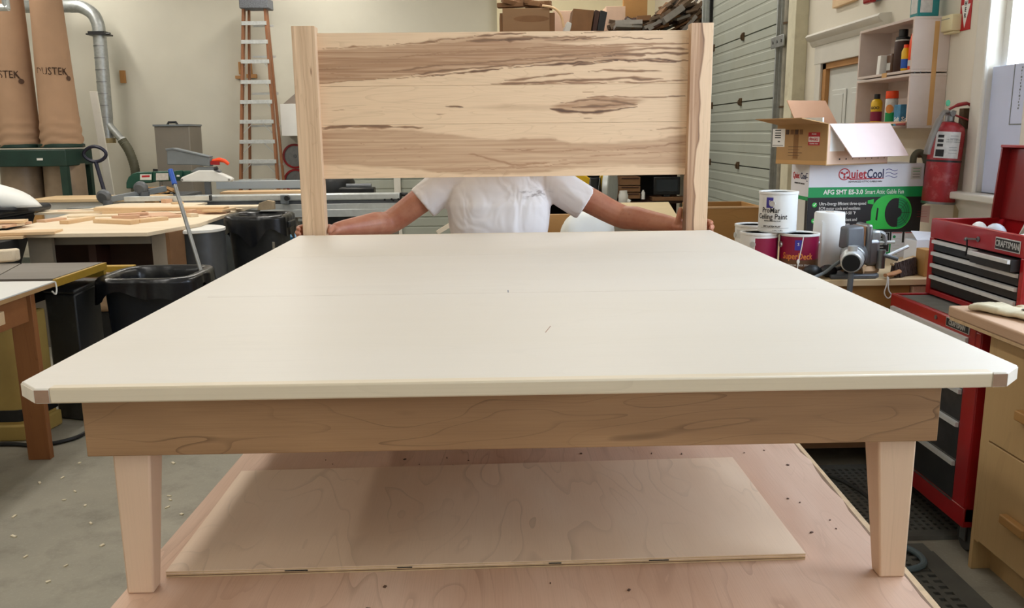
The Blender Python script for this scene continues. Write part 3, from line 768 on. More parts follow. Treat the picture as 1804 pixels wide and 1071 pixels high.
MX, MY = .024, 3.98
man = thing('person', 'man in a white t-shirt standing behind the headboard, gripping both its posts', 'person', (MX, MY, 0))
def loft(mb, secs, n=28, e=2.4):
    """stack of superellipse sections (x, y, z, half width, half depth)"""
    def P(u, v_):
        k = v_ * (len(secs) - 1); i = min(int(k), len(secs) - 2); f_ = k - i
        x, y, z, a, b_ = (secs[i][q] * (1 - f_) + secs[i + 1][q] * f_ for q in range(5))
        th = 2 * PI * u; c, s_ = math.cos(th), math.sin(th)
        return (x + a * math.copysign(abs(c) ** (2 / e), c), y + b_ * math.copysign(abs(s_) ** (2 / e), s_), z)
    nv = (len(secs) - 1) * 4 + 1; o0 = len(mb.v)
    mb.grid(P, n, nv, True)
    mb.f.append(tuple(o0 + i for i in range(n))[::-1]); mb.f.append(tuple(o0 + (nv - 1) * n + i for i in range(n)))
    return mb
def smooth_path(pts, k=5):
    pts = [Vector(p) for p in pts]; out = []
    for i in range(len(pts) - 1):
        p0 = pts[max(i - 1, 0)]; p1 = pts[i]; p2 = pts[i + 1]; p3 = pts[min(i + 2, len(pts) - 1)]
        for j in range(k):
            f_ = j / k
            out.append(.5 * ((2 * p1) + (-p0 + p2) * f_ + (2 * p0 - 5 * p1 + 4 * p2 - p3) * f_ ** 2 + (-p0 + 3 * p1 - 3 * p2 + p3) * f_ ** 3))
    out.append(pts[-1]); return out
def limb(mb, pts, rad, n=16, k=5, flat=1.0):
    P = smooth_path(pts, k); R_ = [float(np.interp(i / k, range(len(rad)), rad)) for i in range(len(P))]
    mb.tube(P, R_, n, True, flat)
    mb.ball(P[0], R_[0] * .98); mb.ball(P[-1], R_[-1] * .98); return mb

S_L, S_R = (-.185, 3.985, 1.405), (.235, 3.985, 1.405)
E_L, E_R = (-.472, 3.945, 1.208), (.585, 3.945, 1.222)
W_L, W_R = (-.684, 3.745, 1.197), (.80, 3.745, 1.198)
mb = MB()
loft(mb, [(MX, MY, .86, .165, .115), (MX, MY, .96, .178, .125), (MX, MY, 1.08, .188, .128), (MX, MY - .005, 1.2, .215, .13), (MX, MY - .005, 1.3, .222, .13), (MX, MY, 1.38, .2, .11), (MX, MY, 1.44, .13, .08), (MX, MY - .005, 1.48, .066, .062), (MX, MY - .02, 1.56, .06, .062)])
for S, E, W in ((S_L, E_L, W_L), (S_R, E_R, W_R)):
    mid = tuple(S[i] * .5 + E[i] * .5 for i in range(3)); fm = tuple(E[i] * .68 + W[i] * .32 for i in range(3))
    limb(mb, [S, mid, E, fm, W], [.068, .061, .055, .054, .032])
# head: skull, jaw, nose, ears
hx, hy, hz = MX + .004, MY - .045, 1.665
mb.ball((hx, hy + .012, hz + .025), (.076, .097, .1)); mb.ball((hx, hy - .03, hz - .05), (.058, .062, .075))
mb.ball((hx, hy - .052, hz - .1), (.032, .03, .022))
mb.tube([(hx, hy - .088, hz + .015), (hx, hy - .108, hz - .02), (hx, hy - .112, hz - .028)], [.008, .014, .011], 10); mb.ball((hx, hy - .106, hz - .03), (.018, .014, .011))
for sx in (-1, 1):
    mb.ball((hx + sx * .079, hy + .01, hz - .01), (.009, .02, .033))
    mb.ball((hx + sx * .034, hy - .076, hz + .028), (.024, .012, .008)); mb.ball((hx + sx * .042, hy - .062, hz - .025), (.024, .022, .018))
mb.ball((hx, hy - .088, hz - .062), (.024, .01, .006)); mb.ball((hx, hy - .087, hz - .074), (.021, .01, .007))
# legs under the trousers are one with the body
for sx in (-1, 1):
    limb(mb, [(MX + sx * .09, MY, .9), (MX + sx * .1, MY + .005, .5), (MX + sx * .105, MY + .02, .11)], [.09, .06, .042])
# left hand (left in the photo): palm behind the post, fingers round its outer edge
def hand(sx, W, ix, ox, zc, thumb):
    """ix inner and ox outer edge of the post; the palm lies on the back of the post"""
    yb = 3.68
    limb(mb, [W, (W[0] * .5 + ix * .5 + sx * .012, yb + .034, zc + .002), (ix + sx * .035, yb + .02, zc)], [.029, .031, .03], flat=.62)
    limb(mb, [(ix + sx * .0, yb + .026, zc - .016), (ix + sx * .052, yb + .0155, zc - .02)], [.02, .0165], 12)
    limb(mb, [(ix + sx * .0, yb + .026, zc + .018), (ix + sx * .054, yb + .0155, zc + .02)], [.02, .0165], 12)
    for i, (dz, ln, r) in enumerate(((.03, .0, .0095), (.0095, .008, .01), (-.011, .004, .0095), (-.03, -.006, .0085))):
        z = zc + dz; xk = ix + sx * .058
        limb(mb, [(ix + sx * .02, yb + .016, zc + dz * .8), (xk, yb + .014, z), (ox + sx * (.012 + ln * .4), yb + .012, z + .001), (ox + sx * (.027 + ln), yb - .01, z - .001), (ox + sx * (.026 + ln * .6), yb - .036, z - .003), (ox + sx * .016, yb - .056 - ln, z - .004)],
             [.011, r * 1.05, r, r * .98, r * .95, r * .86], 10, 4)
    limb(mb, thumb, [.017, .0155, .0125, .0105], 10, 4)
hand(-1, W_L, -.7115, -.806, 1.187, [(-.699, 3.725, 1.2), (-.695, 3.695, 1.208), (-.697, 3.665, 1.205), (-.7, 3.642, 1.198)])
hand(1, W_R, .8215, .913, 1.188, [(.806, 3.722, 1.2), (.808, 3.698, 1.222), (.8075, 3.68, 1.248), (.808, 3.668, 1.272)])
body = organic('body', mb, M['skin'], man, .0042, 5)
# nails on the fingertips and thumbs that show
# clothes
mb = MB()
loft(mb, [(MX, MY, .9, .2, .14), (MX, MY, .96, .2, .145), (MX + .003, MY, 1.08, .215, .15), (MX + .003, MY - .005, 1.18, .234, .152), (MX + .003, MY - .005, 1.28, .243, .15), (MX, MY, 1.36, .225, .128), (MX, MY, 1.42, .17, .1), (MX, MY, 1.465, .098, .078)])
def sleeve(S, C, r0, r1):
    S, C = Vector(S), Vector(C); I = Vector((MX, MY, 1.37)) * .45 + S * .55
    mb.tube(smooth_path([I, S, S * .45 + C * .55, C], 4), [r0 * .9 + (r1 - r0 * .9) * min(1, i / 5) for i in range(13)], 18, True, 1.06)
sleeve((-.19, 3.985, 1.398), (-.327, 3.965, 1.288), .085, .078)
sleeve((.24, 3.985, 1.398), (.432, 3.965, 1.276), .085, .078)
organic('t_shirt', mb, M['shirt'], man, .0075, 3)
SMEAR.inputs['Location'].default_value = (0, 0, 0)
r_ = Euler((0, -.28, 0)).to_matrix(); p_ = Vector((.185 - MX, -.155, 1.335)); q_ = Vector((p_.x * 1, p_.y * .25, p_.z * 3.0)); q_ = r_ @ q_
SMEAR.inputs['Location'].default_value = -q_
mb = MB()
loft(mb, [(MX, MY, .80, .175, .13), (MX, MY, .9, .185, .133), (MX, MY, .99, .188, .135)])
for sx in (-1, 1): limb(mb, [(MX + sx * .088, MY, .86), (MX + sx * .1, MY + .005, .5), (MX + sx * .105, MY + .02, .06)], [.105, .085, .075])
organic('trousers', mb, M['jeans'], man, .009, 3)
part('belt', MB().lathe([(.19, .965), (.196, .97), (.196, 1.0), (.19, 1.005)], (0, 0, 0), 28).at(Matrix.Identity(4)), M['leather'], man, local=True).scale = (1, .73, 1)
for sx in (-1, 1):
    mb = MB(); limb(mb, [(MX + sx * .105, MY + .03, .05), (MX + sx * .115, MY - .08, .045), (MX + sx * .12, MY - .15, .036)], [.05, .046, .034], flat=.95)
    mb.ball((MX + sx * .105, MY + .025, .09), (.055, .06, .06)); mb.v = [Vector((p.x, p.y, max(p.z, .004))) for p in mb.v]
    organic('boot', mb, M['leather'], man, .008, 3)
mb = MB(); mb.ball((hx, hy + .024, hz + .045), (.084, .1, .092)); mb.v = [Vector((p.x, p.y, max(p.z, hz + .03 + max(0, (hy - p.y)) * .5 - max(0, p.y - hy) * .8))) for p in mb.v]
organic('hair', mb, M['hair'], man, .006, 4)
for sx in (-1, 1):
    part('eye', MB().ball((hx + sx * .033, hy - .073, hz + .008), .0125), M['eye_white'], man, smooth=180)
    part('iris', MB().ball((hx + sx * .033, hy - .0815, hz + .008), .0055), M['iris'], man, smooth=180)
    part('eyebrow', MB().tube([(hx + sx * .016, hy - .09, hz + .033), (hx + sx * .035, hy - .089, hz + .039), (hx + sx * .054, hy - .077, hz + .033)], .0045, 8), M['hair'], man, smooth=180)
# ================================================================ far wall, left to right
# ---- dust collector with two filter bags
dc = thing('dust_collector', 'tan double-bag dust collector on a dark green frame in the far left corner', 'dust collector', (-5.85, 11.0, 0))
def bag(cx, r, z0, z1, rtop, m, folds=True, seed=0):
    def P(u, v):
        th = 2 * PI * u; z = z0 + (z1 - z0) * v
        rr = r + (rtop - r) * v + .012 * math.sin(3 * th + seed) * (1 - v)
        if folds and v < .2: rr += .016 * math.sin(v * 120 + 1.8 * math.sin(2 * th + seed) + math.sin(5 * th)) * (1 - v / .2) + .012 * (1 - v / .2)
        return (cx + rr * math.cos(th), 11.0 + rr * math.sin(th), z)
    g_ = MB().grid(P, 36, 60, True); n = 36
    g_.f.append(tuple(range(n))[::-1]); g_.f.append(tuple(59 * n + j for j in range(n)))
    return g_
for cx, r, rt, lab in ((-5.93, .245, .235, 'left'), (-5.40, .235, .165, 'right')):
    fbag = part('filter_bag', bag(cx, r, 1.5, 3.75, rt, None, True, cx), M['bag_cloth'], dc, smooth=180)
    part('bag_band', MB().lathe([(r + .012, 1.49), (r + .03, 1.5), (r + .03, 1.53), (r + .012, 1.54)], (cx, 11.0, 0), 30, True), M['dark_green'], dc)
    part('collection_bag', bag(cx, .25, .45, 1.29, .24, None, True, cx + 2), M['bag_plastic'], dc, smooth=180)
    zt = 2.365 if lab == 'left' else 2.40
    k_ = r + (rt - r) * .4 + .006
    dx_ = .03 if lab == 'left' else .07
    wr = lambda vv, cx=cx, k_=k_, zt=zt, dx_=dx_: (cx + k_ * math.sin((vv.x + dx_) / k_), 11.0 - k_ * math.cos((vv.x + dx_) / k_), zt + vv.y)
    text('DUSTEK', .125, None, M['ink_brown'], fbag, warp=wr, width=.82)
    disc = [(.205 + .036 * math.cos(2 * PI * j / 18), -.075 + .03 * math.sin(2 * PI * j / 18)) for j in range(18)] + [(.13, .02), (.2, -.055), (.21, -.065)]
    mm = MB(); mm.add([wr(Vector((a, b2, 0))) for a, b2 in disc[:18]], [tuple(range(18))])
    mm.add([wr(Vector(p + (0,))) for p in ((.135, .03), (.145, .035), (.2, -.045), (.192, -.05))], [(0, 1, 2, 3)])
    part('saw_blade_emblem', mm, M['ink_brown'], fbag, smooth=None)
part('frame_beam', MB().box(-6.5, -5.17, 10.6, 11.3, 1.27, 1.47), M['dark_green'], dc, .01)
for x in (-6.45, -5.22):
    for y in (10.64, 11.26): part('frame_leg', MB().box(x - .04, x + .04, y - .04, y + .04, 0, 1.27), M['dark_green'], dc)
part('blower_housing', MB().cyl((-5.66, 11.32, 1.0), (-5.66, 11.5, 1.0), .3), M['dark_green'], dc)
part('base_plate', MB().box(-6.4, -5.16, 10.6, 11.35, .0, .06), M['dark_green'], dc)
part('maker_plate', MB().box(-5.52, -5.45, 10.594, 10.6, 1.345, 1.37), M['white'], dc)

# ---- overhead duct along the wall
du = thing('duct', 'galvanised dust duct bending down the far left wall', 'duct', (-5.45, 12.8, 1.3))
DYy = 12.75
p = [(-8.9, DYy, 3.43), (-5.75, DYy, 3.43), (-5.6, DYy, 3.4), (-5.5, DYy, 3.33), (-5.44, DYy, 3.22), (-5.42, DYy, 3.1)]
part('horizontal_pipe', MB().cyl((-8.95, DYy, 3.43), (-5.8, DYy, 3.43), .085), M['galv'], du)
part('elbow', MB().tube(smooth_path([(-5.8, DYy, 3.43), (-5.65, DYy, 3.42), (-5.5, DYy, 3.33), (-5.44, DYy, 3.2), (-5.43, DYy, 3.08)], 4), .088, 20), M['galv'], du, smooth=20)
part('blast_gate', MB().box(-5.57, -5.29, DYy - .12, DYy + .12, 3.03, 3.05).box(-5.545, -5.315, DYy - .11, DYy + .11, 3.05, 3.08).cyl((-5.3, DYy - .1, 3.04), (-5.24, DYy - .1, 3.04), .015), M['black'], du)
part('down_pipe', MB().cyl((-5.43, DYy, 3.03), (-5.455, DYy, 1.86), .09), M['galv'], du)
for i in range(7):
    z = 2.88 - i * .165
    part('pipe_seam', MB().cyl((-5.433 - .0214 * (3.03 - z), DYy, z), (-5.433 - .0214 * (3.03 - z), DYy, z + .012), .0925), M['steel'], du)
part('wye', MB().cyl((-5.455, DYy, 1.86), (-5.46, DYy, 1.6), .085).cyl((-5.43, DYy - .02, 1.8), (-5.235, DYy - .06, 1.57), .052), M['galv'], du)
part('pipe_cap', MB().cyl((-5.46, DYy, 1.6), (-5.46, DYy, 1.53), .105), mat('yellowed_tape', '#8f7d54', .7, var=.2, scale=20), du)
part('clamp_ring', MB().cyl((-5.245, DYy - .058, 1.585), (-5.225, DYy - .062, 1.56), .058), M['alu'], du)
hp = smooth_path([(-5.235, DYy - .06, 1.57), (-5.14, DYy - .07, 1.4), (-5.08, DYy - .08, 1.15), (-5.09, DYy - .1, .85), (-5.1, DYy - .1, .3)], 14)
part('flexible_hose', MB().tube(hp, [.062 if i % 2 else .067 for i in range(len(hp))], 14), M['hose'], du)
part('wall_block', MB().box(-5.37, -5.3, YB - .05, YB, 2.4, 2.58), M['jamb'], du)
for i, x in enumerate((-8.4, -6.0)): part('hanger_strap', MB().box(x, x + .03, DYy - .005, DYy + .005, 3.5, HC), M['galv'], du)

du.location.x -= .125
hf = thing('hanging_frame', 'thin galvanised tube frame hanging in front of the filter bags', 'frame', (-5.2, 9.0, 2.95))
part('cross_tube', MB().cyl((-7.2, 9.0, 2.895), (-4.79, 9.0, 2.885), .035, n=10), M['alu'], hf)
part('upright_tube', MB().cyl((-4.81, 9.0, 2.87), (-4.83, 9.0, HC), .035, n=10), M['galv'], hf)
part('upright_tube', MB().cyl((-7.1, 9.0, 2.9), (-7.1, 9.0, HC), .035, n=10), M['galv'], hf)
solo('white_board', 'tall narrow white board leaning on the wall beside the filter bags', 'board', MB().hexa([(-5.12, 11.6, 0), (-5.02, 11.6, 0), (-5.12, 11.63, 0), (-5.02, 11.63, 0), (-5.42, 11.95, 2.22), (-5.32, 11.95, 2.22), (-5.42, 11.98, 2.22), (-5.32, 11.98, 2.22)]), M['white_trim'], .003)
pj = thing('pallet_jack', 'dark blue loop-handled pallet jack parked by the white board', 'pallet jack', (-4.9, 10.9, 0))
M['navy'] = mat('navy_enamel', '#1b1d33', .4, var=.15)
lp = [(-5.0 + .125 * math.cos(a) * (1 + .12 * math.cos(2 * a)), 11.0, 1.405 + .095 * math.sin(a)) for a in [2 * PI * i / 24 for i in range(25)]]
part('handle_loop', MB().tube(lp, .022, 8, False), M['navy'], pj)
part('handle_shaft', MB().cyl((-5.0, 11.0, 1.31), (-4.78, 10.9, .35), .024, n=10), M['navy'], pj)
part('pump_body', MB().box(-4.86, -4.66, 10.8, 11.0, .08, .38), M['navy'], pj, .02)
for x in (-4.95, -4.7): part('fork', MB().box(x - .07, x + .07, 11.0, 11.55, .06, .12), M['navy'], pj, .01)
for x in (-4.84, -4.68): part('wheel', MB().cyl((x - .03, 10.9, .08), (x + .03, 10.9, .08), .08), M['rubber'], pj)

# ---- small bench, grey cabinet and green band saw in front of the far wall
fbn = thing('low_bench', 'low tan-topped bench with an ochre leg in front of the filter bags', 'bench', (-4.6, 10.2, 0))
part('bench_top', MB().box(-5.32, -3.9, 9.9, 10.55, .885, .92), M['bench_top'], fbn, .004)
part('panel', MB().box(-5.18, -3.95, 9.96, 10.0, .64, .885), M['white'], fbn)
part('panel', MB().box(-5.18, -3.95, 9.965, 10.005, .1, .638), M['card_dark'], fbn)
for x in (-5.3, -4.0): part('leg', MB().box(x, x + .12, 9.92, 10.04, 0, .885), M['tan_ply'], fbn)
for x in (-5.3, -4.0): part('leg', MB().box(x, x + .12, 10.42, 10.54, 0, .885), M['tan_ply'], fbn)
gc = thing('steel_cabinet', 'grey-brown steel cabinet with a black top handle against the far wall', 'cabinet', (-4.3, 12.3, 0))
M['taupe'] = mat('taupe_enamel', '#7d766b', .5, var=.06, scale=3)
a, b_ = at(271, 222, Y=12.1), at(333, 222, Y=12.1); c, d_ = at(277, 300, Y=12.1), at(336, 300, Y=12.1)
part('carcass', MB().hexa([(c.x, 12.1, 0), (d_.x, 12.1, 0), (c.x, 12.6, 0), (d_.x, 12.6, 0), (a.x, 12.1, a.z), (b_.x, 12.1, a.z), (a.x, 12.6, a.z), (b_.x, 12.6, a.z)]), M['taupe'], gc, .01)
part('top_edge', MB().box(a.x - .01, b_.x + .01, 12.08, 12.6, a.z - .005, a.z + .02), M['grey_paint'], gc)
part('handle', MB().tube([(a.x + .15, 12.2, a.z + .01), (a.x + .17, 12.2, a.z + .05), (a.x + .27, 12.2, a.z + .05), (a.x + .29, 12.2, a.z + .01)], .018, 8), M['black'], gc)
part('door_gap', MB().box(a.x + .02, b_.x - .02, 12.085, 12.1, 1.02, 1.05), M['dark'], gc)
bs = thing('band_saw', 'dark green horizontal band saw below the grey steel cabinet', 'saw', (-4.2, 10.9, 0))
BY = 10.85
def W(px, py, Y=BY): return at(px, py, Y=Y)
arc = [(222, 332), (222, 322), (226, 312), (233, 306), (242, 303), (268, 303), (268, 322), (250, 323), (244, 327), (241, 332)]
part('wheel_guard', MB().prism([(W(x, y).x, W(x, y).z) for x, y in arc], BY, BY + .14, 'xz'), M['green'], bs, .01)
pq = [W(x, y) for x, y in ((268, 302), (334, 301), (334, 318), (268, 320))]
part('saw_frame', MB().prism([(q.x, q.z) for q in pq], BY + .01, BY + .13, 'xz'), M['green'], bs, .008)
part('motor_box', MB().prism([(W(x, y).x, W(x, y).z) for x, y in ((311, 300), (322, 300), (322, 312), (311, 312))], BY - .03, BY, 'xz'), M['green'], bs, .006)
part('knob', MB().cyl(W(271, 298) + Vector((0, .05, 0)), W(271, 304) + Vector((0, .05, 0)), .03, n=10), M['black'], bs)
l1 = part('maker_label', MB().prism([(W(x, y).x, W(x, y).z) for x, y in ((247, 307), (267, 307), (267, 317), (247, 317))], BY - .004, BY - .001, 'xz'), M['white'], bs)
text('JET', .045, frame_m(W(257, 311.5) + Vector((0, -.006, 0)), (1, 0, 0), (0, 0, 1)), M['print_red'], bs) if False else None
part('maker_mark', MB().prism([(W(x, y).x, W(x, y).z) for x, y in ((250, 309), (264, 308.5), (264, 312), (250, 312.5))], BY - .006, BY - .004, 'xz'), M['print_red'], bs)
part('spec_label', MB().prism([(W(x, y).x, W(x, y).z) for x, y in ((275, 305), (296, 305), (297, 317), (275, 318))], BY - .003, BY + .008, 'xz'), M['silver_label'], bs)
part('warning_label', MB().prism([(W(x, y).x, W(x, y).z) for x, y in ((313, 308), (318, 308), (318, 311), (313, 311))], BY - .036, BY - .031, 'xz'), M['paper'], bs)
part('blade_guide', MB().cyl(W(281, 320) + Vector((0, .05, 0)), W(281, 332) + Vector((0, .05, 0)), .02, n=8), M['steel'], bs)
part('stand', MB().box(W(232, 332).x, W(330, 330).x, BY - .05, BY + .35, 0, .86), M['dark_green'], bs)
part('saw_bed', MB().box(W(226, 332).x, W(336, 330).x, BY - .24, BY + .4, .86, .91), M['iron'], bs, .005)
for px, lbl in ((286, 'curled kraft paper scrap on the saw bed under the green band saw'),):
    mb = MB()
    for i in range(5):
        c0_ = W(px + i * 4.5, 328 - (i % 2) * 2)
        mb.cbox((c0_.x, BY - .14 + .012 * i, .965 - .01 * (i % 3)), (.2, .16, .012), Euler((.25 * (i - 2), .3 * math.sin(i * 2.), .4 * i)))
    solo('kraft_paper', lbl, 'paper', mb, M['card'])

# ---- the stepladder
ld = thing('stepladder', 'tall fibreglass stepladder with aluminium steps leaning folded on the far wall', 'ladder', (-3.4, 12.7, 0))
M['step_alu'] = mat('painted_aluminium', '#c9cccb', .4, .5, var=.12, scale=30)
M['fibre'] = mat('orange_fibreglass', '#8e5c3a', .5, var=.12, scale=4)
def LX(side, z):   # left and right rails converge upwards
    if side < 0: return -3.74 + (.255 / 2.45) * (z - .98)
    return -3.12 + (-.02) * 0 - (.055 / 2.45) * (z - .98)
def LXp(side, z):
    tgt = (423, 317, 425, 5) if side < 0 else (492, 317, 467, 5)
    a_, b2 = at(tgt[0], tgt[1], Y=12.6), at(tgt[2], tgt[3], Y=12.6); f_ = (z - a_.z) / (b2.z - a_.z)
    return a_.x + (b2.x - a_.x) * f_
LY = lambda z: 12.55 + .12 * z / 3.6
for sd in (-1, 1):
    part('front_rail', MB().bar((LXp(sd, 0) + (.017 if sd < 0 else -.017), LY(0), 0), (LXp(sd, 3.5) + (.017 if sd < 0 else -.017), LY(3.5), 3.5), .034, .09, (0, 1, 0)), M['fibre'], ld, .004)
    x0_, x1_ = (LXp(sd, 0) + (.1 if sd < 0 else .03), LXp(sd, 3.5) + (.06 if sd < 0 else -.03))
    part('rear_rail', MB().bar((x0_, LY(0) + .26, 0), (x1_, LY(3.5) + .1, 3.5), .03, .06, (0, 1, 0)), M['fibre'], ld, .004)
part('top_cap', MB().box(LXp(-1, 3.5) - .03, LXp(1, 3.5) + .05, LY(3.5) - .1, LY(3.5) + .2, 3.36, 3.5), mat('grey_speckled_cap', '#6f7278', .6, var=.35, scale=60), ld, .012)
for i, py in enumerate((39, 72, 107, 143, 178, 213, 248, 283, 317, 352, 387, 421)):
    z = at(440, py, Y=12.6).z
    if z < .1: continue
    st = part('step', MB().box(LXp(-1, z) + .03, LXp(1, z) - .03, LY(z) - .06, LY(z) + .05, z - .014, z + .014).box(LXp(-1, z) + .004, LXp(1, z) - .004, LY(z) - .062, LY(z) - .052, z - .04, z + .014), M['step_alu'], ld, .002)
    if i >= 2:
        ln = .08 if i < 5 else .17
        for sd in (-1, 1):
            xx = LXp(sd, z - ln)
            part('step_brace', MB().bar((LXp(sd, z) + (ln + .02 if sd < 0 else -ln - .02), LY(z) - .02, z - .016), (xx + (.05 if sd < 0 else -.05), LY(z) - .02, z - ln), .022, .008), M['alu'], st)
for py in (45, 100, 165, 222, 290): 
    z = at(440, py, Y=12.8).z
    part('rear_rung', MB().bar((LXp(-1, z) + .1, LY(z) + .2, z), (LXp(1, z) + .03, LY(z) + .2, z), .02, .03), M['alu'], ld)
for px, py, dx, dz, lab in ((441, 118, .03, .16, 'small upright brown wall cleat behind the ladder'), (422, 120, .03, .14, 'small brown wall cleat on the left edge of the ladder'), (443, 134, .16, .045, 'small flat brown wall cleat behind the ladder, below the upright one'), (420, 136, .1, .035, 'small flat brown wall cleat just left of the ladder')):
    c0_ = at(px, py, Y=13.15); solo('wall_cleat', lab, 'block', MB().box(c0_.x - dx * .45, c0_.x + dx * .45, 13.14, YB, c0_.z - dz / 1.6, c0_.z + dz / 1.6), M['jamb'])
wc = thing('wall_cabinet', 'white wall cabinet half hidden behind the left bedpost', 'cabinet', (-2.8, 13.0, 1.5))
a, b_ = at(493, 183, Y=12.8), at(560, 239, Y=12.8)
part('carcass', MB().box(a.x, b_.x, 12.8, YB, b_.z, a.z), M['white'], wc, .004)
solo('roof_offcut', 'grey triangular offcut lying on the white wall cabinet', 'offcut', MB().prism([(a.x + .02, a.z), (a.x + .55, a.z), (a.x + .5, a.z + .3), (a.x + .42, a.z + .32)], 12.9, 13.05, 'xz'), mat('grey_brown_board', '#8d8176', .8, var=.1))
for py, dx, lab in ((275, 0, 'upper'), (319, 2, 'lower')):
    c0_ = at(520 + dx, py, Y=13.1)
    th_ = thing('saw_blade_case', f'{lab} of two red-rimmed saw blades hung under the white wall cabinet', 'saw blade', c0_)
    part('rim', MB().at(TR(c0_, rx=PI / 2)).lathe([(.155, -.02), (.185, -.02), (.185, .03), (.155, .03)], (0, 0, 0), 28, True), M['red_dark'], th_)
    part('blade', MB().at(TR(c0_, rx=PI / 2)).lathe([(0, -.004), (.156, -.004), (.156, .006), (0, .006)], (0, 0, 0), 28), M['steel'], th_)
    part('hub', MB().cyl(c0_ + Vector((0, -.03, 0)), c0_ + Vector((0, .08, 0)), .025), M['iron'], th_)

# ---- sliding table saw
sw = thing('table_saw', 'grey sliding table saw with long aluminium rails and a white blade guard', 'table saw', (-2.5, 9.5, 0))
SY = 9.5
def S(px, py, Y=SY): return at(px, py, Y=Y)
part('saw_table', MB().box(-3.7, -2.0, 9.55, 10.5, .84, .88), M['iron'], sw, .004)
part('saw_body', MB().box(-3.5, -2.2, 9.6, 10.4, 0, .84), M['grey_paint'], sw, .01)
x0_, x1_ = S(352, 340).x, S(708, 340).x
part('long_rail', MB().box(x0_, x1_, 9.3, 9.42, .915, .985), M['alu'], sw, .014, 3)
part('rail_channel', MB().box(x0_ + .1, x1_ - .01, 9.335, 9.42, .875, .915), M['iron'], sw)
part('rail_channel', MB().box(x0_ + .3, x1_ - .01, 9.31, 9.42, .815, .875), M['alu'], sw, .003)
part('lower_rail', MB().box(x0_ + .7, x1_, 9.3, 9.42, .735, .815), M['alu'], sw, .003)
part('rail_end_cap', MB().box(x1_, x1_ + .015, 9.295, 9.425, .73, .985), M['black'], sw)
part('end_knob', MB().cyl((x1_ + .015, 9.36, .965), (x1_ + .08, 9.36, .965), .022, n=10), M['black'], sw)
for px, py in ((678, 352), (690, 351), (693, 353), (702, 351)):
    q = S(px, py, 9.3); part('rail_bolt', MB().cyl((q.x, 9.294, q.z), (q.x, 9.301, q.z), .012, n=8), M['black'], sw)
q = S(318, 349, 9.2); q2 = S(370, 349, 9.2)
part('front_bar', MB().box(S(220, 349, 9.2).x, q2.x, 9.17, 9.23, q.z - .028, q.z + .024), M['alu'], sw, .004)
part('bar_end_cap', MB().box(q2.x, q2.x + .012, 9.168, 9.232, q.z - .03, q.z + .026), M['black'], sw)
part('rear_fence', MB().box(S(382, 330, 10.3).x, S(545, 330, 10.3).x, 10.28, 10.36, S(400, 333, 10.3).z, S(400, 319, 10.3).z), mat('blue_grey_panel', '#a3abb0', .5, var=.04), sw, .004)
part('insert_board', MB().box(S(392, 336, 9.9).x, S(540, 336, 9.9).x, 9.8, 10.1, .955, .985), M['lumber'], sw)
part('stop_clamp', MB().box(S(495, 345, 9.28).x, S(508, 345, 9.28).x, 9.24, 9.3, .885, .98), M['grey_paint'], sw, .006)
part('clamp_knob', MB().cyl((S(505, 342, 9.2).x, 9.18, .95), (S(505, 342, 9.2).x, 9.24, .95), .028, n=10), M['black'], sw)
part('dark_cabinet', MB().box(S(568, 380, 9.45).x, S(662, 380, 9.45).x, 9.44, 9.6, .1, .735), mat('black_scratched_steel', '#1f2122', .4, var=.3, scale=12, stain='#4c4d4c', stain_amt=.4), sw, .01)
part('under_strip', MB().box(S(465, 361, 9.44).x, S(562, 361, 9.44).x, 9.42, 9.46, .68, .705), M['white'], sw)
part('support_leg', MB().box(S(514, 380, 9.4).x, S(524, 380, 9.4).x, 9.4, 9.5, 0, .735), M['taupe'], sw)
part('support_leg', MB().box(S(690, 380, 9.4).x, S(700, 380, 9.4).x, 9.4, 9.5, 0, .735), M['taupe'], sw)
# guard on its arm
ap = [(290, 263), (300, 262), (366, 277), (368, 294), (342, 291), (291, 291)]
part('guard_arm', MB().prism([(S(x, y).x, S(x, y).z) for x, y in ap], SY + .05, SY + .17, 'xz'), M['grey_paint'], sw, .012)
part('arm_cover', MB().prism([(S(x, y).x, S(x, y).z) for x, y in ((288, 262), (301, 260.5), (366, 275.5), (366, 278), (301, 263.5), (290, 266))], SY + .04, SY + .18, 'xz'), M['grey_paint'], sw, .004)
part('guard_bracket', MB().prism([(S(x, y).x, S(x, y).z) for x, y in ((344, 295), (372, 295), (384, 303), (332, 303))], SY + .06, SY + .16, 'xz'), M['grey_paint'], sw, .005)
part('blade_guard', MB().prism([(S(x, y).x, S(x, y).z) for x, y in ((347, 300), (372, 300), (404, 314), (406, 318), (402, 321), (318, 321), (314, 318), (316, 313))], SY + .05, SY + .17, 'xz'), M['white'], sw, .015, 3)
for px in (318, 401):
    q = S(px, 317); part('guard_bolt', MB().cyl((q.x, SY + .044, q.z), (q.x, SY + .05, q.z), .012, n=8), M['steel'], sw)
part('guard_handle', MB().tube([S(369, 284) + Vector((0, .1, 0)), S(382, 282) + Vector((0, .1, 0)), S(391, 284) + Vector((0, .1, 0)), S(398, 290) + Vector((0, .1, 0))], [.018, .026, .022, .018], 10), M['orange'], sw, label='red-orange lever handle')
part('lock_lever', MB().bar(S(368, 287) + Vector((0, .06, 0)), S(384, 288) + Vector((0, .06, 0)), .02, .04), M['red'], sw)
part('guard_knob', MB().cyl(S(376, 298) + Vector((0, .03, 0)), S(382, 296) + Vector((0, .03, 0)), .02, n=8), M['black'], sw)
part('riving_post', MB().box(S(356, 330).x, S(366, 330).x, SY + .08, SY + .13, .88, S(360, 320).z), M['iron'], sw)
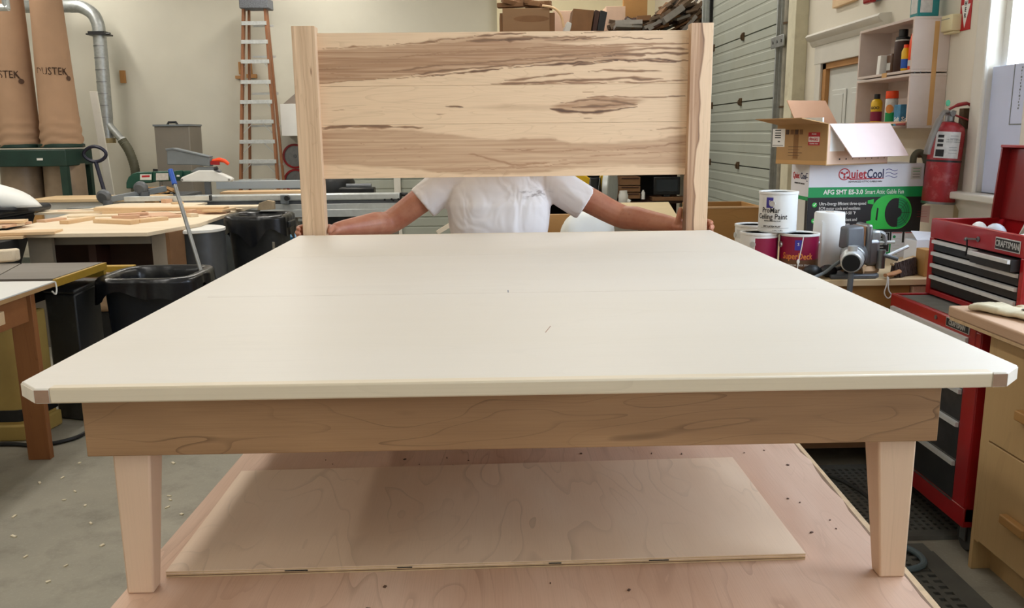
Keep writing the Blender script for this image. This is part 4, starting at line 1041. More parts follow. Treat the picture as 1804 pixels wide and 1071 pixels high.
# crosscut fence arm with two round clamps, left
part('fence_arm', MB().bar(S(190, 352, 9.1), S(292, 332, 9.5), .07, .06), M['grey_paint'], sw, .006)
for px, py, r in ((184, 346, .075), (249, 331, .075)):
    q = S(px, py, 9.1 if px < 200 else 9.3)
    part('hold_down', MB().at(TR(q, rx=PI / 2 + .3, ry=.4)).lathe([(0, -.03), (r * .8, -.03), (r, -.01), (r, .03), (r * .7, .05), (0, .05)], (0, 0, 0), 18), M['iron'], sw)
    part('hold_down_foot', MB().cyl(q + Vector((.03, 0, -.04)), q + Vector((.03, 0, -.11)), .05, n=12), M['iron'], sw)
part('side_wing', MB().box(S(120, 360, 9.3).x, x0_ + .6, 9.25, 9.55, .84, .87), M['galv'], sw, .004)

# dark round machine head on the far saw, seen under the headboard
rm = thing('shop_vacuum', 'dark round-lidded shop vacuum behind the table saw rail', 'vacuum', (-2.05, 11.05, 0))
q = at(588, 322, Y=11.05)
part('drum', MB().lathe([(.2, .05), (.24, .1), (.24, .72), (.25, .74)], (q.x, 11.05, 0), 24), M['iron'], rm)
part('lid', MB().lathe([(.25, .74), (.27, .8), (.27, 1.02), (.25, 1.06), (.1, 1.1), (0, 1.1)], (q.x, 11.05, 0), 24), M['black'], rm)
for k_ in range(3): part('caster', MB().ball((q.x + .18 * math.cos(2.1 * k_), 11.05 + .18 * math.sin(2.1 * k_), .03), .03), M['rubber'], rm)
q = at(628, 330, Y=10.4)
fr = thing('feed_roller', 'flat black roller unit beside the shop vacuum', 'roller', (q.x, 10.4, .985))
part('housing', MB().box(q.x - .2, q.x + .22, 10.3, 10.5, .9, .985), M['black'], fr, .015)
part('roller', MB().cyl((q.x - .12, 10.4, 1.0), (q.x + .18, 10.4, 1.0), .03), M['iron'], fr)
part('stand', MB().box(q.x - .1, q.x + .12, 10.34, 10.46, 0, .9), M['iron'], fr)

# ================================================================ lumber table, bins, boards
LT = thing('lumber_table', 'plywood-sided assembly table covered with cut boards', 'table', (-3.4, 7.3, 0))
TZ = .9
poly = [(-3.78, 6.5), (-3.3, 6.46), (at(268, 407, Z=TZ).x, 6.46), (at(352, 393, Z=TZ).x, at(352, 393, Z=TZ).y), (-2.5, 8.9), (-4.12, 8.9)]
part('table_top', MB().prism(poly, TZ - .03, TZ, 'xy'), M['lumber_pale'], LT, .003)
part('apron_strip', MB().box(-3.6, -2.672, 6.66, 6.69, .79, .87), M['taupe'], LT)
part('corner_panel', MB().box(-2.67, -2.56, 6.68, 6.71, 0, .87), mat('grey_ply_panel', '#95897a', .7, var=.08), LT)
part('side_panel', MB().hexa([(-2.5595, 6.68, 0), (-2.53, 6.68, 0), (-2.515, 6.88, 0), (-2.485, 6.88, 0), (-2.5595, 6.68, .87), (-2.53, 6.68, .87), (-2.515, 6.88, .87), (-2.485, 6.88, .87)]), M['card_dark'], LT)
part('left_panel', MB().box(-3.56, -3.38, 6.56, 6.6, 0, .87), mat('grey_ply_panel_left', '#857b6c', .7, var=.08), LT)
part('shelf_back', MB().box(-3.7, -2.6, 7.0, 7.03, 0, .86), M['dark_brown'], LT)
part('divider', MB().box(-3.2, -3.14, 6.75, 7.0, 0, .86), M['dark_brown'], LT)
part('bottom_shelf', MB().box(-3.7, -2.6, 6.72, 7.0, .3, .33), M['dark_brown'], LT)
rt = thing('round_table', 'small white-edged round tabletop tucked beside the lumber table', 'table', (-2.47, 7.1, 0))
part('top', MB().lathe([(0, .835), (.22, .835), (.24, .842), (.24, .862), (.22, .868), (0, .868)], (-2.47, 7.1, 0), 40), M['white'], rt)
part('drum_base', MB().lathe([(.2, 0), (.2, .835)], (-2.44, 7.12, 0), 28), mat('grey_steel_drum', '#5f6266', .35, .6, var=.25, scale=4), rt)

def board(label, p0, p1, w, z, h=.02, m='lumber', name='board', group=None):
    """a plank lying flat: p0, p1 photograph points of its near lower edge at height z"""
    a_, b2 = at(*p0, Z=z), at(*p1, Z=z); d_ = (b2 - a_).normalized(); n = Vector((-d_.y, d_.x, 0)) * w
    if n.y < 0: n = -n
    pts = [a_, b2, a_ + n, b2 + n]; mb_ = MB().hexa(pts + [q_ + Vector((0, 0, h)) for q_ in pts])
    return solo(name, label, 'board', mb_, M[m], .0015, group=group)
board('longest pale board lying across the back of the lumber table', (168, 368), (330, 367), .5, TZ, .02, 'lumber_pale')
board('wide pale board lying on the lumber table behind the broom handle', (60, 379), (300, 371), .34, TZ, .02, 'lumber_pale')
board('long pale board running to the right end of the lumber table', (235, 369), (452, 367), .2, TZ + .021, .02, 'lumber_pale')
board('long thick maple board overhanging the right side of the lumber table', (165, 372), (394, 371), .13, TZ + .03, .03, 'lumber')
board('dark-edged board under the thick maple board on the right', (335, 377), (398, 376), .16, TZ + .002, .03, 'lumber_pink')
board('short pale board lying beside the corner overhang of the lumber table', (392, 374), (416, 369), .2, TZ + .02, .02, 'lumber')
board('wide pink-tan board lying in the middle of the lumber table', (245, 388), (320, 383), .4, TZ, .025, 'lumber_pink')
board('small stacked block at the right end of the tan board', (328, 380), (338, 380), .1, TZ, .05, 'lumber_pink', 'wood_block')
board('pale small block beside the broom handle on the lumber table', (337, 383), (350, 382), .1, TZ, .03, 'lumber_pale', 'wood_block')
board('narrow strip under the pink-tan board pile on the lumber table', (180, 378), (250, 377), .1, TZ + .001, .03, 'lumber')
board('narrow dark strip near the middle of the lumber table', (210, 381), (262, 378), .06, TZ + .03, .02, 'lumber_pink')
board('pale strip lying left of the narrow dark strip', (118, 384), (225, 381), .12, TZ, .016, 'lumber_pale')
board('square pinkish stick resting across two strips on the lumber table', (197, 388), (246, 386), .05, TZ + .012, .035, 'lumber_pink')
board('short dark-ended stick end beside the square pinkish stick', (246, 389), (255, 386), .06, TZ, .03, 'lumber_pink', 'wood_block')
board('short maple board at the front right of the lumber table', (248, 393), (297, 388), .1, TZ, .03, 'lumber')
board('short thick maple board at the front middle of the lumber table', (164, 393), (230, 396), .09, TZ, .035, 'lumber')
board('maple block lying askew at the front left of the lumber table', (121, 395), (168, 387), .08, TZ, .03, 'lumber')
board('curved-cut thin board near the front left of the lumber table', (80, 392), (118, 387), .09, TZ, .02, 'lumber_pink')
board('thin pinkish slat beyond the curved-cut thin board', (100, 376), (180, 373), .1, TZ, .02, 'lumber_pink')
board('small loose chunk behind the thick maple board', (292, 358), (304, 357), .08, TZ + .021, .04, 'lumber_pink', 'wood_block')
board('small orange-brown block on the long pale board', (304, 360), (324, 359), .08, TZ + .043, .02, 'lumber', 'wood_block')
mb = MB(); q0 = [at(x, y, Y=7.9) for x, y in ((453, 371), (456, 358), (470, 353), (482, 355), (483, 369))]
solo('broken_board', 'broken tan slab of board standing at the bin end of the lumber table', 'board', mb.prism([(q.x, q.z) for q in q0], 7.9, 7.96, 'xz'), mat('crumbly_board', '#a9967a', .85, var=.2, scale=12), .003)
solo('dark_tray', 'flat black tray lying between the long pale board and the lined bin', 'tray', MB().box(at(422, 368, Z=.88).x, at(456, 366, Z=.88).x, 8.2, 8.5, .84, .88), M['black'], .006)
# stack of boards at the far left
for i, (p0, p1, w_, z, h_, m_, lab) in enumerate((((-40, 424), (40, 421), .16, .872, .02, 'lumber', 'lowest board of the short stack at the left edge of the lumber table'),
        ((-40, 417), (96, 413), .2, .895, .022, 'lumber', 'longest board of the short stack at the left edge of the lumber table'),
        ((-40, 408), (44, 397), .17, .92, .02, 'lumber_pale', 'slanting board in the short stack at the left edge'),
        ((10, 402), (57, 394), .1, .921, .02, 'lumber_pink', 'thin dark-ended board poking from the short stack at the left edge'),
        ((-40, 396), (42, 393), .16, .945, .02, 'lumber', 'topmost board of the short stack at the left edge'))):
    board(lab, p0, p1, w_, z, h_, m_)
solo('board_rest', 'rough black crate under the short stack of boards at the left edge', 'crate', MB().box(-4.6, -3.56, 6.05, 6.44, 0, .87), M['dark'], .004)

# dark tool bin with a white sack at the far left
tb = thing('tool_bin', 'dark blue-black lidded tote bin standing at the left edge behind the boards', 'bin', (-4.6, 7.9, 0))
q = at(85, 375, Y=7.6); q.x -= .36
part('bin_body', MB().hexa([(-5.6, 7.5, .3), (q.x - .3, 7.5, .3), (-5.6, 8.2, .3), (q.x - .3, 8.2, .3), (-5.6, 7.4, .92), (q.x - .1, 7.4, .92), (-5.6, 8.3, .92), (q.x - .1, 8.3, .92)]), M['bin_plastic'], tb, .03)
part('bin_lid', MB().box(-5.7, q.x + .02, 7.35, 8.35, .93, 1.0), M['bin_plastic'], tb, .03, 3)
part('side_handle', MB().tube(smooth_path([(q.x - .5, 7.34, .97), (q.x - .1, 7.3, 1.02), (q.x + .08, 7.5, 1.0), (q.x + .06, 7.8, .98)], 4), .025, 8), M['bin_plastic'], tb)
part('latch', MB().box(q.x - .75, q.x - .45, 7.33, 7.36, .84, .96), M['black'], tb, .01)
part('base', MB().box(-5.5, q.x - .35, 7.55, 8.15, 0, .3), M['dark'], tb)
mb = MB()
def sack(cx, cy, cz, rx, ry, rz, sd, lean=0):
    def P(u, v):
        th = 2 * PI * u; ph = PI * (v - .5)
        k_ = 1 + .09 * math.sin(3 * th + sd) + .06 * math.sin(5 * th + 7 * v + sd)
        z = math.sin(ph)
        return (cx + rx * math.cos(ph) ** .8 * math.cos(th) * k_ - lean * z, cy + ry * math.cos(ph) ** .8 * math.sin(th) * k_, max(cz - rz * .55, cz + rz * z))
    return MB().grid(P, 28, 20, True)
sk_ = sack(-5.02, 7.7, 1.12, .82, .3, .2, 1., .45)
solo('white_sack', 'white plastic sack slumped on the dark tote bin at the left edge', 'bag', sk_, M['white_bag'], smooth=180)

def square_bin(root, cx, cy, rim, base, h, z0=0, m='bin_plastic'):
    def sq(r, th, e=4.2):
        c, s_ = math.cos(th), math.sin(th); k_ = (abs(c) ** e + abs(s_) ** e) ** (-1 / e); return r * k_ * c, r * k_ * s_
    n = 40; prof = [(base, .0), (base + (rim - base) * .55, h * .6), (base + (rim - base) * .62, h * .62), (rim * .96, h * .9), (rim, h * .92), (rim + .02, h), (rim - .005, h), (rim - .02, h * .93), (base - .03, .04)]
    def P(u, v):
        k_ = v * (len(prof) - 1); i = min(int(k_ + 1e-6), len(prof) - 2); f_ = k_ - i
        r = prof[i][0] * (1 - f_) + prof[i + 1][0] * f_; z = prof[i][1] * (1 - f_) + prof[i + 1][1] * f_
        x, y = sq(r, 2 * PI * u); return (cx + x, cy + y, z0 + z)
    mb_ = MB().grid(P, n, len(prof), True); mb_.f.append(tuple(range(n))[::-1]); mb_.f.append(tuple((len(prof) - 1) * n + j for j in range(n)))
    return mb_, sq
t1 = thing('trash_bin', 'square dark rubbish bin with a black liner, a broom standing in it', 'bin', (-2.03, 5.12, 0))
mb, sq = square_bin(t1, -2.03, 5.12, .265, .215, .79)
part('bin_shell', mb, M['bin_plastic'], t1, smooth=40)
def lin_(cx, cy, r, z, drop, sd, n=60):
    def P(u, v):
        th = 2 * PI * u; wob = .004 * math.sin(9 * th + sd) + .003 * math.sin(17 * th)
        if v < .45:
            k_ = v / .45; x, y = sq(r - .035 - .04 * (1 - k_) + wob * .5, th); return (cx + x, cy + y, z - .32 * (1 - k_) + .012)
        if v < .6:
            k_ = (v - .45) / .15; x, y = sq(r - .035 + .065 * k_ + wob * .4, th); return (cx + x, cy + y, z + .014 + .012 * math.sin(k_ * PI))
        k_ = (v - .6) / .4; x, y = sq(r + .03 + wob * (1 + k_) + .006 * k_, th)
        return (cx + x, cy + y, z + .012 - k_ * drop * (.45 + .4 * math.sin(2 * th + sd) ** 2 + .15 * math.sin(7 * th)))
    return MB().grid(P, n, 22, True)
part('bin_liner', lin_(-2.03, 5.12, .265, .785, .15, .4), M['liner'], t1, smooth=180)
for sy in (-1, 1): part('bin_handle', MB().box(-2.03 + sy * .258 - .018, -2.03 + sy * .258 + .018, 5.05, 5.19, .66, .7), M['black'], t1, .008)
br = thing('broom', 'grey-handled broom with a blue grip standing upside down in the rubbish bin', 'broom', (-2.0, 5.2, .1))
p0, p1 = at(300, 299, Y=5.55), at(352, 470, Y=5.2)
dv = (p1 - p0); pe = p1 + dv * .55
part('handle', MB().cyl(p0 + dv * .16, pe, .0125, n=12), M['steel'], br)
part('grip', MB().cyl(p0, p0 + dv * .16, .0165, n=12), M['blue'], br, .004, label='blue plastic grip')
part('broom_head', MB().cbox(pe, (.26, .06, .06), Euler((0, .1, 0))), M['black'], br, .01)

t2 = thing('lined_bin', 'tall square dark bin with a crumpled black liner behind the lumber table', 'bin', (-2.1, 7.72, 0))
mb, sq = square_bin(t2, -2.1, 7.72, .25, .2, .9)
part('bin_shell', mb, M['black_dusty'], t2, smooth=40)
part('bin_liner', lin_(-2.1, 7.72, .25, .895, .26, 1.7), M['liner'], t2, smooth=180)
part('bin_handle', MB().box(-1.845, -1.8, 7.6, 7.8, .8, .86), M['black'], t2, .01)
q = at(489, 440, Y=7.35); solo('bin_stick', 'thin pale stick standing against the right side of the lined bin', 'stick', MB().box(q.x - .008, q.x + .008, 7.22, 7.24, 0, .72), M['taupe'])
q = at(502, 410, Y=8.2); solo('blue_case', 'small blue case on the floor to the right of the lined bin', 'case', MB().box(q.x - .2, q.x + .18, 8.15, 8.45, .0, .62).box(q.x - .22, q.x + .2, 8.14, 8.46, .62, .66), mat('blue_grey_case', '#2c6f96', .5), .01)

# ================================================================ near left: laminate-topped table, old saw, black box
wt = thing('laminate_table', 'white laminate-topped worktable on fir legs at the left edge', 'table', (-2.8, 3.7, 0))
part('table_top', MB().box(-3.5, -2.205, 2.7, 4.27, .893, .9), mat('white_laminate', '#e4e4e0', .3, var=.02), wt, .001)
part('top_core', MB().box(-3.5, -2.206, 2.7, 4.269, .872, .8929), M['card'], wt, .002)
part('edge_tape', MB().tube(smooth_path([(-2.2, 4.26, .897), (-2.197, 4.26, .86), (-2.2, 4.25, .835), (-2.203, 4.225, .855)], 4), .004, 6), M['white'], wt)
part('apron', MB().box(-2.3, -2.265, 2.85, 4.1, .73, .872), M['fir_x'], wt, .002)
part('apron', MB().box(-3.3, -2.37, 4.13, 4.165, .76, .872), M['fir_x'], wt, .002)
part('apron_cleat', MB().box(-2.264, -2.24, 3.4, 3.86, .77, .83), M['lumber'], wt, .002)
for x, y in ((-2.335, 4.165), (-3.4, 4.165), (-2.335, 2.86), (-3.4, 2.86)):
    lg = part('leg', MB().box(x - .045, x + .065, y - .02, y + .02, 0, .872), M['fir'], wt, .002)
    part('leg_face', MB().box(x - .045, x - .005, y + .0205, y + .1, .0, .87), M['fir'], lg, .002)

os_ = thing('old_table_saw', 'old table saw with worn dark top, ochre edges and a golden base', 'table saw', (-2.85, 4.75, 0))
M['worn'] = wood('worn_dark_top', '#746c62', '#5c544b', 0, 1.2, 5, .15, .8, .5, .25, 5, seed=40)
xr = -2.318
part('saw_top', MB().prism([(xr, 4.47), (xr, 5.05), (-2.79, 5.05), (-2.635, 4.47)], .858, .88, 'xy'), M['worn'], os_, .002)
part('saw_top', MB().prism([(-2.643, 4.47), (-2.798, 5.05), (-3.6, 5.05), (-3.6, 4.47)], .858, .88, 'xy'), M['worn'], os_, .002)
part('slot', MB().prism([(-2.625, 4.46), (-2.785, 5.06), (-2.805, 5.06), (-2.65, 4.46)], .85, .86, 'xy'), M['dark'], os_)
part('edge_rail', MB().box(xr + .0005, xr + .02, 4.46, 5.06, .835, .877), M['dull_yellow'], os_, .003)
part('rear_rail', MB().box(-3.6, xr, 5.055, 5.085, .79, .87), M['dull_yellow'], os_, .003)
part('trunnion_box', MB().box(-3.4, -2.62, 4.5, 4.98, .68, .857), M['dark'], os_)
q = at(57, 755, Z=.05)
part('base', MB().prism([(-2.52 + .07 * math.sin(a_) - .07, 4.54 - .1 + .1 * (1 - math.cos(a_))) for a_ in [i * PI / 12 for i in range(7)]] + [(-2.5, 4.7), (-3.4, 4.7), (-3.4, 4.44)], .03, .68, 'xy'), M['golden_paint'], os_, .012)
part('base_stripe', MB().prism([(-2.515 + .07 * math.sin(a_) - .07, 4.535 - .1 + .1 * (1 - math.cos(a_))) for a_ in [i * PI / 12 for i in range(7)]] + [(-2.495, 4.705), (-3.405, 4.705), (-3.405, 4.435)], .105, .17, 'xy'), M['black'], os_, .002)
part('base_foot', MB().prism([(-2.5 + .07 * math.sin(a_) - .07, 4.52 - .1 + .1 * (1 - math.cos(a_))) for a_ in [i * PI / 12 for i in range(7)]] + [(-2.48, 4.71), (-3.42, 4.71), (-3.42, 4.42)], 0, .09, 'xy'), M['golden_paint'], os_, .01)
q0, q1 = at(-10, 466, Z=.88), at(27, 461, Z=.88)
solo('cream_fence', 'short cream-coloured block lying on the old table saw top', 'block', MB().hexa([(q0.x - .2, q0.y - .05, .88), (q1.x, q1.y, .88), (q0.x - .2, q0.y + .02, .88), (q1.x, q1.y + .07, .88), (q0.x - .2, q0.y - .05, .955), (q1.x, q1.y, .955), (q0.x - .2, q0.y + .02, .955), (q1.x, q1.y + .07, .955)]), M['lumber_pale'], .012)
bb = thing('black_box', 'black box cabinet standing on the floor beside the laminate table', 'cabinet', (-2.45, 4.85, 0))
part('carcass', MB().hexa([(-2.55, 4.8, 0), (-2.345, 4.73, 0), (-2.59, 5.17, 0), (-2.385, 5.12, 0), (-2.55, 4.8, .745), (-2.345, 4.73, .745), (-2.59, 5.17, .745), (-2.385, 5.12, .745)]), M['black_dusty'], bb, .012)
part('top_lid', MB().hexa([(-2.558, 4.795, .746), (-2.34, 4.72, .746), (-2.596, 5.18, .746), (-2.38, 5.13, .746), (-2.558, 4.795, .77), (-2.34, 4.72, .77), (-2.596, 5.18, .77), (-2.38, 5.13, .77)]), M['black_dusty'], bb, .01)
ym = thing('sander', 'tan machine with an ochre top rail between the black box and the rubbish bin', 'machine', (-2.5, 5.9, 0))
q0, q1 = at(150, 478, Y=5.75), at(232, 466, Y=5.75)
part('top_rail', MB().box(q0.x - .3, q1.x, 5.75, 5.82, q0.z - .01, q1.z - .01), M['dull_yellow'], ym, .004)
part('body', MB().box(q0.x - .1, at(196, 500, Y=5.8).x, 5.8, 6.1, .42, q0.z - .02), mat('tan_casting', '#a08468', .6, var=.1), ym, .05, 4)
part('base', MB().box(q0.x - .05, at(192, 500, Y=5.8).x, 5.83, 6.08, 0, .42), M['dark'], ym, .01)
cb = smooth_path([(-3.1, 4.25, .012), (-2.64, 4.35, .012), (-2.45, 4.33, .012), (-2.32, 4.38, .012), (-2.26, 4.52, .012), (-2.285, 4.9, .012), (-2.3, 5.6, .012)], 6)
solo('power_cord', 'black power cord snaking on the concrete under the laminate table', 'cord', MB().tube(cb, .011, 8), M['black'])
random.seed(21); s = MB()
for px, py in ((374, 0), (150, 890), (160, 921), (25, 909), (116, 996), (132, 865), (113, 880), (24, 944), (295, 893), (298, 873), (300, 880), (140, 815), (110, 841), (65, 800), (85, 1024), (305, 815), (70, 850), (210, 850), (320, 905), (45, 980), (180, 960)):
    if py < 700: continue
    q = at(px, py, Z=.004); s.cbox((q.x, q.y, .003), (random.uniform(.012, .03), random.uniform(.006, .012), .005), Euler((0, 0, random.uniform(0, 3))))
o = part('wood_chips', s, M['chip']); o['kind'] = 'stuff'; o['label'] = 'pale wood chips scattered on the concrete floor at the left'; o['category'] = 'chips'
# ================================================================ loft rack behind the headboard, right
LZ = 2.70
lr = thing('storage_rack', 'tall dark timber storage rack with boxes on its top behind the headboard', 'rack', (1.2, 10.3, 0))
part('loft_deck', MB().box(.05, 2.36, 9.85, 11.0, LZ - .06, LZ), M['card_dark'], lr)
for x in (.1, 2.3):
    for y in (9.9, 10.92): part('post', MB().box(x - .045, x + .045, y - .045, y + .045, 0, LZ - .06), M['dark_brown'], lr)
for z in (.4, .815, 1.5, 2.1): part('shelf', MB().box(.1, 2.3, 9.9, 10.95, z - .03, z), M['dark_brown'], lr)
part('back_panel', MB().box(.1, 2.3, 10.96, 10.98, 0, LZ - .06), M['dark'], lr)
def L(px, py, Y=10.0): return at(px, py, Y=Y)
def lbox(name, lab, cat, x0, x1, ytop, m, Y=9.9, dep=.4, zb=None, bev=.004):
    a_, b2 = L(x0, ytop, Y), L(x1, ytop, Y); zb = LZ if zb is None else zb
    return MB().box(a_.x, b2.x, Y, Y + dep, zb, a_.z)
wb = thing('open_crate', 'plywood crate with a dark oval stain, brown paper heaped on it, on the rack top', 'crate', (.4, 10.0, LZ))
a_, b2 = L(885, 15), L(968, 15)
part('front_panel', MB().box(a_.x, b2.x, 9.98, 10.0, LZ, a_.z), wood('aged_crate_ply', '#8f6c48', '#7b5a3a', 0, 1., 6, .2, .6), wb, .002)
c_ = L(936, 33, 9.978)
part('oval_stain', MB().prism([(c_.x + .2 * math.cos(2 * PI * i / 24), c_.z + .035 * math.sin(2 * PI * i / 24)) for i in range(24)], 9.9785, 9.98, 'xz'), M['card_dark'], wb)
part('crate_body', MB().box(a_.x - .03, b2.x + .06, 10.0, 10.45, LZ, a_.z - .05), M['card_dark'], wb)
mb = MB(); random.seed(4)
for i in range(9):
    q = L(random.uniform(897, 955), random.uniform(4, 12), 10.1); mb.cbox((q.x, 10.15 + random.uniform(-.08, .08), max(q.z, a_.z - .02)), (.3, .12, .05), Euler((random.uniform(-.3, .3), random.uniform(-.25, .25), random.uniform(-.4, .4))))
solo('paper_heap', 'crumpled brown paper heaped on the plywood crate of the rack top', 'paper', mb, M['card_dark'], .006)
solo('cane_hoop', 'thin cane hoop arching down beside the plywood crate on the rack top', 'hoop', MB().tube(smooth_path([L(955, 10, 9.95), L(975, 14, 9.95), L(988, 27, 9.95), L(993, 48, 9.95)], 5), .014, 8), M['lumber'])
for x0, x1, yt, m_, lab, lean in ((996, 1006, 38, 'qc_side', 'slim pale folder leaning left of the brown cartons on the rack top', .02), (1007, 1044, 15, 'card_dark', 'large flat brown carton standing on the rack top', .02), (1046, 1054, 17, 'dark_brown', 'thin dark carton beside the large flat brown carton', .02), (1055, 1067, 18, 'black', 'narrow black carton at the right end of the row on the rack top', .02)):
    a_, b2 = L(x0, yt, 9.95), L(x1, yt, 9.95)
    solo('flat_carton', lab, 'carton', MB().hexa([(a_.x - lean, 9.95, LZ), (b2.x - lean, 9.95, LZ), (a_.x - lean, 10.3, LZ), (b2.x - lean, 10.3, LZ), (a_.x + lean, 9.95, a_.z), (b2.x + lean, 9.95, a_.z - .02), (a_.x + lean, 10.3, a_.z), (b2.x + lean, 10.3, a_.z - .02)]), M[m_], .004, group='cartons on the rack top')
solo('pale_carton', 'pale cardboard carton behind the black carton on the rack top', 'carton', lbox('', '', '', 1068, 1102, 11, None, 10.35, .4), M['card_pale'], .004)
solo('back_carton', 'low pale carton behind the cane hoop on the rack top', 'carton', lbox('', '', '', 975, 1068, 19, None, 10.5, .3), M['card_pale'], .004)
solo('upright_board', 'tall tan wooden board standing upright on the rack top', 'board', lbox('', '', '', 1099, 1142, -60, None, 10.6, .06), M['tan_ply'], .003)
# scrap wood pile: every offcut by itself
random.seed(9); mats_ = [M['card_dark'], M['rust'], M['iron'], M['dark_brown'], M['taupe'], M['galv'] if False else M['grey_paint']]
M['old_wood'] = mat('weathered_offcut', '#6d5a48', .8, var=.25, scale=9); M['old_wood2'] = mat('grey_offcut', '#8b8680', .8, var=.15, scale=9)
mats_ = [M['old_wood'], M['card_dark'], M['old_wood2'], M['dark_brown'], M['old_wood']]
def offcut(px, py, ln, w_, h_, ang, Y, m_, lab='short wood offcut in the scrap pile on the rack top'):
    q = L(px, py, Y); mb_ = MB().cbox((q.x, Y, max(q.z, LZ + h_ * .7)), (ln, w_, h_), Euler((random.uniform(-.3, .3), ang, random.uniform(-.5, .5))))
    if lab.startswith('short'): lab = lab.replace('short', {'weathered_offcut': 'short brown weathered', 'dark_cardboard': 'short mid-brown', 'grey_offcut': 'short grey', 'dark_brown_stained_wood': 'short blackish brown'}[m_.name])
    o_ = solo('wood_offcut', lab, 'offcut', mb_, m_, .002); o_['group'] = 'scrap pile on the rack top'
for i in range(100):
    f_ = random.random(); px = 1143 + 88 * f_
    top = np.interp(px, [1140, 1165, 1180, 1205, 1225, 1240], [46, 20, 3, -4, 10, 22])
    offcut(px, top + (50 - top) * random.random() ** 1.1, random.uniform(.12, .27), random.uniform(.04, .08), random.uniform(.02, .045), -random.uniform(.25, .85), random.uniform(9.9, 10.35), random.choice(mats_))
for i in range(16):
    offcut(random.uniform(1078, 1140), random.uniform(30, 48), random.uniform(.08, .18), random.uniform(.06, .1), random.uniform(.03, .06), random.uniform(-.6, .6), random.uniform(9.9, 10.15), random.choice(mats_))
offcut(1108, 42, .3, .1, .05, 0, 9.9, M['old_wood2'], 'flat pale-grey offcut lying at the front of the scrap pile'); offcut(1106, 48, .3, .12, .04, .02, 9.9, M['old_wood2'], 'grey offcut under the flat pale-grey one at the front of the scrap pile')
offcut(1185, 26, .26, .14, .07, -.6, 9.86, M['old_wood2'], 'thick pale-grey offcut tilted in the middle of the scrap pile')
# things on the rack shelves seen below the headboard
for i, (x0, x1, y0, y1, m_, lab) in enumerate(((1092, 1128, 312, 326, 'card_dark', 'top one of three brown drawers stacked on the dark rack'), (1092, 1128, 328, 338, 'card_dark', 'middle one of three brown drawers stacked on the dark rack'), (1092, 1128, 340, 350, 'card_dark', 'bottom one of three brown drawers stacked on the dark rack'))):
    a_, b2 = L(x0, y0, 9.87), L(x1, y1, 9.87)
    d_ = thing('drawer_box', lab, 'drawer', (a_.x, 9.9, b2.z), group='brown drawers on the rack')
    part('box', MB().box(a_.x, b2.x, 9.87, 10.2, b2.z, a_.z), M[m_], d_, .004)
    part('drawer_edge', MB().box(a_.x + .02, b2.x - .02, 9.862, 9.87, a_.z - .02, a_.z - .008), M['dark_brown'], d_)
a_, b2 = L(1152, 312, 9.9), L(1198, 343, 9.9)
mo = thing('old_monitor', 'black flat monitor standing on the dark rack by the right bedpost', 'monitor', (a_.x, 9.9, b2.z))
part('frame', MB().box(a_.x, b2.x, 9.9, 9.95, b2.z, a_.z), M['black'], mo, .008)
part('screen', MB().box(a_.x + .03, b2.x - .03, 9.894, 9.9, b2.z + .04, a_.z - .03), mat('dark_screen', '#2a3036', .15, var=.1), mo)
part('stand', MB().box(a_.x + .12, b2.x - .12, 9.9, 10.05, b2.z - .02, b2.z), M['black'], mo)
a_, b2 = L(1131, 335, 9.88), L(1136, 351, 9.88)
solo('pale_bottle', 'small pale bottle at the end of the brown drawers', 'bottle', MB().lathe([(.022, b2.z), (.022, a_.z - .03), (.01, a_.z - .01), (.01, a_.z)], ((a_.x + b2.x) / 2, 9.9, 0), 12), M['paper'])
a_, b2 = L(1150, 343, 9.88), L(1210, 350, 9.88)
solo('low_box', 'low brown box under the black monitor on the dark rack', 'box', MB().box(a_.x, b2.x, 9.88, 10.1, .8155, at(1152, 344, Y=9.9).z - .022), M['card_dark'], .004)

# mitre saw, board on a cabinet, plywood bin behind the man's right side
ms = thing('mitre_saw', 'yellow and grey mitre saw behind the shoulder at the right', 'saw', (1.0, 8.0, 0))
Q = lambda px, py, Y=8.0: at(px, py, Y=Y)
part('stand', MB().box(Q(1030, 360).x, Q(1090, 360).x, 7.9, 8.5, 0, .86), M['dark_brown'], ms)
part('saw_base', MB().lathe([(.24, .86), (.25, .88), (.25, .92), (.2, .94)], (Q(1062, 360).x, 8.2, 0), 28), M['steel'], ms)
c_ = Q(1076, 332)
part('blade_guard', MB().at(TR(c_ + Vector((0, .05, 0)), rx=PI / 2, rz=1.2)).lathe([(0, -.03), (.2, -.03), (.21, -.02), (.21, .02), (.2, .03), (0, .03)], (0, 0, 0), 30), M['alu'], ms)
part('saw_blade', MB().at(TR(c_ + Vector((-.03, .05, -.04)), rx=PI / 2, rz=1.2)).lathe([(0, -.04), (.19, -.036), (.19, -.034), (0, -.032)], (0, 0, 0), 30), M['steel'], ms)
part('motor', MB().cyl(c_ + Vector((-.2, .1, .02)), c_ + Vector((-.05, .1, .0)), .08), M['iron'], ms)
part('saw_arm', MB().bar(c_ + Vector((-.34, .1, .16)), c_ + Vector((-.12, .08, .0)), .05, .07), M['yellow'], ms, .01, label='yellow saw arm')
part('saw_handle', MB().tube(smooth_path([c_ + Vector((-.1, .02, -.02)), c_ + Vector((-.08, 0, .1)), c_ + Vector((-.02, 0, .16)), c_ + Vector((.03, .02, .14))], 4), .028, 10), M['yellow'], ms, label='yellow handle')
part('dust_chute', MB().cyl(c_ + Vector((-.14, -.02, -.12)), c_ + Vector((-.15, -.02, .1)), .045), M['black'], ms)
q = Q(1098, 345, 7.9)
wd = thing('white_fitting', 'white plastic dust fitting standing in front of the brown drawers', 'fitting', (q.x, 7.9, 0))
q0_, q1_ = Q(1098, 336, 7.9), Q(1100, 360, 7.9)
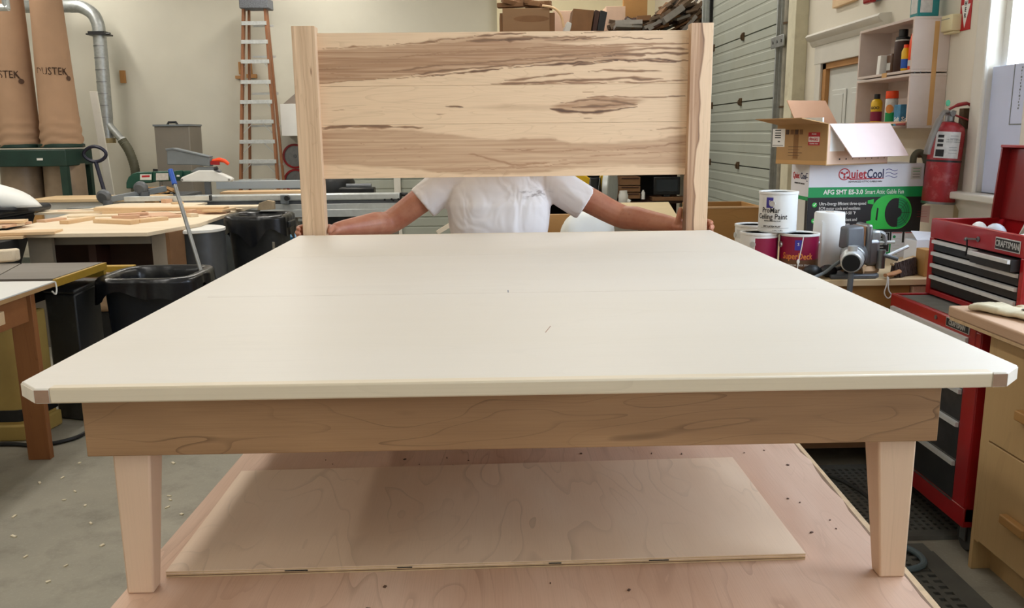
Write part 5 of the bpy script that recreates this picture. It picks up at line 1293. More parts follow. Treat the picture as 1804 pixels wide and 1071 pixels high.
part('cup', MB().lathe([(.035, q1_.z), (.045, q1_.z + .03), (.045, q0_.z - .04), (.036, q0_.z - .02), (.036, q0_.z), (.028, q0_.z), (.028, q0_.z - .02)], (q.x, 7.9, 0), 18), M['white'], wd)
part('side_spout', MB().cyl((q.x, 7.9, q1_.z + .05), (q.x + .06, 7.88, q1_.z + .02), .022), M['white'], wd)
part('post', MB().cyl((q.x, 7.9, 0), (q.x, 7.9, q1_.z), .02), M['iron'], wd)
cz = 1.0
pc = thing('side_cabinet', 'cabinet with a pale sheet on top standing behind the right forearm', 'cabinet', (1.2, 6.2, 0))
tp = [at(1090, 357, Z=cz), at(1178, 355.5, Z=cz), at(1196, 384, Z=cz), at(1120, 386, Z=cz)]
part('top_sheet', MB().prism([(p_.x, p_.y) for p_ in (tp[3], tp[2], tp[1], tp[0])], cz - .05, cz, 'xy'), mat('cream_sheet', '#d8c49c', .6, var=.03), pc, .003)
part('carcass', MB().box(tp[3].x + .03, tp[2].x - .03, tp[2].y + .03, tp[1].y - .05, 0, cz - .05), M['taupe'], pc)
pb = thing('plywood_bin', 'large tan plywood bin standing in front of the roll-up door', 'bin', (1.75, 6.3, 0))
q0_, q1_ = at(1180, 372, Y=6.2), at(1352, 366, Y=6.2); zt = q1_.z
part('front_panel', MB().box(tp[2].x + .06, q1_.x, 6.2, 6.22, 0, zt), M['tan_ply'], pb, .002)
part('back_panel', MB().box(tp[2].x + .2, q1_.x, 6.8, 6.82, 0, zt), M['tan_ply'], pb, .002)
part('side_panel', MB().box(q1_.x - .02, q1_.x, 6.2205, 6.7995, 0, zt), M['tan_ply'], pb, .002)
part('side_panel', MB().box(tp[2].x + .2, tp[2].x + .22, 6.2205, 6.7995, 0, zt), M['tan_ply'], pb, .002)
part('top_edge', MB().box(tp[2].x + .06, q1_.x, 6.195, 6.225, zt, zt + .012), M['lumber'], pb)
q = at(1030, 398, Y=5.2)
sk2 = sack(q.x + .02, 5.3, q.z - .07, .17, .15, .15, 2.2, 0)
solo('white_bundle', 'white plastic sack bulging behind the arm at the right', 'bag', sk2, M['white_bag'], smooth=180)
solo('bundle_crate', 'tan crate under the white plastic sack behind the man', 'crate', MB().box(q.x - .24, q.x + .22, 5.12, 5.5, 0, q.z - .152), M['tan_ply'], .004)
q = at(980, 392, Y=5.7)
solo('tan_panel', 'tan panel just visible between the shirt and the white sack', 'panel', MB().box(q.x - .12, q.x + .14, 5.7, 5.75, 0, at(980, 378, Y=5.7).z), M['tan_ply'], .003)
q0_, q1_ = at(776, 404, Y=5.0), at(792, 394, Y=5.0)
solo('stick', 'thin pale stick leaning behind the shirt at the left', 'stick', MB().bar((q0_.x - .02, 5.0, q0_.z - .02), (q1_.x + .1, 5.0, q1_.z + .05), .02, .025).box(q1_.x + .06, q1_.x + .09, 4.99, 5.01, 0, q1_.z + .04), M['lumber_pale'], .002)

# ================================================================ right-hand bench with everything on it
TB = .93
rb = thing('side_workbench', 'plywood workbench with a vice and paint cans along the right wall', 'workbench', (1.9, 4.5, 0))
part('bench_top', MB().box(1.12, 2.38, 3.79, 5.2, TB - .03, TB), M['bench_top'], rb, .003)
part('fascia', MB().box(1.14, 1.915, 3.82, 3.84, .79, TB - .03), M['tan_ply'], rb, .002)
part('fascia', MB().box(1.14, 1.915, 3.825, 3.845, .3, .787), M['tan_ply'], rb, .002)
dr = part('drawer', MB().box(1.92, 2.36, 3.8, 3.84, .74, TB - .036), M['ply'], rb, .003)
part('finger_hole', MB().cyl((2.07, 3.797, .845), (2.07, 3.801, .845), .007, n=10), M['dark'], dr)
part('lower_front', MB().box(1.92, 2.36, 3.825, 3.845, .1, .735), M['tan_ply'], rb, .002)
part('bench_body', MB().box(1.16, 2.36, 3.846, 5.1, .1, TB - .03), M['card_dark'], rb)
for x, y in ((1.18, 3.87), (2.3, 3.87), (1.18, 5.05), (2.3, 5.05)): part('leg', MB().box(x - .03, x + .03, y - .03, y + .03, 0, .1), M['fir'], rb)

def label_warp(cx, cy, r, z, ph0):
    """wrap flat print around a can, ph0 = where the print centre faces (0 = towards -y)"""
    return lambda v_: (cx + (r + .0006 + v_.z) * math.sin(ph0 + v_.x / r), cy - (r + .0006 + v_.z) * math.cos(ph0 + v_.x / r), z + v_.y)
def wrap_patch(cx, cy, r, z0, z1, p0, p1, m_, parent, name='label_print', off=.0003):
    return part(name, MB().grid(lambda u, v_: (cx + (r + off) * math.sin(p0 + (p1 - p0) * u), cy - (r + off) * math.cos(p0 + (p1 - p0) * u), z0 + (z1 - z0) * v_), max(4, int((p1 - p0) * 8)), 2), m_, parent, smooth=180)
def paint_can(lab, cx, cy, z, body, r=.089, h=.192, ear=0.):
    c_ = thing('paint_can', lab, 'paint can', (cx, cy, z), group='paint cans on the side workbench')
    part('can_body', MB().lathe([(r - .001, .0), (r, .004), (r, h - .012)], (cx, cy, z), 40), M[body], c_)
    part('rim', MB().lathe([(r - .001, h - .012), (r + .003, h - .01), (r + .003, h), (r - .004, h + .001), (r - .01, h - .005), (r - .014, h - .006)], (cx, cy, z), 40), M['white'] if body in ('white', 'maroon') else M['alu'], c_)
    part('lid', MB().lathe([(0, h - .008), (r - .02, h - .008), (r - .014, h - .002), (r - .012, h - .006)], (cx, cy, z), 40), M['alu'], c_)
    part('bottom_ring', MB().lathe([(r, .0), (r + .002, .001), (r + .002, .006), (r, .007)], (cx, cy, z), 40, True), M['alu'], c_)
    for k_ in (-1, 1):
        a_ = ear + k_ * PI / 2; d_ = Vector((math.sin(a_), -math.cos(a_), 0)); p_ = Vector((cx, cy, z + h * .72)) + d_ * r
        part('handle_ear', MB().cyl(p_ - d_ * .002, p_ + d_ * .006, .014, n=14), M['alu'], c_)
    e0 = Vector((math.sin(ear + PI / 2), -math.cos(ear + PI / 2), 0)); f0 = Vector((math.sin(ear), -math.cos(ear), 0))
    hp_ = [Vector((cx, cy, z + h * .72)) + e0 * (r + .006) * math.cos(a_) + (f0 * .55 - Vector((0, 0, .83))) * (r * 1.12) * math.sin(a_) for a_ in [PI * i / 16 for i in range(17)]]
    return c_, hp_
cx, cy = 1.29, 4.09
c1, hp_ = paint_can('red and white paint can under the white one at the left of the bench', cx, cy, TB, 'white', ear=.95)
wrap_patch(cx, cy, .089, TB + .012, TB + .168, -1.1 + .6, 1.5, M['maroon'], c1)
wrap_patch(cx, cy, .089, TB + .02, TB + .15, 1.3, 1.75, M['silver_label'], c1, off=.0008)
text('SuperDeck', .04, None, M['gold'], c1, warp=label_warp(cx, cy, .0896, TB + .06, -1.45), bold=.0004, fit=.15)
cx, cy = 1.462, 4.02
c2, hp_ = paint_can('dark red and brown stain can with a pale drip, beside the paper towels', cx, cy, TB, 'maroon', ear=.05)
wrap_patch(cx, cy, .089, TB + .007, TB + .072, -2.0, 1.6, M['can_brown'], c2)
wrap_patch(cx, cy, .089, TB + .118, TB + .166, -.56, -.2, M['print_purple'], c2, 'logo_panel', .0008)
text('S', .02, None, M['paper'], c2, warp=label_warp(cx, cy, .09, TB + .146, -.38))
text('SuperDeck', .042, None, M['gold'], c2, warp=label_warp(cx, cy, .0896, TB + .088, -.42), bold=.0005, fit=.145)
text('EXTERIOR DECK STAIN', .011, None, M['white'], c2, warp=label_warp(cx, cy, .0899, TB + .047, -.36))
text('SEMI-SOLID', .008, None, M['white'], c2, warp=label_warp(cx, cy, .0899, TB + .025, -.36))
part('paint_drip', MB().tube(smooth_path([label_warp(cx, cy, .0895, TB + z_, .08 - .33 + a_)(Vector((0, 0, .0008))) for z_, a_ in ((.185, .1), (.13, .03), (.085, -.05), (.03, -.12), (.005, -.14))], 4), .0022, 6), M['paper'], c2)
part('paint_drip', MB().ball(label_warp(cx, cy, .09, TB + .065, -.35)(Vector((0, 0, .001))), (.007, .003, .012)), M['paper'], c2)
cx, cy = 1.37, 4.075
c3, hp_ = paint_can('white ceiling paint can standing on top of the two red cans', cx, cy, TB + .1945, 'white', ear=.95)
z0_ = TB + .1945
wrap_patch(cx, cy, .089, z0_ + .118, z0_ + .167, -.96, -.58, M['print_purple'], c3, 'logo_panel', .0008)
text('S', .02, None, M['paper'], c3, warp=label_warp(cx, cy, .09, z0_ + .146, -.77))
text('ProMar', .036, None, M['ink'], c3, warp=label_warp(cx, cy, .0896, z0_ + .106, -.72), bold=.0002, fit=.088)
text('Ceiling Paint', .036, None, M['ink'], c3, warp=label_warp(cx, cy, .0896, z0_ + .076, -.66), bold=.0002, fit=.15)
text('INTERIOR LATEX FLAT', .008, None, M['ink'], c3, warp=label_warp(cx, cy, .0896, z0_ + .056, -.6))
text('INT. LATEX FLAT', .011, None, M['ink'], c3, warp=label_warp(cx, cy, .0896, z0_ + .03, -.62), bold=.0003)
wrap_patch(cx, cy, .089, z0_ + .0225, z0_ + .0235, -1.3, .3, M['ink'], c3, 'rule_line')
text('1 GAL - 3.78 L', .008, None, M['ink'], c3, warp=label_warp(cx, cy, .0896, z0_ + .012, -.3))
c4, hp_ = paint_can('white can half hidden behind the stacked paint cans', 1.34, 4.36, TB, 'white', h=.2)
wrap_patch(1.34, 4.36, .089, TB + .13, TB + .175, -1.4, 1.2, M['qc_side'], c4)

pt_ = thing('paper_towel_roll', 'white paper towel roll standing on end beside the vice', 'paper towel', (1.645, 4.13, TB))
part('roll', MB().lathe([(.02, .0), (.07, .0), (.075, .006), (.076, .12), (.071, .272), (.067, .279), (.021, .279)], (1.645, 4.13, TB), 40), M['paper'], pt_, smooth=50)
part('core', MB().lathe([(.0195, .001), (.0195, .28), (.017, .28), (.017, .001)], (1.645, 4.13, TB), 20, True), M['card'], pt_)
part('loose_edge', MB().prism([(1.585, 4.065), (1.588, 4.063), (1.6, 4.11), (1.597, 4.111)], TB + .002, TB + .24, 'xy'), M['paper'], pt_)

# vice
vc = thing('bench_vice', 'grey cast-iron bench vice bolted to the front of the workbench', 'vice', (1.72, 3.9, TB))
vx, vy = 1.69, 3.83
part('base_plate', MB().prism([(vx - .15, 3.81), (vx + .06, 3.81), (vx + .085, 3.84), (vx + .13, 4.03), (vx - .08, 4.03), (vx - .12, 3.95)], TB, TB + .018, 'xy'), M['iron'], vc, .004)
part('swivel_base', MB().lathe([(.085, .0185), (.088, .03), (.075, .05), (.06, .055)], (vx + .03, 3.93, TB), 30), mat('worn_wood_tone_iron', '#9c7a55', .5, .3, var=.2, scale=14), vc)
part('rear_body', MB().box(vx + .025, vx + .095, 3.86, 4.06, TB + .05, TB + .175), M['steel'], vc, .018, 3)
part('fixed_jaw', MB().box(vx + .02, vx + .05, 3.85, 3.98, TB + .06, TB + .245), M['steel'], vc, .01)
part('anvil', MB().box(vx + .05, vx + .1, 3.87, 3.98, TB + .16, TB + .215), M['galv'], vc, .012)
part('jaw_cover', MB().box(vx + .0, vx + .0195, 3.855, 3.965, TB + .06, TB + .235), mat('tan_jaw_pad', '#8b6038', .6, var=.2, scale=12), vc, .003)
part('sliding_jaw', MB().hexa([(vx - .09, 3.8, TB + .135), (vx - .002, 3.81, TB + .135), (vx - .09, 3.9, TB + .135), (vx - .002, 3.93, TB + .135), (vx - .085, 3.815, TB + .235), (vx - .002, 3.825, TB + .24), (vx - .085, 3.9, TB + .235), (vx - .002, 3.93, TB + .24)]), M['iron'], vc, .01)
part('front_body', MB().cyl((vx - .07, 3.775, TB + .1), (vx - .01, 3.9, TB + .105), .056, .062), M['steel'], vc, .006)
part('screw_hub', MB().cyl((vx - .1, 3.715, TB + .09), (vx - .072, 3.775, TB + .098), .046, .052), M['alu'], vc, .004)
part('hub_face', MB().cyl((vx - .104, 3.708, TB + .089), (vx - .1005, 3.7155, TB + .09), .038), M['dark'], vc)
part('screw_collar', MB().cyl((vx - .085, 3.745, TB + .135), (vx - .085, 3.745, TB + .162), .02), M['alu'], vc)
part('handle_bar', MB().cyl((vx - .092, 3.738, TB - .13), (vx - .086, 3.742, TB + .05), .0125), M['iron'], vc)
part('pipe_jaw', MB().prism([(vx - .002, TB + .06), (vx + .02, TB + .06), (vx + .01, TB + .02)], 3.83, 3.87, 'xz'), M['lumber'], vc)
part('rear_loop', MB().tube(smooth_path([(vx + .09, 3.95, TB + .2), (vx + .14, 3.94, TB + .19), (vx + .15, 3.94, TB + .14)], 4), .011, 8), M['galv'], vc)
part('swivel_lock', MB().cyl((vx + .1, 3.87, TB + .04), (vx + .1, 3.87, TB + .125), .022), M['steel'], vc)
part('lock_lever', MB().cyl((vx + .1, 3.86, TB + .105), (vx + .165, 3.83, TB + .085), .009, n=10), M['iron'], vc)
part('lock_lever', MB().cyl((vx + .12, 3.87, TB + .09), (vx + .24, 3.9, TB + .135), .009, n=10), M['alu'], vc)
part('top_lever', MB().cyl((vx + .09, 3.95, TB + .15), (vx + .19, 3.93, TB + .152), .008, n=10), M['alu'], vc)
solo('grey_cable', 'grey cable running from under the vice to the left', 'cable', MB().tube(smooth_path([(1.46, 3.812, TB + .009), (1.52, 3.83, TB + .03), (1.57, 3.85, TB + .06), (1.62, 3.87, TB + .085)], 5), .008, 8), M['grey_paint'])
gg = thing('black_goggles', 'small black goggles lying at the bench edge before the deck stain can', 'goggles', (1.52, 3.86, TB))
for dx in (-.045, .03): part('lens_cup', MB().ball((1.52 + dx, 3.87, TB + .03), (.042, .03, .03)), M['black'], gg, smooth=180)
part('strap', MB().tube(smooth_path([(1.56, 3.87, TB + .03), (1.62, 3.86, TB + .045), (1.64, 3.88, TB + .012)], 4), .009, 8), M['black'], gg)

# bench brush
bh = thing('bench_brush', 'dark-bristled bench brush with a wooden handle and a hanging string loop', 'brush', (2.0, 3.87, TB))
part('handle', MB().tube(smooth_path([(1.785, 3.795, TB + .018), (1.82, 3.81, TB + .02), (1.865, 3.83, TB + .03)], 4), [.012] * 3 + [.016] * 3 + [.014] * 3, 10, flat=.7), mat('varnished_handle', '#c28a5c', .4, var=.1), bh)
part('brush_back', MB().hexa([(1.845, 3.85, TB + .05), (1.985, 3.92, TB + .07), (1.845, 3.885, TB + .05), (1.985, 3.955, TB + .07), (1.845, 3.85, TB + .062), (1.985, 3.92, TB + .085), (1.845, 3.885, TB + .062), (1.985, 3.955, TB + .085)]), M['lumber'], bh, .004)
mb = MB(); random.seed(3)
for i in range(420):
    f_ = random.random(); x = 1.85 + .125 * f_; y = 3.835 + .07 * f_ + random.uniform(0, .045)
    mb.bar((x, y, TB + .062 + .02 * f_), (x + random.uniform(-.01, .015), y - .012 + random.uniform(-.01, .01), TB + .003 + .006 * random.random()), .007, .007)
o = part('bristles', mb, M['bristle'], bh, stuff=True)
part('string_loop', MB().tube(smooth_path([(1.79, 3.783, TB + .015), (1.785, 3.775, TB - .02), (1.777, 3.775, TB - .06), (1.795, 3.775, TB - .085), (1.81, 3.775, TB - .07), (1.795, 3.775, TB - .045), (1.793, 3.78, TB + .01)], 5), .0028, 6), M['paper'], bh)

# gable fan carton
QX0, QX1, QY, QD = 1.655, 2.262, 4.46, .27
QZ1 = 1.425
fc = thing('fan_carton', 'white, green and black attic fan carton standing on the workbench', 'carton', ((QX0 + QX1) / 2, QY + QD / 2, TB))
part('carton_body', MB().box(QX0, QX1, QY, QY + QD, TB, QZ1), M['qc_white'], fc, .003)
fz = lambda f_: TB + (QZ1 - TB) * f_       # height fraction
fx = lambda f_: QX0 + (QX1 - QX0) * f_
def face(name, x0, x1, z0, z1, m_, off=.0008, parent=None): return part(name, MB().box(fx(x0), fx(x1), QY - off, QY - off + .0007, fz(z0), fz(z1)), m_, parent or fc)
face('green_band', .0, 1, .652, .76, M['qc_green']); face('black_field', .0, 1, .16, .652, M['qc_dark']); face('green_foot', .28, .82, .03, .16, M['qc_green'])
FM = lambda x, z: frame_m(Vector((fx(x), QY - .0012, fz(z))), (1, 0, 0), (0, 0, 1))
text('uiet', .066, FM(.43, .893), M['print_red'], fc, bold=.0012, fit=.081)
text('Cool', .066, FM(.575, .893), M['print_navy'], fc, bold=.0012, fit=.088)
def ring_(c, r0, r1, m_, name='ring', off=.0016, n=28, a0=0, a1=2 * PI, sx=1.):
    vs, fs = [], []
    for i in range(n + 1):
        a_ = a0 + (a1 - a0) * i / n
        for r in (r0, r1): vs.append((c[0] + r * sx * math.cos(a_), QY - off, c[1] + r * math.sin(a_)))
    for i in range(n): fs.append((2 * i, 2 * i + 1, 2 * i + 3, 2 * i + 2))
    return part(name, MB().add(vs, fs), m_, fc)
qc_ = (fx(.305), fz(.895)); ring_(qc_, .026, .031, M['print_red'], 'logo_ring'); ring_(qc_, .0, .006, M['print_red'], 'logo_hub')
for k_ in range(3):
    a_ = .5 + k_ * 2.1; part('logo_blade', MB().add([(qc_[0] + r * math.cos(a_ + w_), QY - .0017, qc_[1] + r * math.sin(a_ + w_)) for r, w_ in ((.004, 0), (.02, -.3), (.025, .15), (.016, .4))], [(0, 1, 2, 3)]), M['print_red'], fc)
part('logo_tail', MB().add([(fx(.32), QY - .0016, fz(.865)), (fx(.36), QY - .0016, fz(.835)), (fx(.65), QY - .0016, fz(.845)), (fx(.65), QY - .0016, fz(.853)), (fx(.37), QY - .0016, fz(.848)), (fx(.335), QY - .0016, fz(.872))], [(0, 1, 4, 5), (1, 2, 3, 4)]), M['print_red'], fc)
for i in range(3):
    z_ = fz(.935 - .035 * i); part('breeze_line', MB().tube([(fx(.665 + .1 * k_ / 10), QY - .0008, z_ + .005 * math.sin(k_ * .63)) for k_ in range(11)], .0014, 5), M['print_purple'], fc)
text('ADVANCED ATTIC GABLE FAN', .0135, FM(.49, .815), M['ink'], fc, width=.95)
text('AFG SMT ES-3.0', .034, FM(.305, .706), M['paper'], fc, bold=.0008, fit=.21)
text('Smart Attic Gable Fan', .034, FM(.665, .706), M['paper'], fc, fit=.205)
for i, (zz, lines) in enumerate(((.585, ('Ultra-Energy Efficient three-speed', 'ECM motor cools and ventilates', 'the attic by up to 30-50 °F')), (.415, ('Up to 10x more efficient and', 'quieter to operate than', 'a standard fan')), (.25, ('Runs on standard AC', 'power outlet')))):
    c_ = (fx(.06), fz(zz - .01)); ring_(c_, 0, .0125, M['qc_lime'], 'tick_disc')
    part('tick_mark', MB().add([(c_[0] - .007, QY - .002, c_[1]), (c_[0] - .002, QY - .002, c_[1] - .007), (c_[0] + .01, QY - .002, c_[1] + .009), (c_[0] + .007, QY - .002, c_[1] + .011), (c_[0] - .002, QY - .002, c_[1] - .002), (c_[0] - .005, QY - .002, c_[1] + .002)], [(0, 1, 4, 5), (1, 2, 3, 4)]), M['paper'], fc)
    for j, l_ in enumerate(lines): text(l_, .0235, FM(.1, zz - j * .05), M['paper'], fc, align='LEFT', fit=.0073 * len(l_))
# picture of the fan on the carton: lime housing, dark mouth, guard rings
pc_ = (fx(.775), fz(.49))
def flat_poly(name, pts, m_, off): return part(name, MB().add([(x, QY - off, z) for x, z in pts], [tuple(range(len(pts)))]), m_, fc)
flat_poly('fan_housing_print', [(pc_[0] - .13, pc_[1] - .09)] + [(pc_[0] - .04 + .09 * math.cos(a_), pc_[1] + .09 * math.sin(a_)) for a_ in [PI - i * PI / 20 * .5 for i in range(21)]] + [(pc_[0] + .01, pc_[1] + .09), (pc_[0] + .01, pc_[1] - .09)], M['qc_lime'], .0012)
ring_((pc_[0] + .01, pc_[1]), .0, .09, M['qc_lime'], 'fan_rim_print', .0016, sx=.84); ring_((pc_[0] - .002, pc_[1] - .003), .0, .077, M['qc_dark'], 'fan_mouth_print', .002, sx=.72)
ring_((pc_[0] + .012, pc_[1] - .003), .025, .08, M['qc_green'], 'fan_guard_print', .0023, 14, -PI / 2, PI / 2, .84)
for r in (.04, .053, .066): ring_((pc_[0] + .012, pc_[1] - .003), r, r + .0022, M['qc_dark'], 'guard_ring_print', .0026, 18, -PI / 2, PI / 2, .84)
for k_ in range(5):
    a_ = -PI / 2 + k_ * PI / 4; flat_poly('guard_spoke_print', [(pc_[0] + .012 + .84 * r * math.cos(a_ + w_), pc_[1] - .003 + r * math.sin(a_ + w_)) for r, w_ in ((.025, -.04), (.08, -.013), (.08, .013), (.025, .04))], M['qc_dark'], .0027)
ring_((pc_[0] - .002, pc_[1] - .008), 0, .028, M['ink'], 'motor_print', .003)
for dz in (.055, -.055): flat_poly('mount_ear_print', [(pc_[0] - .152, pc_[1] + dz - .008), (pc_[0] - .12, pc_[1] + dz - .014), (pc_[0] - .12, pc_[1] + dz + .014), (pc_[0] - .152, pc_[1] + dz + .008)], M['qc_lime'], .0011)
flat_poly('slot_print', [(pc_[0] - .105, pc_[1] - .04), (pc_[0] - .095, pc_[1] - .045), (pc_[0] - .092, pc_[1] + .02), (pc_[0] - .1, pc_[1] + .025)], M['qc_dark'], .0018)
face('app_panel', .46, .74, .06, .275, M['paper'], .0012); face('app_panel_fill', .463, .737, .064, .271, M['qc_dark'], .0016)
text('Smart App Control', .017, frame_m(Vector((fx(.62), QY - .002, fz(.245))), (1, 0, 0), (0, 0, 1)), M['paper'], fc, bold=.0004, width=.9)
for i in range(5): part('print_line', MB().box(fx(.5), fx(.71 - .02 * (i % 2)), QY - .0021, QY - .0018, fz(.2 - i * .03), fz(.207 - i * .03)), M['qc_side'], fc)
for x0 in (.755, .87):
    face('phone_print', x0, x0 + .095, .035, .275, M['qc_white'], .0016); face('phone_bar_print', x0 + .004, x0 + .091, .262, .272, M['print_red'], .002)
    for i in range(4): part('print_line', MB().box(fx(x0 + .02), fx(x0 + .075), QY - .0021, QY - .0018, fz(.2 - i * .035), fz(.205 - i * .035)), M['qc_side'], fc)
ring_((fx(.78), fz(.225)), 0, .008, M['qc_green'], 'phone_icon_print', .0024)
part('spec_table', MB().box(fx(.885), fx(.975), QY - .001, QY - .0004, fz(.835), fz(.965)), M['qc_side'], fc)
for i in range(4): part('print_line', MB().box(fx(.9), fx(.962), QY - .0014, QY - .001, fz(.945 - i * .03), fz(.95 - i * .03)), M['qc_green'] if i < 2 else M['qc_dark'], fc)
# side face of the carton
SMX = lambda y, z: frame_m(Vector((QX0 - .001, QY + QD * y, fz(z))), (0, -1, 0), (0, 0, 1))
def sface(name, y0, y1, z0, z1, m_, off=.0008): return part(name, MB().box(QX0 - off, QX0 - off + .0007, QY + QD * y0, QY + QD * y1, fz(z0), fz(z1)), m_, fc)
sface('side_green_band', 0, 1, .62, .66, M['qc_green']); sface('side_print', 0, 1, .0, .62, M['qc_side']); sface('side_dark_edge', 0, .12, .1, .62, M['qc_dark'], .0012)
sface('side_white_text', .55, .9, .4, .6, M['paper'], .0012)
text('Quiet', .045, SMX(.7, .87), M['print_red'], fc, bold=.001, fit=.1); text('Cool', .045, SMX(.3, .87), M['print_navy'], fc, bold=.001, fit=.085)
text('ADVANCED ATTIC GABLE FAN', .011, SMX(.5, .79), M['ink'], fc, fit=.15)
for i in range(3): sface('breeze_line', .06, .14, .9 - .04 * i, .908 - .04 * i, M['print_navy'], .0012)

# open cardboard box on top, turned about twenty degrees
th0 = math.radians(24); e1 = Vector((math.cos(th0), math.sin(th0), 0)); e2 = Vector((-math.sin(th0), math.cos(th0), 0)); ez = Vector((0, 0, 1))
C0 = Vector((1.683, 4.315, QZ1)); A, B, Hh, tk = .43, .36, .205, .005
ob = thing('open_box', 'open brown cardboard box with flaps out, set at an angle on the fan carton', 'box', C0)
BM = Matrix(((e1.x, e2.x, 0, C0.x), (e1.y, e2.y, 0, C0.y), (0, 0, 1, C0.z), (0, 0, 0, 1)))
part('bottom', MB().at(BM).box(0, A, 0, B, 0, tk), M['card'], ob)
part('left_wall', MB().at(BM).box(0, tk, 0, B, tk, Hh), M['card'], ob)
part('right_wall', MB().at(BM).box(tk, A, 0, tk, tk, Hh), M['card_pale'], ob)
part('far_wall', MB().at(BM).box(A - tk, A, tk, B, tk, Hh), M['card'], ob)
part('back_wall', MB().at(BM).box(tk, A - tk, B - tk, B, tk, Hh), M['card'], ob)
def flap(name, p, q_, d, m_, lab=None):
    """p, q_ hinge ends, d outward vector (all in box axes)"""
    p, q_, d = Vector(p), Vector(q_), Vector(d); n_ = (q_ - p).cross(d).normalized() * .004
    s_ = (q_ - p).normalized() * .012
    return part(name, MB().at(BM).hexa([p, q_, p + d + s_, q_ + d - s_, p + n_, q_ + n_, p + d + s_ + n_, q_ + d - s_ + n_]), m_, ob, label=lab)
flap('flap', (0, .0, Hh), (0, B, Hh), (-.165, -.0, .028), M['card'])
flap('flap', (A, .0, Hh), (A, B, Hh), (.17, .02, .012), M['card_in'])
flap('flap', (.13, B, Hh), (A, B, Hh), (-.07, .02, .13), M['card_in'], 'pinkish inner side of a raised flap')
flap('flap', (.01, 0, Hh + .002), (A, 0, Hh + .002), (.05, -.1, -.165), M['card_pink'], 'pale pink flap hanging down in front')
WM = lambda y, z: BM @ frame_m((-.0012, y, z), (0, -1, 0), (0, 0, 1))
def wface(name, y0, y1, z0, z1, m_, off=.001): return part(name, MB().at(BM).box(-off, -off + .0008, y0, y1, z0, z1), m_, ob)
wface('shipping_label', .3, .393, .09, .185, M['paper']); 
for i, z_ in enumerate((.175, .16, .148, .136)): wface('print_line', .33, .375, z_, z_ + .005, M['ink'], .0014)
wface('print_line', .335, .352, .115, .121, M['ink'], .0014); wface('print_line', .31, .39, .096, .099, M['ink'], .0014)
wface('fragile_label', .05, .13, .1, .165, M['print_red']); wface('label_stripe', .053, .127, .118, .143, M['paper'], .0014)
text('FRAGILE', .021, BM @ frame_m((-.0018, .09, .13), (0, -1, 0), (0, 0, 1)), M['print_red'], ob, bold=.0006, width=.8)
text('PLEASE', .01, BM @ frame_m((-.0018, .09, .156), (0, -1, 0), (0, 0, 1)), M['paper'], ob); text('THANK YOU', .01, BM @ frame_m((-.0018, .09, .108), (0, -1, 0), (0, 0, 1)), M['paper'], ob)
wface('tape', .2, .235, .03, .18, mat('brown_print', '#8a6238', .8), .0009)
for i in range(4): wface('print_line', .17 + .02 * (i % 2), .27, .09 - i * .015, .092 - i * .015, M['ink_brown'], .0013)
text('FRAGILE', .028, BM @ frame_m((-.0016, .215, .168), (0, -1, 0), (0, 0, 1)), M['ink_brown'], ob, width=.8) if False else None
for i in range(4): part('handling_mark', MB().at(BM).box(-.0013, -.0005, .17 + i * .033, .194 + i * .033, .155, .18).box(-.0016, -.001, .176 + i * .033, .188 + i * .033, .16, .174), M['ink_brown'] if i % 2 else M['card_dark'], ob)
part('lower_tape', MB().at(BM).box(-.001, -.0003, 0, B, .002, .022), M['tape'], ob)
part('inner_liner', MB().at(BM).box(.06, .07, .1, .3, .1, Hh + .035), M['white'], ob)
part('white_sheet', MB().at(BM).box(.02, .12, -.001, -.0002, .07, .19), M['paper'], ob)
for i in range(8): part('print_mark', MB().at(BM).cyl((.09 + i * .045, -.0005, .03), (.09 + i * .045, -.0012, .03), .0045 if i < 2 else .003, n=8), M['ink'] if i < 2 else M['ink_brown'], ob)

wbx = thing('small_white_box', 'small white box with raised lid and icons beside the tool chest', 'box', (2.13, 4.1, TB))
part('box_body', MB().at(TR((2.13, 4.12, TB), rz=.12)).box(-.085, .085, -.05, .05, 0, .14), M['qc_white'], wbx, .002)
part('box_lid', MB().at(TR((2.13, 4.12, TB), rz=.12)).hexa([(-.085, -.05, .141), (.085, -.05, .141), (-.085, -.05, .143), (.085, -.05, .143), (-.055, .05, .175), (.075, .05, .165), (-.055, .05, .177), (.075, .05, .167)]), M['qc_white'], wbx)
part('lid_tab', MB().at(TR((2.13, 4.12, TB), rz=.12)).box(-.02, .02, -.053, -.0505, .09, .14), M['paper'], wbx)
part('black_mark', MB().at(TR((2.13, 4.12, TB), rz=.12)).prism([(.0, .14), (.045, .14), (.025, .128), (.04, .115)], -.0545, -.0535, 'xz'), M['ink'], wbx)
for i in range(3): part('icon_print', MB().at(TR((2.13, 4.12, TB), rz=.12)).box(-.07 + i * .042, -.042 + i * .042, -.0512, -.0502, .028, .068), M['ink'], wbx)
part('print_line', MB().at(TR((2.13, 4.12, TB), rz=.12)).box(-.07, -.03, -.0512, -.0502, .09, .095), M['grey_paint'], wbx)
solo('wood_block', 'upright tan wood block between the small white box and the tool chest', 'block', MB().box(1.985, 2.035, 3.84, 3.93, TB, TB + .125), M['tan_ply'], .003)

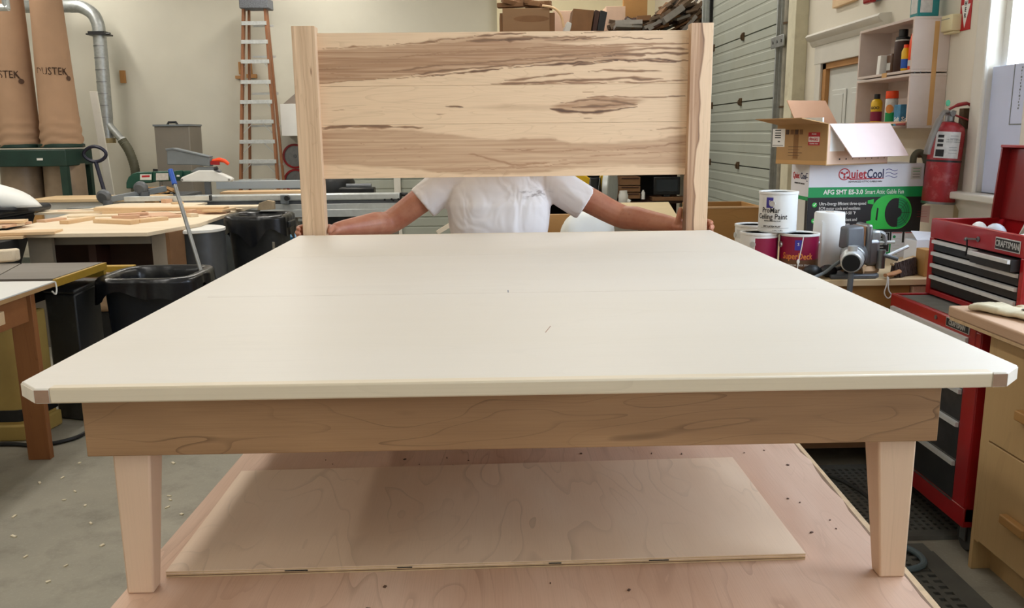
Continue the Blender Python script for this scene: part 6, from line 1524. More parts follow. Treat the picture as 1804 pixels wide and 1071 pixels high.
# ================================================================ right wall: shelf, extinguisher, signs
sx0, sx1, sy0, sy1 = 2.205, 2.398, 4.575, 5.25
sh = thing('wall_shelf', 'whitewashed two-box wall shelf hung on the right wall', 'shelf', (2.3, 4.9, 1.6))
for z0, z1 in ((1.895, 2.175), (1.605, 1.888)):
    bx = part('shelf_box', MB().box(sx0, sx1, sy0, sy1, z0, z0 + .014).box(sx0, sx1, sy0, sy1, z1 - .014, z1), M['mdf_white'], sh, .002)
    part('side_board', MB().box(sx0, sx1, sy0, sy0 + .016, z0 + .014, z1 - .014), M['mdf_white'], bx); part('side_board', MB().box(sx0, sx1, sy1 - .016, sy1, z0 + .014, z1 - .014), M['mdf_white'], bx)
    part('back_board', MB().box(sx1 - .008, sx1, sy0 + .016, sy1 - .016, z0 + .014, z1 - .014), M['mdf_white'], bx)
M['drip'] = mat('brown_drip_stain', '#9a7446', .6, var=.2, scale=30)
for y_, z_, h_, w_ in ((5.06, 2.13, .03, .02), (4.98, 2.13, .1, .03), (4.93, 2.14, .08, .03), (4.89, 2.12, .06, .015), (5.0, 2.04, .05, .05)):
    part('drip_stain', MB().prism([(y_ - w_ / 2, z_), (y_ - w_ * .6, z_ - h_ * .5), (y_ - w_ * .3, z_ - h_), (y_ + w_ * .2, z_ - h_ * .9), (y_ + w_ * .6, z_ - h_ * .4), (y_ + w_ / 2, z_)], sx1 - .0088, sx1 - .0081, 'yz'), M['drip'], sh)
part('tape_strip', MB().box(sx1 - .085, sx1 - .06, sy0 - .001, sy0, 1.62, 2.15), M['tape'], sh)
for y in (-.03, 0, .03): part('screw', MB().cyl((sx0 + .05 + y, sy0 - .002, 1.893), (sx0 + .05 + y, sy0, 1.893), .004, n=8), M['iron'], sh)
part('masking_bit', MB().box(sx0 - .001, sx0, sy0 + .28, sy0 + .34, 1.885, 1.91), M['tape'], sh)
def bottle(name, lab, cat, x, y, z, prof, m_, cap=None, capm=None, band=None, bandm=None):
    t_ = thing(name, lab, cat, (x, y, z))
    bd = part('bottle_body', MB().lathe(prof, (x, y, z), 24), M[m_], t_, smooth=50)
    if cap: part('cap', MB().lathe(cap, (x, y, z), 20), M[capm], t_)
    if band: 
        r_ = band[2]; part('label_print', MB().lathe([(r_, band[0]), (r_, band[1])], (x, y, z), 24, False) if False else MB().grid(lambda u, v_: (x + r_ * math.cos(2 * PI * u), y + r_ * math.sin(2 * PI * u), z + band[0] + (band[1] - band[0]) * v_), 24, 2, True), M[bandm], t_, smooth=180)
    return t_
zu, zl = 1.9095, 1.6195
bottle('spray_can', 'yellow spray can with a black cap on the lower wall shelf', 'spray can', 2.27, 5.1, zl, [(.029, 0), (.032, .004), (.032, .135), (.026, .15), (.016, .157)], 'yellow', [(.017, .157), (.017, .185), (0, .185)], 'black', (.03, .085, .0325), 'maroon')
text('GOO', .022, None, M['ink'], bpy.data.objects['spray_can'], warp=label_warp(2.27, 5.1, .0325, zl + .105, -.75), bold=.0006)
sc2 = bottle('spray_can', 'grey spray paint can with an orange cap on the lower wall shelf', 'spray can', 2.275, 4.92, zl, [(.03, 0), (.034, .004), (.034, .148), (.03, .153)], 'silver_label', [(.034, .153), (.035, .156), (.033, .195), (0, .196)], 'orange')
wrap_patch(2.275, 4.92, .034, zl + .005, zl + .075, -1.5, .1, M['qc_green'], sc2, 'label_print', .0006)
part('label_oval', MB().grid(lambda u, v_: label_warp(2.275, 4.92, .0347, zl + .095, -.75)(Vector((.022 * v_ * math.cos(2 * PI * u), .024 * v_ * math.sin(2 * PI * u), 0))), 18, 3, True), M['gold'], sc2, smooth=180)
sp = thing('spackle_box', 'small blue and white box at the front of the lower wall shelf', 'box', (2.28, 4.78, zl))
part('carton', MB().box(2.245, 2.32, 4.745, 4.82, zl, zl + .115), mat('print_blue', '#3f7ea3', .5, var=.25, scale=26), sp, .002)
text('Soft', .034, frame_m((2.2445, 4.782, zl + .035), (0, -1, 0), (0, 0, 1)), M['paper'], sp, bold=.0008); text('Soft', .034, frame_m((2.28, 4.7445, zl + .035), (1, 0, 0), (0, 0, 1)), M['paper'], sp, bold=.0008)
solo('red_marker', 'red marker lying in front of the blue and white box on the lower shelf', 'marker', MB().cyl((2.225, 4.62, zl + .009), (2.23, 4.74, zl + .009), .009, n=10), M['red'])
bottle('dark_bottle', 'tall dark brown bottle with a black cap on the upper wall shelf', 'bottle', 2.285, 4.86, zu, [(.038, 0), (.042, .005), (.042, .165), (.036, .178)], 'dark_brown', [(.037, .178), (.037, .19), (.024, .195), (.024, .232), (0, .232)], 'black', (.166, .176, .0405), 'silver_label')
bottle('orange_bottle', 'orange squeeze bottle at the front of the upper wall shelf', 'bottle', 2.25, 4.632, zu, [(.03, 0), (.035, .006), (.035, .12), (.033, .15), (.026, .185), (.018, .195)], 'orange', [(.019, .195), (.017, .205), (0, .206)], 'orange', (.02, .05, .0356), 'silver_label')
bottle('yellow_bottle', 'small yellow bottle with a blue label between the dark and orange bottles', 'bottle', 2.224, 4.688, zu, [(.018, 0), (.021, .004), (.021, .1), (.012, .118)], 'yellow', [(.013, .118), (.011, .135), (0, .136)], 'orange', (.012, .06, .0214), 'blue')
bottle('navy_bottle', 'slim navy bottle behind the orange bottle on the upper shelf', 'bottle', 2.33, 4.755, zu, [(.024, 0), (.026, .004), (.026, .18), (.018, .195)], 'navy', [(.019, .195), (.019, .222), (0, .222)], 'black')
jr = thing('brown_jar', 'squat brown jar beside a white tube on the upper wall shelf', 'jar', (2.29, 4.95, zu))
part('jar_body', MB().box(2.255, 2.325, 4.92, 4.985, zu, zu + .11), M['can_brown'], jr, .01); part('jar_label', MB().box(2.254, 2.2552, 4.93, 4.975, zu + .02, zu + .06), M['qc_side'], jr)
solo('white_tube', 'white leaning tube box beside the squat brown jar', 'box', MB().hexa([(2.225, 5.0, zu), (2.3, 5.0, zu), (2.225, 5.04, zu), (2.3, 5.04, zu), (2.225, 4.99, zu + .105), (2.3, 4.99, zu + .105), (2.225, 5.03, zu + .105), (2.3, 5.03, zu + .105)]), M['paper'], .003)
tj = thing('teal_jug', 'teal oblong jug standing on top of the wall shelf', 'jug', (2.3, 4.68, 2.175))
part('jug_body', MB().box(2.25, 2.36, 4.63, 4.74, 2.175, 2.4), M['teal'], tj, .012); part('jug_label', MB().box(2.2485, 2.2495, 4.65, 4.72, 2.2, 2.38), M['silver_label'], tj); part('jug_label', MB().box(2.255, 2.318, 4.6285, 4.6295, 2.2, 2.38), M['silver_label'], tj); part('jug_cap', MB().cyl((2.3, 4.69, 2.4), (2.3, 4.69, 2.43), .025), M['white'], tj)

def WP(px, py, X=XR): return at(px, py, X=X)
q0_, q1_ = WP(1474, 0), WP(1512, 8)
solo('wood_plaque', 'small pale wooden plaque fixed high on the right wall above the door', 'plaque', MB().box(XR - .03, XR, q1_.y, q0_.y, WP(1490, 9).z, WP(1490, -30).z), M['lumber'], .004)
q = WP(1546, 3)
ho = thing('fire_horn', 'red fire alarm horn at the top of the right wall', 'alarm', (XR, q.y, q.z))
part('horn_body', MB().box(XR - .07, XR - .03, q.y - .06, q.y + .06, q.z - .01, q.z + .13), M['red'], ho, .012); part('lens', MB().box(XR - .085, XR - .07, q.y + .02, q.y + .05, q.z + .02, q.z + .1), M['white'], ho, .004); part('back_box', MB().box(XR - .03, XR, q.y - .075, q.y + .05, q.z + .0, q.z + .14), M['grey_paint'], ho, .004)
q0_, q1_ = WP(1672, 30), WP(1690, 54)
ch_ = thing('cream_box', 'cream chime box mounted on the right wall beside the shelf', 'box', (XR, (q0_.y + q1_.y) / 2, q1_.z))
part('cover', MB().box(XR - .055, XR, q1_.y - .02, q0_.y, q1_.z, q0_.z), M['cream_plastic'], ch_, .006); part('base_trim', MB().box(XR - .04, XR, q1_.y - .015, q0_.y - .005, q1_.z - .012, q1_.z - .0005), M['cream_plastic'], ch_, .004); part('cover_seam', MB().box(XR - .056, XR - .054, q1_.y, q0_.y - .02, q0_.z - .022, q0_.z - .019), M['grey_paint'], ch_)
q0_, q1_ = WP(1695, 0), WP(1714, 0); zb = WP(1702, 53).z; yA, yB = q0_.y, q1_.y; ym_ = (yA + yB) / 2; wS = yA - yB
sg = thing('arrow_sign', 'red fire extinguisher sign with a white downward arrow on the right wall', 'sign', (XR, ym_, zb))
part('plate', MB().box(XR - .004, XR - .0005, yB, yA, zb, zb + .46), M['sign_red'], sg)
part('white_arrow', MB().prism([(ym_ - wS * .17, zb + .125), (ym_ - wS * .17, zb + .45), (ym_ + wS * .17, zb + .45), (ym_ + wS * .17, zb + .125), (ym_ + wS * .4, zb + .125), (ym_, zb + .012), (ym_ - wS * .4, zb + .125)], XR - .0052, XR - .0042, 'yz'), M['paper'], sg)
for i, c_ in enumerate('EXTINGUISHER'): text(c_, .031, frame_m((XR - .0056, ym_, zb + .395 - i * .0295), (0, -1, 0), (0, 0, 1)), M['ink'], sg, bold=.0008)

# fire extinguisher, hanging a little askew
ex = thing('fire_extinguisher', 'dusty red fire extinguisher with a black hose hung on the right wall', 'fire extinguisher', (2.285, 4.34, 1.23), 0)
EX, EY, EZ = 2.285, 4.34, 1.23
EM = TR((EX, EY, EZ)) @ Matrix.Rotation(.055, 4, 'Y')
part('cylinder', MB().at(EM).lathe([(.068, 0), (.078, .004), (.08, .02), (.08, .35), (.074, .375), (.05, .398), (.028, .405)], (0, 0, 0), 36), M['ext_red'], ex, smooth=40)
part('foot_ring', MB().at(EM).lathe([(.076, -.006), (.0805, -.006), (.0805, .006), (.076, .006)], (0, 0, 0), 36, True), M['steel'], ex)
part('strap_band', MB().at(EM).lathe([(.0802, .205), (.082, .205), (.082, .215), (.0802, .215)], (0, 0, 0), 36, True), M['black'], ex)
part('neck', MB().at(EM).lathe([(.028, .405), (.022, .41), (.022, .435), (.026, .44), (.026, .46), (0, .462)], (0, 0, 0), 18), M['steel'], ex)
part('carry_handle', MB().at(EM).hexa([(-.01, -.05, .435), (.01, -.05, .435), (-.01, .0, .44), (.01, .0, .44), (.085, -.05, .405), (.1, -.05, .415), (.02, .0, .455), (.02, .0, .465)]) if False else MB().at(EM).bar((-.012, -.012, .448), (.085, -.03, .415), .022, .008), M['ext_red'], ex, .003)
part('squeeze_lever', MB().at(EM).tube(smooth_path([(-.015, -.01, .466), (.02, -.018, .487), (.06, -.026, .497), (.085, -.03, .488)], 4), [.009] * 4 + [.014] * 5 + [.01] * 4, 10, flat=.7), M['ext_red'], ex)
part('pressure_gauge', MB().at(EM).cyl((-.005, -.028, .447), (-.004, -.036, .447), .015, n=16), M['steel'], ex)
part('safety_tag', MB().at(EM).ball((-.03, -.02, .496), (.012, .005, .016)), mat('green_tag', '#4fae86', .4), ex)
hpth = smooth_path([(-.015, -.01, .45), (-.05, -.03, .45), (-.075, -.045, .41), (-.105, -.06, .34), (-.125, -.07, .27), (-.128, -.07, .24)], 5)
part('discharge_hose', MB().at(EM).tube(hpth, [.011] * 10 + [.016] * 16, 12), mat('grey_brown_hose', '#6a6259', .6), ex)
part('label_print', MB().at(EM).grid(lambda u, v_: (.0806 * math.sin(-1.15 + 1.5 * u), -.0806 * math.cos(-1.15 + 1.5 * u), .225 + .13 * v_), 16, 2), M['silver_label'], ex, smooth=180)
def ew(dx, dz): return lambda v_: tuple(EM @ Vector((.0812 * math.sin(dx + v_.x / .08), -.0812 * math.cos(dx + v_.x / .08), dz + v_.y)))
for i in range(7): text('USE DRY CHEMICAL', .008, None, M['ink'], ex, warp=ew(-.05, .338 - i * .011)) if i in (2, 3) else part('print_line', MB().at(EM).grid(lambda u, v_, i=i: (.0811 * math.sin(-.3 + .5 * u), -.0811 * math.cos(-.3 + .5 * u), .334 - i * .014 + .002 * v_), 6, 2), M['grey_paint'], ex)
part('picture_print', MB().at(EM).grid(lambda u, v_: (.0811 * math.sin(-1.05 + .5 * u), -.0811 * math.cos(-1.05 + .5 * u), .232 + .035 * v_), 6, 2), M['ink'], ex)
for i in range(3): part('picture_print', MB().at(EM).grid(lambda u, v_, i=i: (.0811 * math.sin(-1.0 + .35 * u), -.0811 * math.cos(-1.0 + .35 * u), .325 - i * .022 + .014 * v_), 5, 2), M['ink'], ex)
part('wall_bracket', MB().box(2.365, 2.399, 4.32, 4.36, 1.6, 1.7), M['rust'], ex)
hb = thing('hose_band', 'olive hose loop hanging on the wall left of the fire extinguisher', 'hose', (2.3, 4.5, 1.25))
hp_ = [at(x, y, Y=4.5) for x, y in ((1608, 292), (1610, 276), (1618, 268), (1627, 272), (1632, 288), (1632, 320), (1630, 345), (1620, 358), (1608, 360))]
part('loop', MB().tube(smooth_path(hp_, 5), .017, 10), M['hose'], hb, smooth=180)
part('hose_hook', MB().bar((hp_[2].x, 4.5, hp_[2].z - .02), (XR, 4.5, hp_[2].z - .01), .012, .02), M['rust'], hb); part('hose_clip', MB().cbox(hp_[5] + Vector((-.035, -.02, .02)), (.012, .01, .03)), M['white'], hb)
q0_, q1_ = at(1611, 362, Y=4.47), at(1634, 392, Y=4.47)
pk = thing('pink_tag', 'pink paper inspection tag hanging under the fire extinguisher', 'tag', (q1_.x, 4.47, q1_.z))
part('tag_sheet', MB().hexa([(q0_.x, 4.47, q1_.z + .01), (q1_.x, 4.455, q1_.z), (q0_.x, 4.472, q1_.z + .01), (q1_.x, 4.457, q1_.z), (q0_.x, 4.47, q0_.z), (q1_.x, 4.455, q0_.z), (q0_.x, 4.472, q0_.z), (q1_.x, 4.457, q0_.z)]), M['pink_paper'], pk)
for i in range(3): part('print_line', MB().box(q0_.x + .01, q1_.x - .015, 4.454, 4.4545, q0_.z - .03 - i * .014, q0_.z - .029 - i * .014), M['print_red'], pk)
part('hook_wire', MB().cyl((q0_.x + .03, 4.465, q0_.z), (XR - .001, 4.47, q0_.z + .06), .002, n=6), M['steel'], pk)
q = WP(1690, 372); solo('outlet_plate', 'tan outlet plate low on the wall under the window sill', 'outlet', MB().box(XR - .008, XR, q.y - .035, q.y + .045, q.z - .04, q.z + .05), mat('tan_plastic', '#b3a380', .5), .003)

# ================================================================ red tool chest on its roller cabinet
CX, CY0, CY1, CZ0, CZ1 = 1.90, 2.97, 3.645, .895, 1.222
tc = thing('tool_chest', 'red top tool chest with black drawers and an open lid, on the roller cabinet', 'tool chest', (2.05, 3.3, CZ0))
D1 = 2.22
part('far_side', MB().box(CX, D1, CY1 - .012, CY1, CZ0, CZ1), M['red'], tc, .004)
part('near_side', MB().box(CX, D1, CY0, CY0 + .012, CZ0, CZ1), M['red'], tc, .004)
part('back', MB().box(D1 - .006, D1, CY0 + .012, CY1 - .012, CZ0, CZ1), M['red'], tc)
part('base', MB().box(CX - .002, D1 - .006, CY0 + .012, CY1 - .012, CZ0, CZ0 + .022), M['red'], tc, .003)
part('front_top', MB().box(CX - .004, CX + .012, CY0 + .004, CY1 - .004, CZ1 - .082, CZ1), M['red'], tc, .003)
part('corner_post', MB().box(CX - .004, CX + .01, CY1 - .035, CY1 - .001, CZ0, CZ1 - .082), M['red'], tc, .003)
part('corner_post', MB().box(CX - .004, CX + .01, CY0 + .001, CY0 + .025, CZ0, CZ1 - .082), M['red'], tc, .003)
part('tray_floor', MB().box(CX + .012, D1 - .006, CY0 + .012, CY1 - .012, CZ1 - .085, CZ1 - .08), M['red_dark'], tc)
part('drawer_cavity', MB().box(CX + .02, D1 - .006, CY0 + .02, CY1 - .02, CZ0 + .022, CZ1 - .086), M['dark'], tc)
yL, yR = CY1 - .037, CY0 + .027
def drawer(z0, z1, y0, y1, out=0.):
    d_ = part('drawer', MB().box(CX - .002 - out, CX + .016, y0, y1, z0, z1), M['black'], tc, .002)
    part('drawer_pull', MB().prism([(CX - .003 - out, z1 - .016), (CX - .014 - out, z1 - .014), (CX - .014 - out, z1 - .001), (CX - .003 - out, z1 + .001)], y0 + .002, y1 - .002, 'xz'), M['pull'], d_)
    return d_
zs = [CZ1 - .086, CZ1 - .137, CZ1 - .188, CZ1 - .239, CZ0 + .026]
drawer(zs[1] + .003, zs[0] - .003, yR + .27, yL)
drawer(zs[1] + .003, zs[0] - .003, yR, yR + .267, .035)
for i in (1, 2, 3): drawer(zs[i + 1] + .003, zs[i] - .003, yR, yL)
np_ = part('name_plate', MB().box(CX - .007, CX - .0042, 3.0, 3.155, CZ1 - .068, CZ1 - .022), M['alu'], tc, .001)
part('plate_field', MB().box(CX - .0078, CX - .0071, 3.004, 3.151, CZ1 - .064, CZ1 - .026), M['ink'], np_)
text('CRAFTSMAN', .033, frame_m((CX - .0086, 3.077, CZ1 - .045), (0, -1, 0), (0, 0, 1)), M['alu'], np_, bold=.0008, width=.78)
lk = part('lock', MB().cyl((CX - .008, 3.27, CZ1 - .046), (CX - .0045, 3.27, CZ1 - .046), .011, n=14), M['steel'], tc)
part('key', MB().bar((CX - .012, 3.272, CZ1 - .046), (CX - .02, 3.325, CZ1 - .05), .003, .007).cyl((CX - .022, 3.325, CZ1 - .05), (CX - .018, 3.34, CZ1 - .056), .006, n=8), M['steel'], lk)
part('key_tag', MB().bar((CX - .02, 3.325, CZ1 - .05), (CX - .02, 3.32, CZ1 - .085), .005, .004).bar((CX - .018, 3.32, CZ1 - .083), (CX - .02, 3.324, CZ1 - .118), .006, .003), M['black'], lk)
for z in (.05, .07): part('side_rivet', MB().cyl((CX + .02, CY1 + .0005, CZ0 + z + .14), (CX + .02, CY1 + .004, CZ0 + z + .14), .006, n=8), M['steel'], tc)
LM = TR((D1 - .03, 0, CZ1 - .004)) @ Matrix.Rotation(.06, 4, 'Y')
lid = part('lid', MB().at(LM).box(0, .012, CY0, CY1, 0, .3), M['red_dark'], tc, .004)
part('lid_rim', MB().at(LM).box(-.035, 0, CY1 - .01, CY1, .0, .3), M['red_dark'], lid); part('lid_rim', MB().at(LM).box(-.035, 0, CY0, CY0 + .01, .0, .3), M['red_dark'], lid); part('lid_rim', MB().at(LM).box(-.04, .012, CY0, CY1, .3, .312), M['red'], lid, .003)
# what lies in the tray
TZ_ = CZ1 - .08
mk = thing('dust_mask', 'white dust mask lying in the tray of the tool chest', 'mask', (2.0, 3.42, TZ_)); part('mask_cup', MB().ball((1.99, 3.44, TZ_ + .04), (.034, .035, .045)), M['paper'], mk, smooth=180); part('mask_strap', MB().tube([(1.97, 3.46, TZ_ + .02), (1.94, 3.5, TZ_ + .02), (1.98, 3.53, TZ_ + .02)], .003, 6), M['tape'], mk)
gl = thing('safety_goggles', 'clear safety goggles lying in the tray of the tool chest', 'goggles', (2.0, 3.22, TZ_)); part('lens', MB().ball((1.99, 3.32, TZ_ + .045), (.035, .055, .045)), mat('pale_clear_plastic', '#cfd8e4', .08, var=.1, scale=12), gl, smooth=180); part('goggle_strap', MB().tube([(2.0, 3.3, TZ_ + .03), (2.06, 3.32, TZ_ + .02), (2.1, 3.24, TZ_ + .02)], .008, 6), M['grey_paint'], gl)
pm = thing('parts_manual', 'printed paper manual leaning at the back of the tool chest tray', 'manual', (2.13, 3.2, TZ_)); part('sheet', MB().hexa([(2.12, 3.0, TZ_), (2.125, 3.0, TZ_), (2.12, 3.4, TZ_), (2.125, 3.4, TZ_), (2.165, 3.0, CZ1 + .03), (2.17, 3.0, CZ1 + .03), (2.165, 3.4, CZ1 + .03), (2.17, 3.4, CZ1 + .03)]), M['silver_label'], pm)
for i in range(4): part('print_block', MB().hexa([(2.1195 + .004 * .0, 3.04 + i * .09, TZ_ + .03), (2.12, 3.04 + i * .09, TZ_ + .03), (2.1195, 3.11 + i * .09, TZ_ + .03), (2.12, 3.11 + i * .09, TZ_ + .03), (2.155, 3.04 + i * .09, TZ_ + .09), (2.156, 3.04 + i * .09, TZ_ + .09), (2.155, 3.11 + i * .09, TZ_ + .09), (2.156, 3.11 + i * .09, TZ_ + .09)]), M['taupe'], pm)
solo('red_tube', 'small dark red tube standing in the tool chest tray', 'tube', MB().lathe([(.011, 0), (.011, .07), (.005, .09), (.004, .1), (0, .1)], (2.06, 3.055, TZ_), 12), M['maroon'])
solo('folded_paper', 'folded white paper at the near end of the tool chest tray', 'paper', MB().hexa([(1.93, 2.99, TZ_ + .0), (2.05, 2.99, TZ_), (1.93, 3.1, TZ_), (2.05, 3.09, TZ_), (1.93, 3.0, TZ_ + .085), (2.04, 3.01, TZ_ + .075), (1.94, 3.1, TZ_ + .07), (2.05, 3.09, TZ_ + .09)]), M['paper'], .002)

RX, RY0, RY1, RZT = 1.757, 2.95, 3.655, .893
rc = thing('roller_cabinet', 'red roller tool cabinet with black drawers under the tool chest', 'tool cabinet', (2.0, 3.3, 0))
part('far_side', MB().box(RX, 2.25, RY1 - .012, RY1, .14, RZT), M['red'], rc, .004); part('near_side', MB().box(RX, 2.25, RY0, RY0 + .012, .14, RZT), M['red'], rc, .004)
part('back', MB().box(2.238, 2.25, RY0 + .012, RY1 - .012, .14, RZT), M['red_dark'], rc)
part('top_deck', MB().box(RX + .008, 2.238, RY0 + .012, RY1 - .012, RZT - .02, RZT - .012), M['red_dark'], rc)
part('top_mat', MB().box(RX + .015, 2.23, RY0 + .02, RY1 - .02, RZT - .012, RZT - .008), mat('grey_ribbed_mat', '#737470', .8, var=.1, scale=20), rc)
part('front_lip', MB().box(RX - .004, RX + .008, RY0, RY1, RZT - .02, RZT), M['red'], rc, .003)
part('post', MB().box(RX - .004, RX + .02, RY1 - .04, RY1 - .001, .1985, RZT - .02), M['red'], rc, .003); part('post', MB().box(RX - .004, RX + .02, RY0 + .001, RY0 + .085, .1985, RZT - .02), M['red'], rc, .003)
part('cavity', MB().box(RX + .02, 2.23, RY0 + .02, RY1 - .02, .2, RZT - .022), M['dark'], rc)
ft_ = part('top_drawer', MB().box(RX - .007, RX + .02, RY0 + .03, RY1 - .002, RZT - .085, RZT - .003), M['red'], rc, .003)
part('drawer_pull', MB().prism([(RX - .008, RZT - .072), (RX - .02, RZT - .07), (RX - .02, RZT - .053), (RX - .008, RZT - .05)], RY0 + .07, RY1 - .03, 'xz'), M['pull'], ft_)
np2 = part('name_plate', MB().box(RX - .01, RX - .0072, 3.0, 3.15, RZT - .078, RZT - .03), M['alu'], ft_, .001)
bpy.data.objects.remove(np2)
np2 = part('name_plate', MB().box(RX - .01, RX - .0072, 3.018, 3.182, RZT - .04, RZT - .005), M['alu'], rc, .001)
part('plate_field', MB().box(RX - .0108, RX - .0101, 3.022, 3.178, RZT - .037, RZT - .008), M['ink'], np2)
text('CRAFTSMAN', .026, frame_m((RX - .0116, 3.1, RZT - .0225), (0, -1, 0), (0, 0, 1)), M['alu'], np2, bold=.0008, width=.78)
part('lock', MB().cyl((RX - .011, 3.26, RZT - .024), (RX - .0075, 3.26, RZT - .024), .009, n=12), M['steel'], rc)
for z0, z1 in ((.645, .795), (.515, .638), (.36, .508), (.2, .353)):
    d_ = part('drawer', MB().box(RX - .002, RX + .02, RY0 + .088, RY1 - .042, z0, z1), M['black_dusty'], rc, .002)
    part('drawer_pull', MB().prism([(RX - .003, z1 - .02), (RX - .016, z1 - .018), (RX - .016, z1 - .002), (RX - .003, z1)], RY0 + .09, RY1 - .044, 'xz'), M['pull'], d_)
    part('drawer_slide', MB().box(RX - .0005, RX + .018, RY0 + .088, RY1 - .042, z1 + .0005, z1 + .0045), M['steel'], d_)
part('bottom_rail', MB().box(RX - .004, 2.25, RY0, RY1, .12, .198), M['red'], rc, .004)
part('rail_trim', MB().box(RX - .006, RX - .004, RY0 + .088, RY1 - .01, .192, .199), M['steel'], rc)
solo('eraser_block', 'small tan block lying on the grey mat of the roller cabinet', 'block', MB().at(TR((1.85, 3.14, RZT - .0078), rz=1.2)).box(-.03, .03, -.012, .012, 0, .018), M['tape'], .003)
for x in (1.82, 2.19):
    for y in (3.01, 3.6):
        cs = part('caster', MB().cyl((x - .018, y, .055), (x + .018, y, .055), .055, n=24), M['rubber'], rc, .006)
        part('caster_fork', MB().box(x - .028, x - .021, y - .02, y + .02, .045, .12).box(x + .021, x + .028, y - .02, y + .02, .045, .12).box(x - .03, x + .03, y - .03, y + .03, .112, .12), M['steel'], cs)

# ================================================================ drawer cabinet, right foreground
KX, KY1, KY0 = 1.75, 2.885, 1.9
dk = thing('drawer_cabinet', 'honey plywood drawer cabinet with a chipped top in the right foreground', 'cabinet', (2.0, 2.4, 0))
part('cabinet_top', MB().box(KX - .085, 2.36, KY0, KY1 + .14, .925, .965), M['rough_top'], dk, .007, 3)
part('top_ply_edge', MB().box(KX - .08, 2.36, KY0, KY1 + .135, .912, .9249), M['ply_edge'], dk, .002)
part('far_side', MB().box(KX, 2.34, KY1 - .022, KY1, 0, .912), M['cab_ply'], dk, .002)
part('near_side', MB().box(KX, 2.34, KY0, KY0 + .022, 0, .912), M['cab_ply'], dk, .002)
part('face_stile', MB().box(KX - .0005, KX + .02, KY1 - .052, KY1 - .0225, .12, .905), M['cab_ply'], dk)
part('back', MB().box(2.32, 2.34, KY0 + .022, KY1 - .022, .1, .912), M['cab_ply'], dk)
part('cavity', MB().box(KX + .022, 2.3, KY0 + .03, KY1 - .03, .13, .9), M['dark'], dk)
part('toe_board', MB().box(KX + .07, KX + .09, KY0 + .022, KY1 - .022, 0, .12), M['cab_ply'], dk)
for z0, z1, ph in ((.515, .885, .668), (.128, .509, .29)):
    d_ = part('drawer_front', MB().box(KX - .004, KX + .018, KY0 + .03, KY1 - .056, z0, z1), M['cab_ply'], dk, .002)
    part('wood_pull', MB().box(KX - .034, KX - .0045, 2.52, 2.66, ph - .017, ph + .017) if z0 > .5 else MB().box(KX - .034, KX - .0045, 2.55, 2.68, ph - .016, ph + .016), M['tan_ply'], d_, .004)
    part('upper_pin', MB().ball((KX - .005, 2.62, z0 + .05 if z0 > .5 else z1 - .02), .004), M['steel'], d_) if z0 > .5 else None
g_ = thing('work_gloves', 'pair of pale canvas work gloves lying on the chipped cabinet top', 'gloves', (1.85, 2.7, .965))
def glove(M0, parent, sd):
    mb_ = MB().at(M0)
    mb_.ball((0, 0, .016), (.055, .05, .017)); mb_.tube(smooth_path([(.03, 0, .017), (.09, .004, .018), (.13, 0, .016)], 4), [.04, .043, .046, .05, .052, .052, .05, .048, .046], 14, flat=.36)
    for i, (dy, ln) in enumerate(((-.036, .075), (-.012, .088), (.012, .082), (.034, .06))): limb(mb_, [(-.03, dy * .8, .016), (-.05 - ln * .5, dy * 1.15, .02), (-.05 - ln, dy * 1.25, .012)], [.015, .014, .012], 10, 3)
    limb(mb_, [(.02, .035, .016), (-.015, .07, .018), (-.045, .082, .013)], [.016, .015, .012], 10, 3)
    mb_.v = [Vector((p.x, p.y, max(p.z, M0.translation.z - .0))) for p in mb_.v]
    o_ = organic('glove', mb_, M['glove'], parent, .0045, 3)
    mb2 = MB().at(M0); mb2.box(.05, .1, -.02, .012, .034, .0365); part('cuff_tag', mb2, M['ink'], o_, .001)
    part('tag_print', MB().at(M0).box(.058, .092, -.006, -.001, .0366, .0372), M['paper'], o_)
glove(TR((1.775, 2.82, .966), rz=-1.25), g_, 1); glove(TR((1.86, 2.71, .972), rz=-1.5, rx=.1), g_, -1)

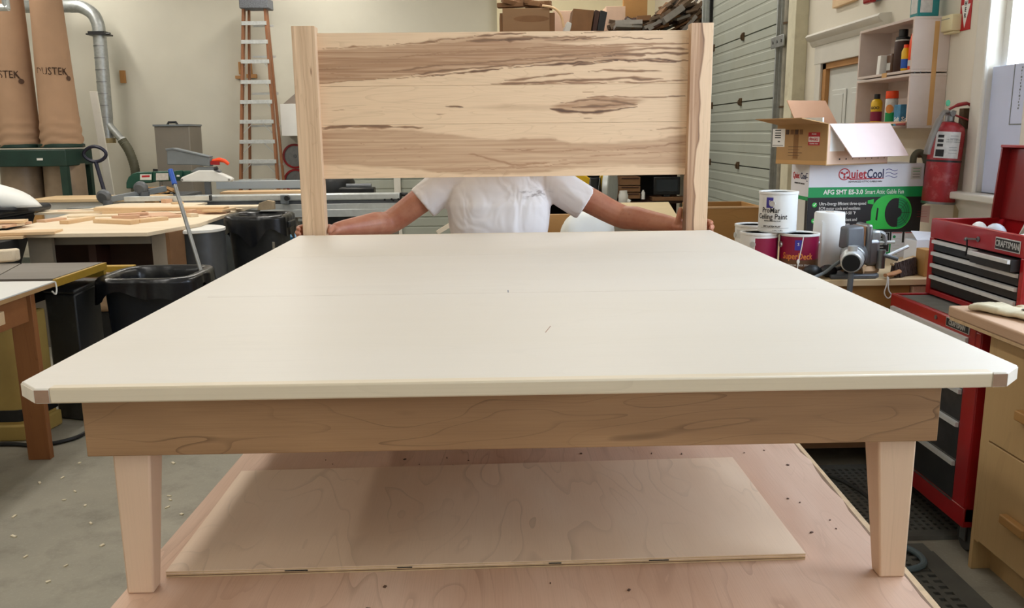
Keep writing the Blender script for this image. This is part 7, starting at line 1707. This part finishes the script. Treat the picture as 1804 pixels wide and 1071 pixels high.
# ================================================================ mats, hose and stick on the floor, right
def mat_mesh(x0, x1, y0, y1, pitch, z0=.001, z1=.013, border=.05):
    mb_ = MB(); nx = max(1, int((x1 - x0 - 2 * border) / pitch)); ny = max(1, int((y1 - y0 - 2 * border) / pitch))
    ax, bx = x0 + (x1 - x0 - nx * pitch) / 2, 0; ay = y0 + (y1 - y0 - ny * pitch) / 2
    mb_.hexa([(x0, y0, z0), (x1, y0, z0), (x0, ay, z0), (x1, ay, z0), (x0 + .012, y0 + .012, z1), (x1 - .012, y0 + .012, z1), (x0 + .012, ay, z1), (x1 - .012, ay, z1)])
    ye = ay + ny * pitch; xe = ax + nx * pitch
    mb_.hexa([(x0, ye, z0), (x1, ye, z0), (x0, y1, z0), (x1, y1, z0), (x0 + .012, ye, z1), (x1 - .012, ye, z1), (x0 + .012, y1 - .012, z1), (x1 - .012, y1 - .012, z1)])
    mb_.box(x0 + .004, ax, ay, ye, z0, z1); mb_.box(xe, x1 - .004, ay, ye, z0, z1)
    mb_.box(ax, xe, ay, ye, z0, z0 + .002)
    for i in range(1, nx): mb_.box(ax + i * pitch - pitch * .24, ax + i * pitch + pitch * .24, ay, ye, z0 + .002, z1)
    for j in range(1, ny): mb_.box(ax, xe, ay + j * pitch - pitch * .24, ay + j * pitch + pitch * .24, z0 + .0021, z1 - .0008)
    return mb_
fm1 = thing('rubber_mat', 'perforated rubber mat on the floor before the roller cabinet', 'mat', (1.5, 3.5, 0)); part('perforated_sheet', mat_mesh(.95, 1.93, 3.09, 3.86, .032), M['mat'], fm1)
fm2 = thing('rubber_mat', 'narrow perforated rubber mat in the right foreground', 'mat', (1.4, 2.5, 0)); part('perforated_sheet', mat_mesh(.9, 1.672, 1.9, 3.055, .04, border=.075), M['mat'], fm2)
solo('black_hose', 'thin dark hose curving over the rubber mat under the bench', 'hose', MB().tube(smooth_path([(1.0, 3.4, .022), (1.3, 3.72, .022), (1.52, 3.72, .022), (1.62, 3.5, .022), (1.6, 3.2, .022), (1.5, 3.12, .022), (1.3, 3.1, .022)], 8), .008, 8), M['rubber'])
solo('blue_grey_hose', 'blue-grey hose end curling at the right bed leg on the floor', 'hose', MB().tube(smooth_path([(1.35, 3.02, .024), (1.52, 3.02, .024), (1.585, 2.95, .024), (1.56, 2.85, .024), (1.4, 2.8, .024)], 8), .012, 10), mat('blue_grey_rubber', '#5f7078', .6))
q = at(1528, 815, Z=.02); solo('floor_stick', 'pale wood stick lying slanted on the floor behind the right bed leg', 'stick', MB().bar((q.x - .04, q.y - .16, .03), (q.x + .1, q.y + .2, .03), .04, .03), M['lumber'], .002)
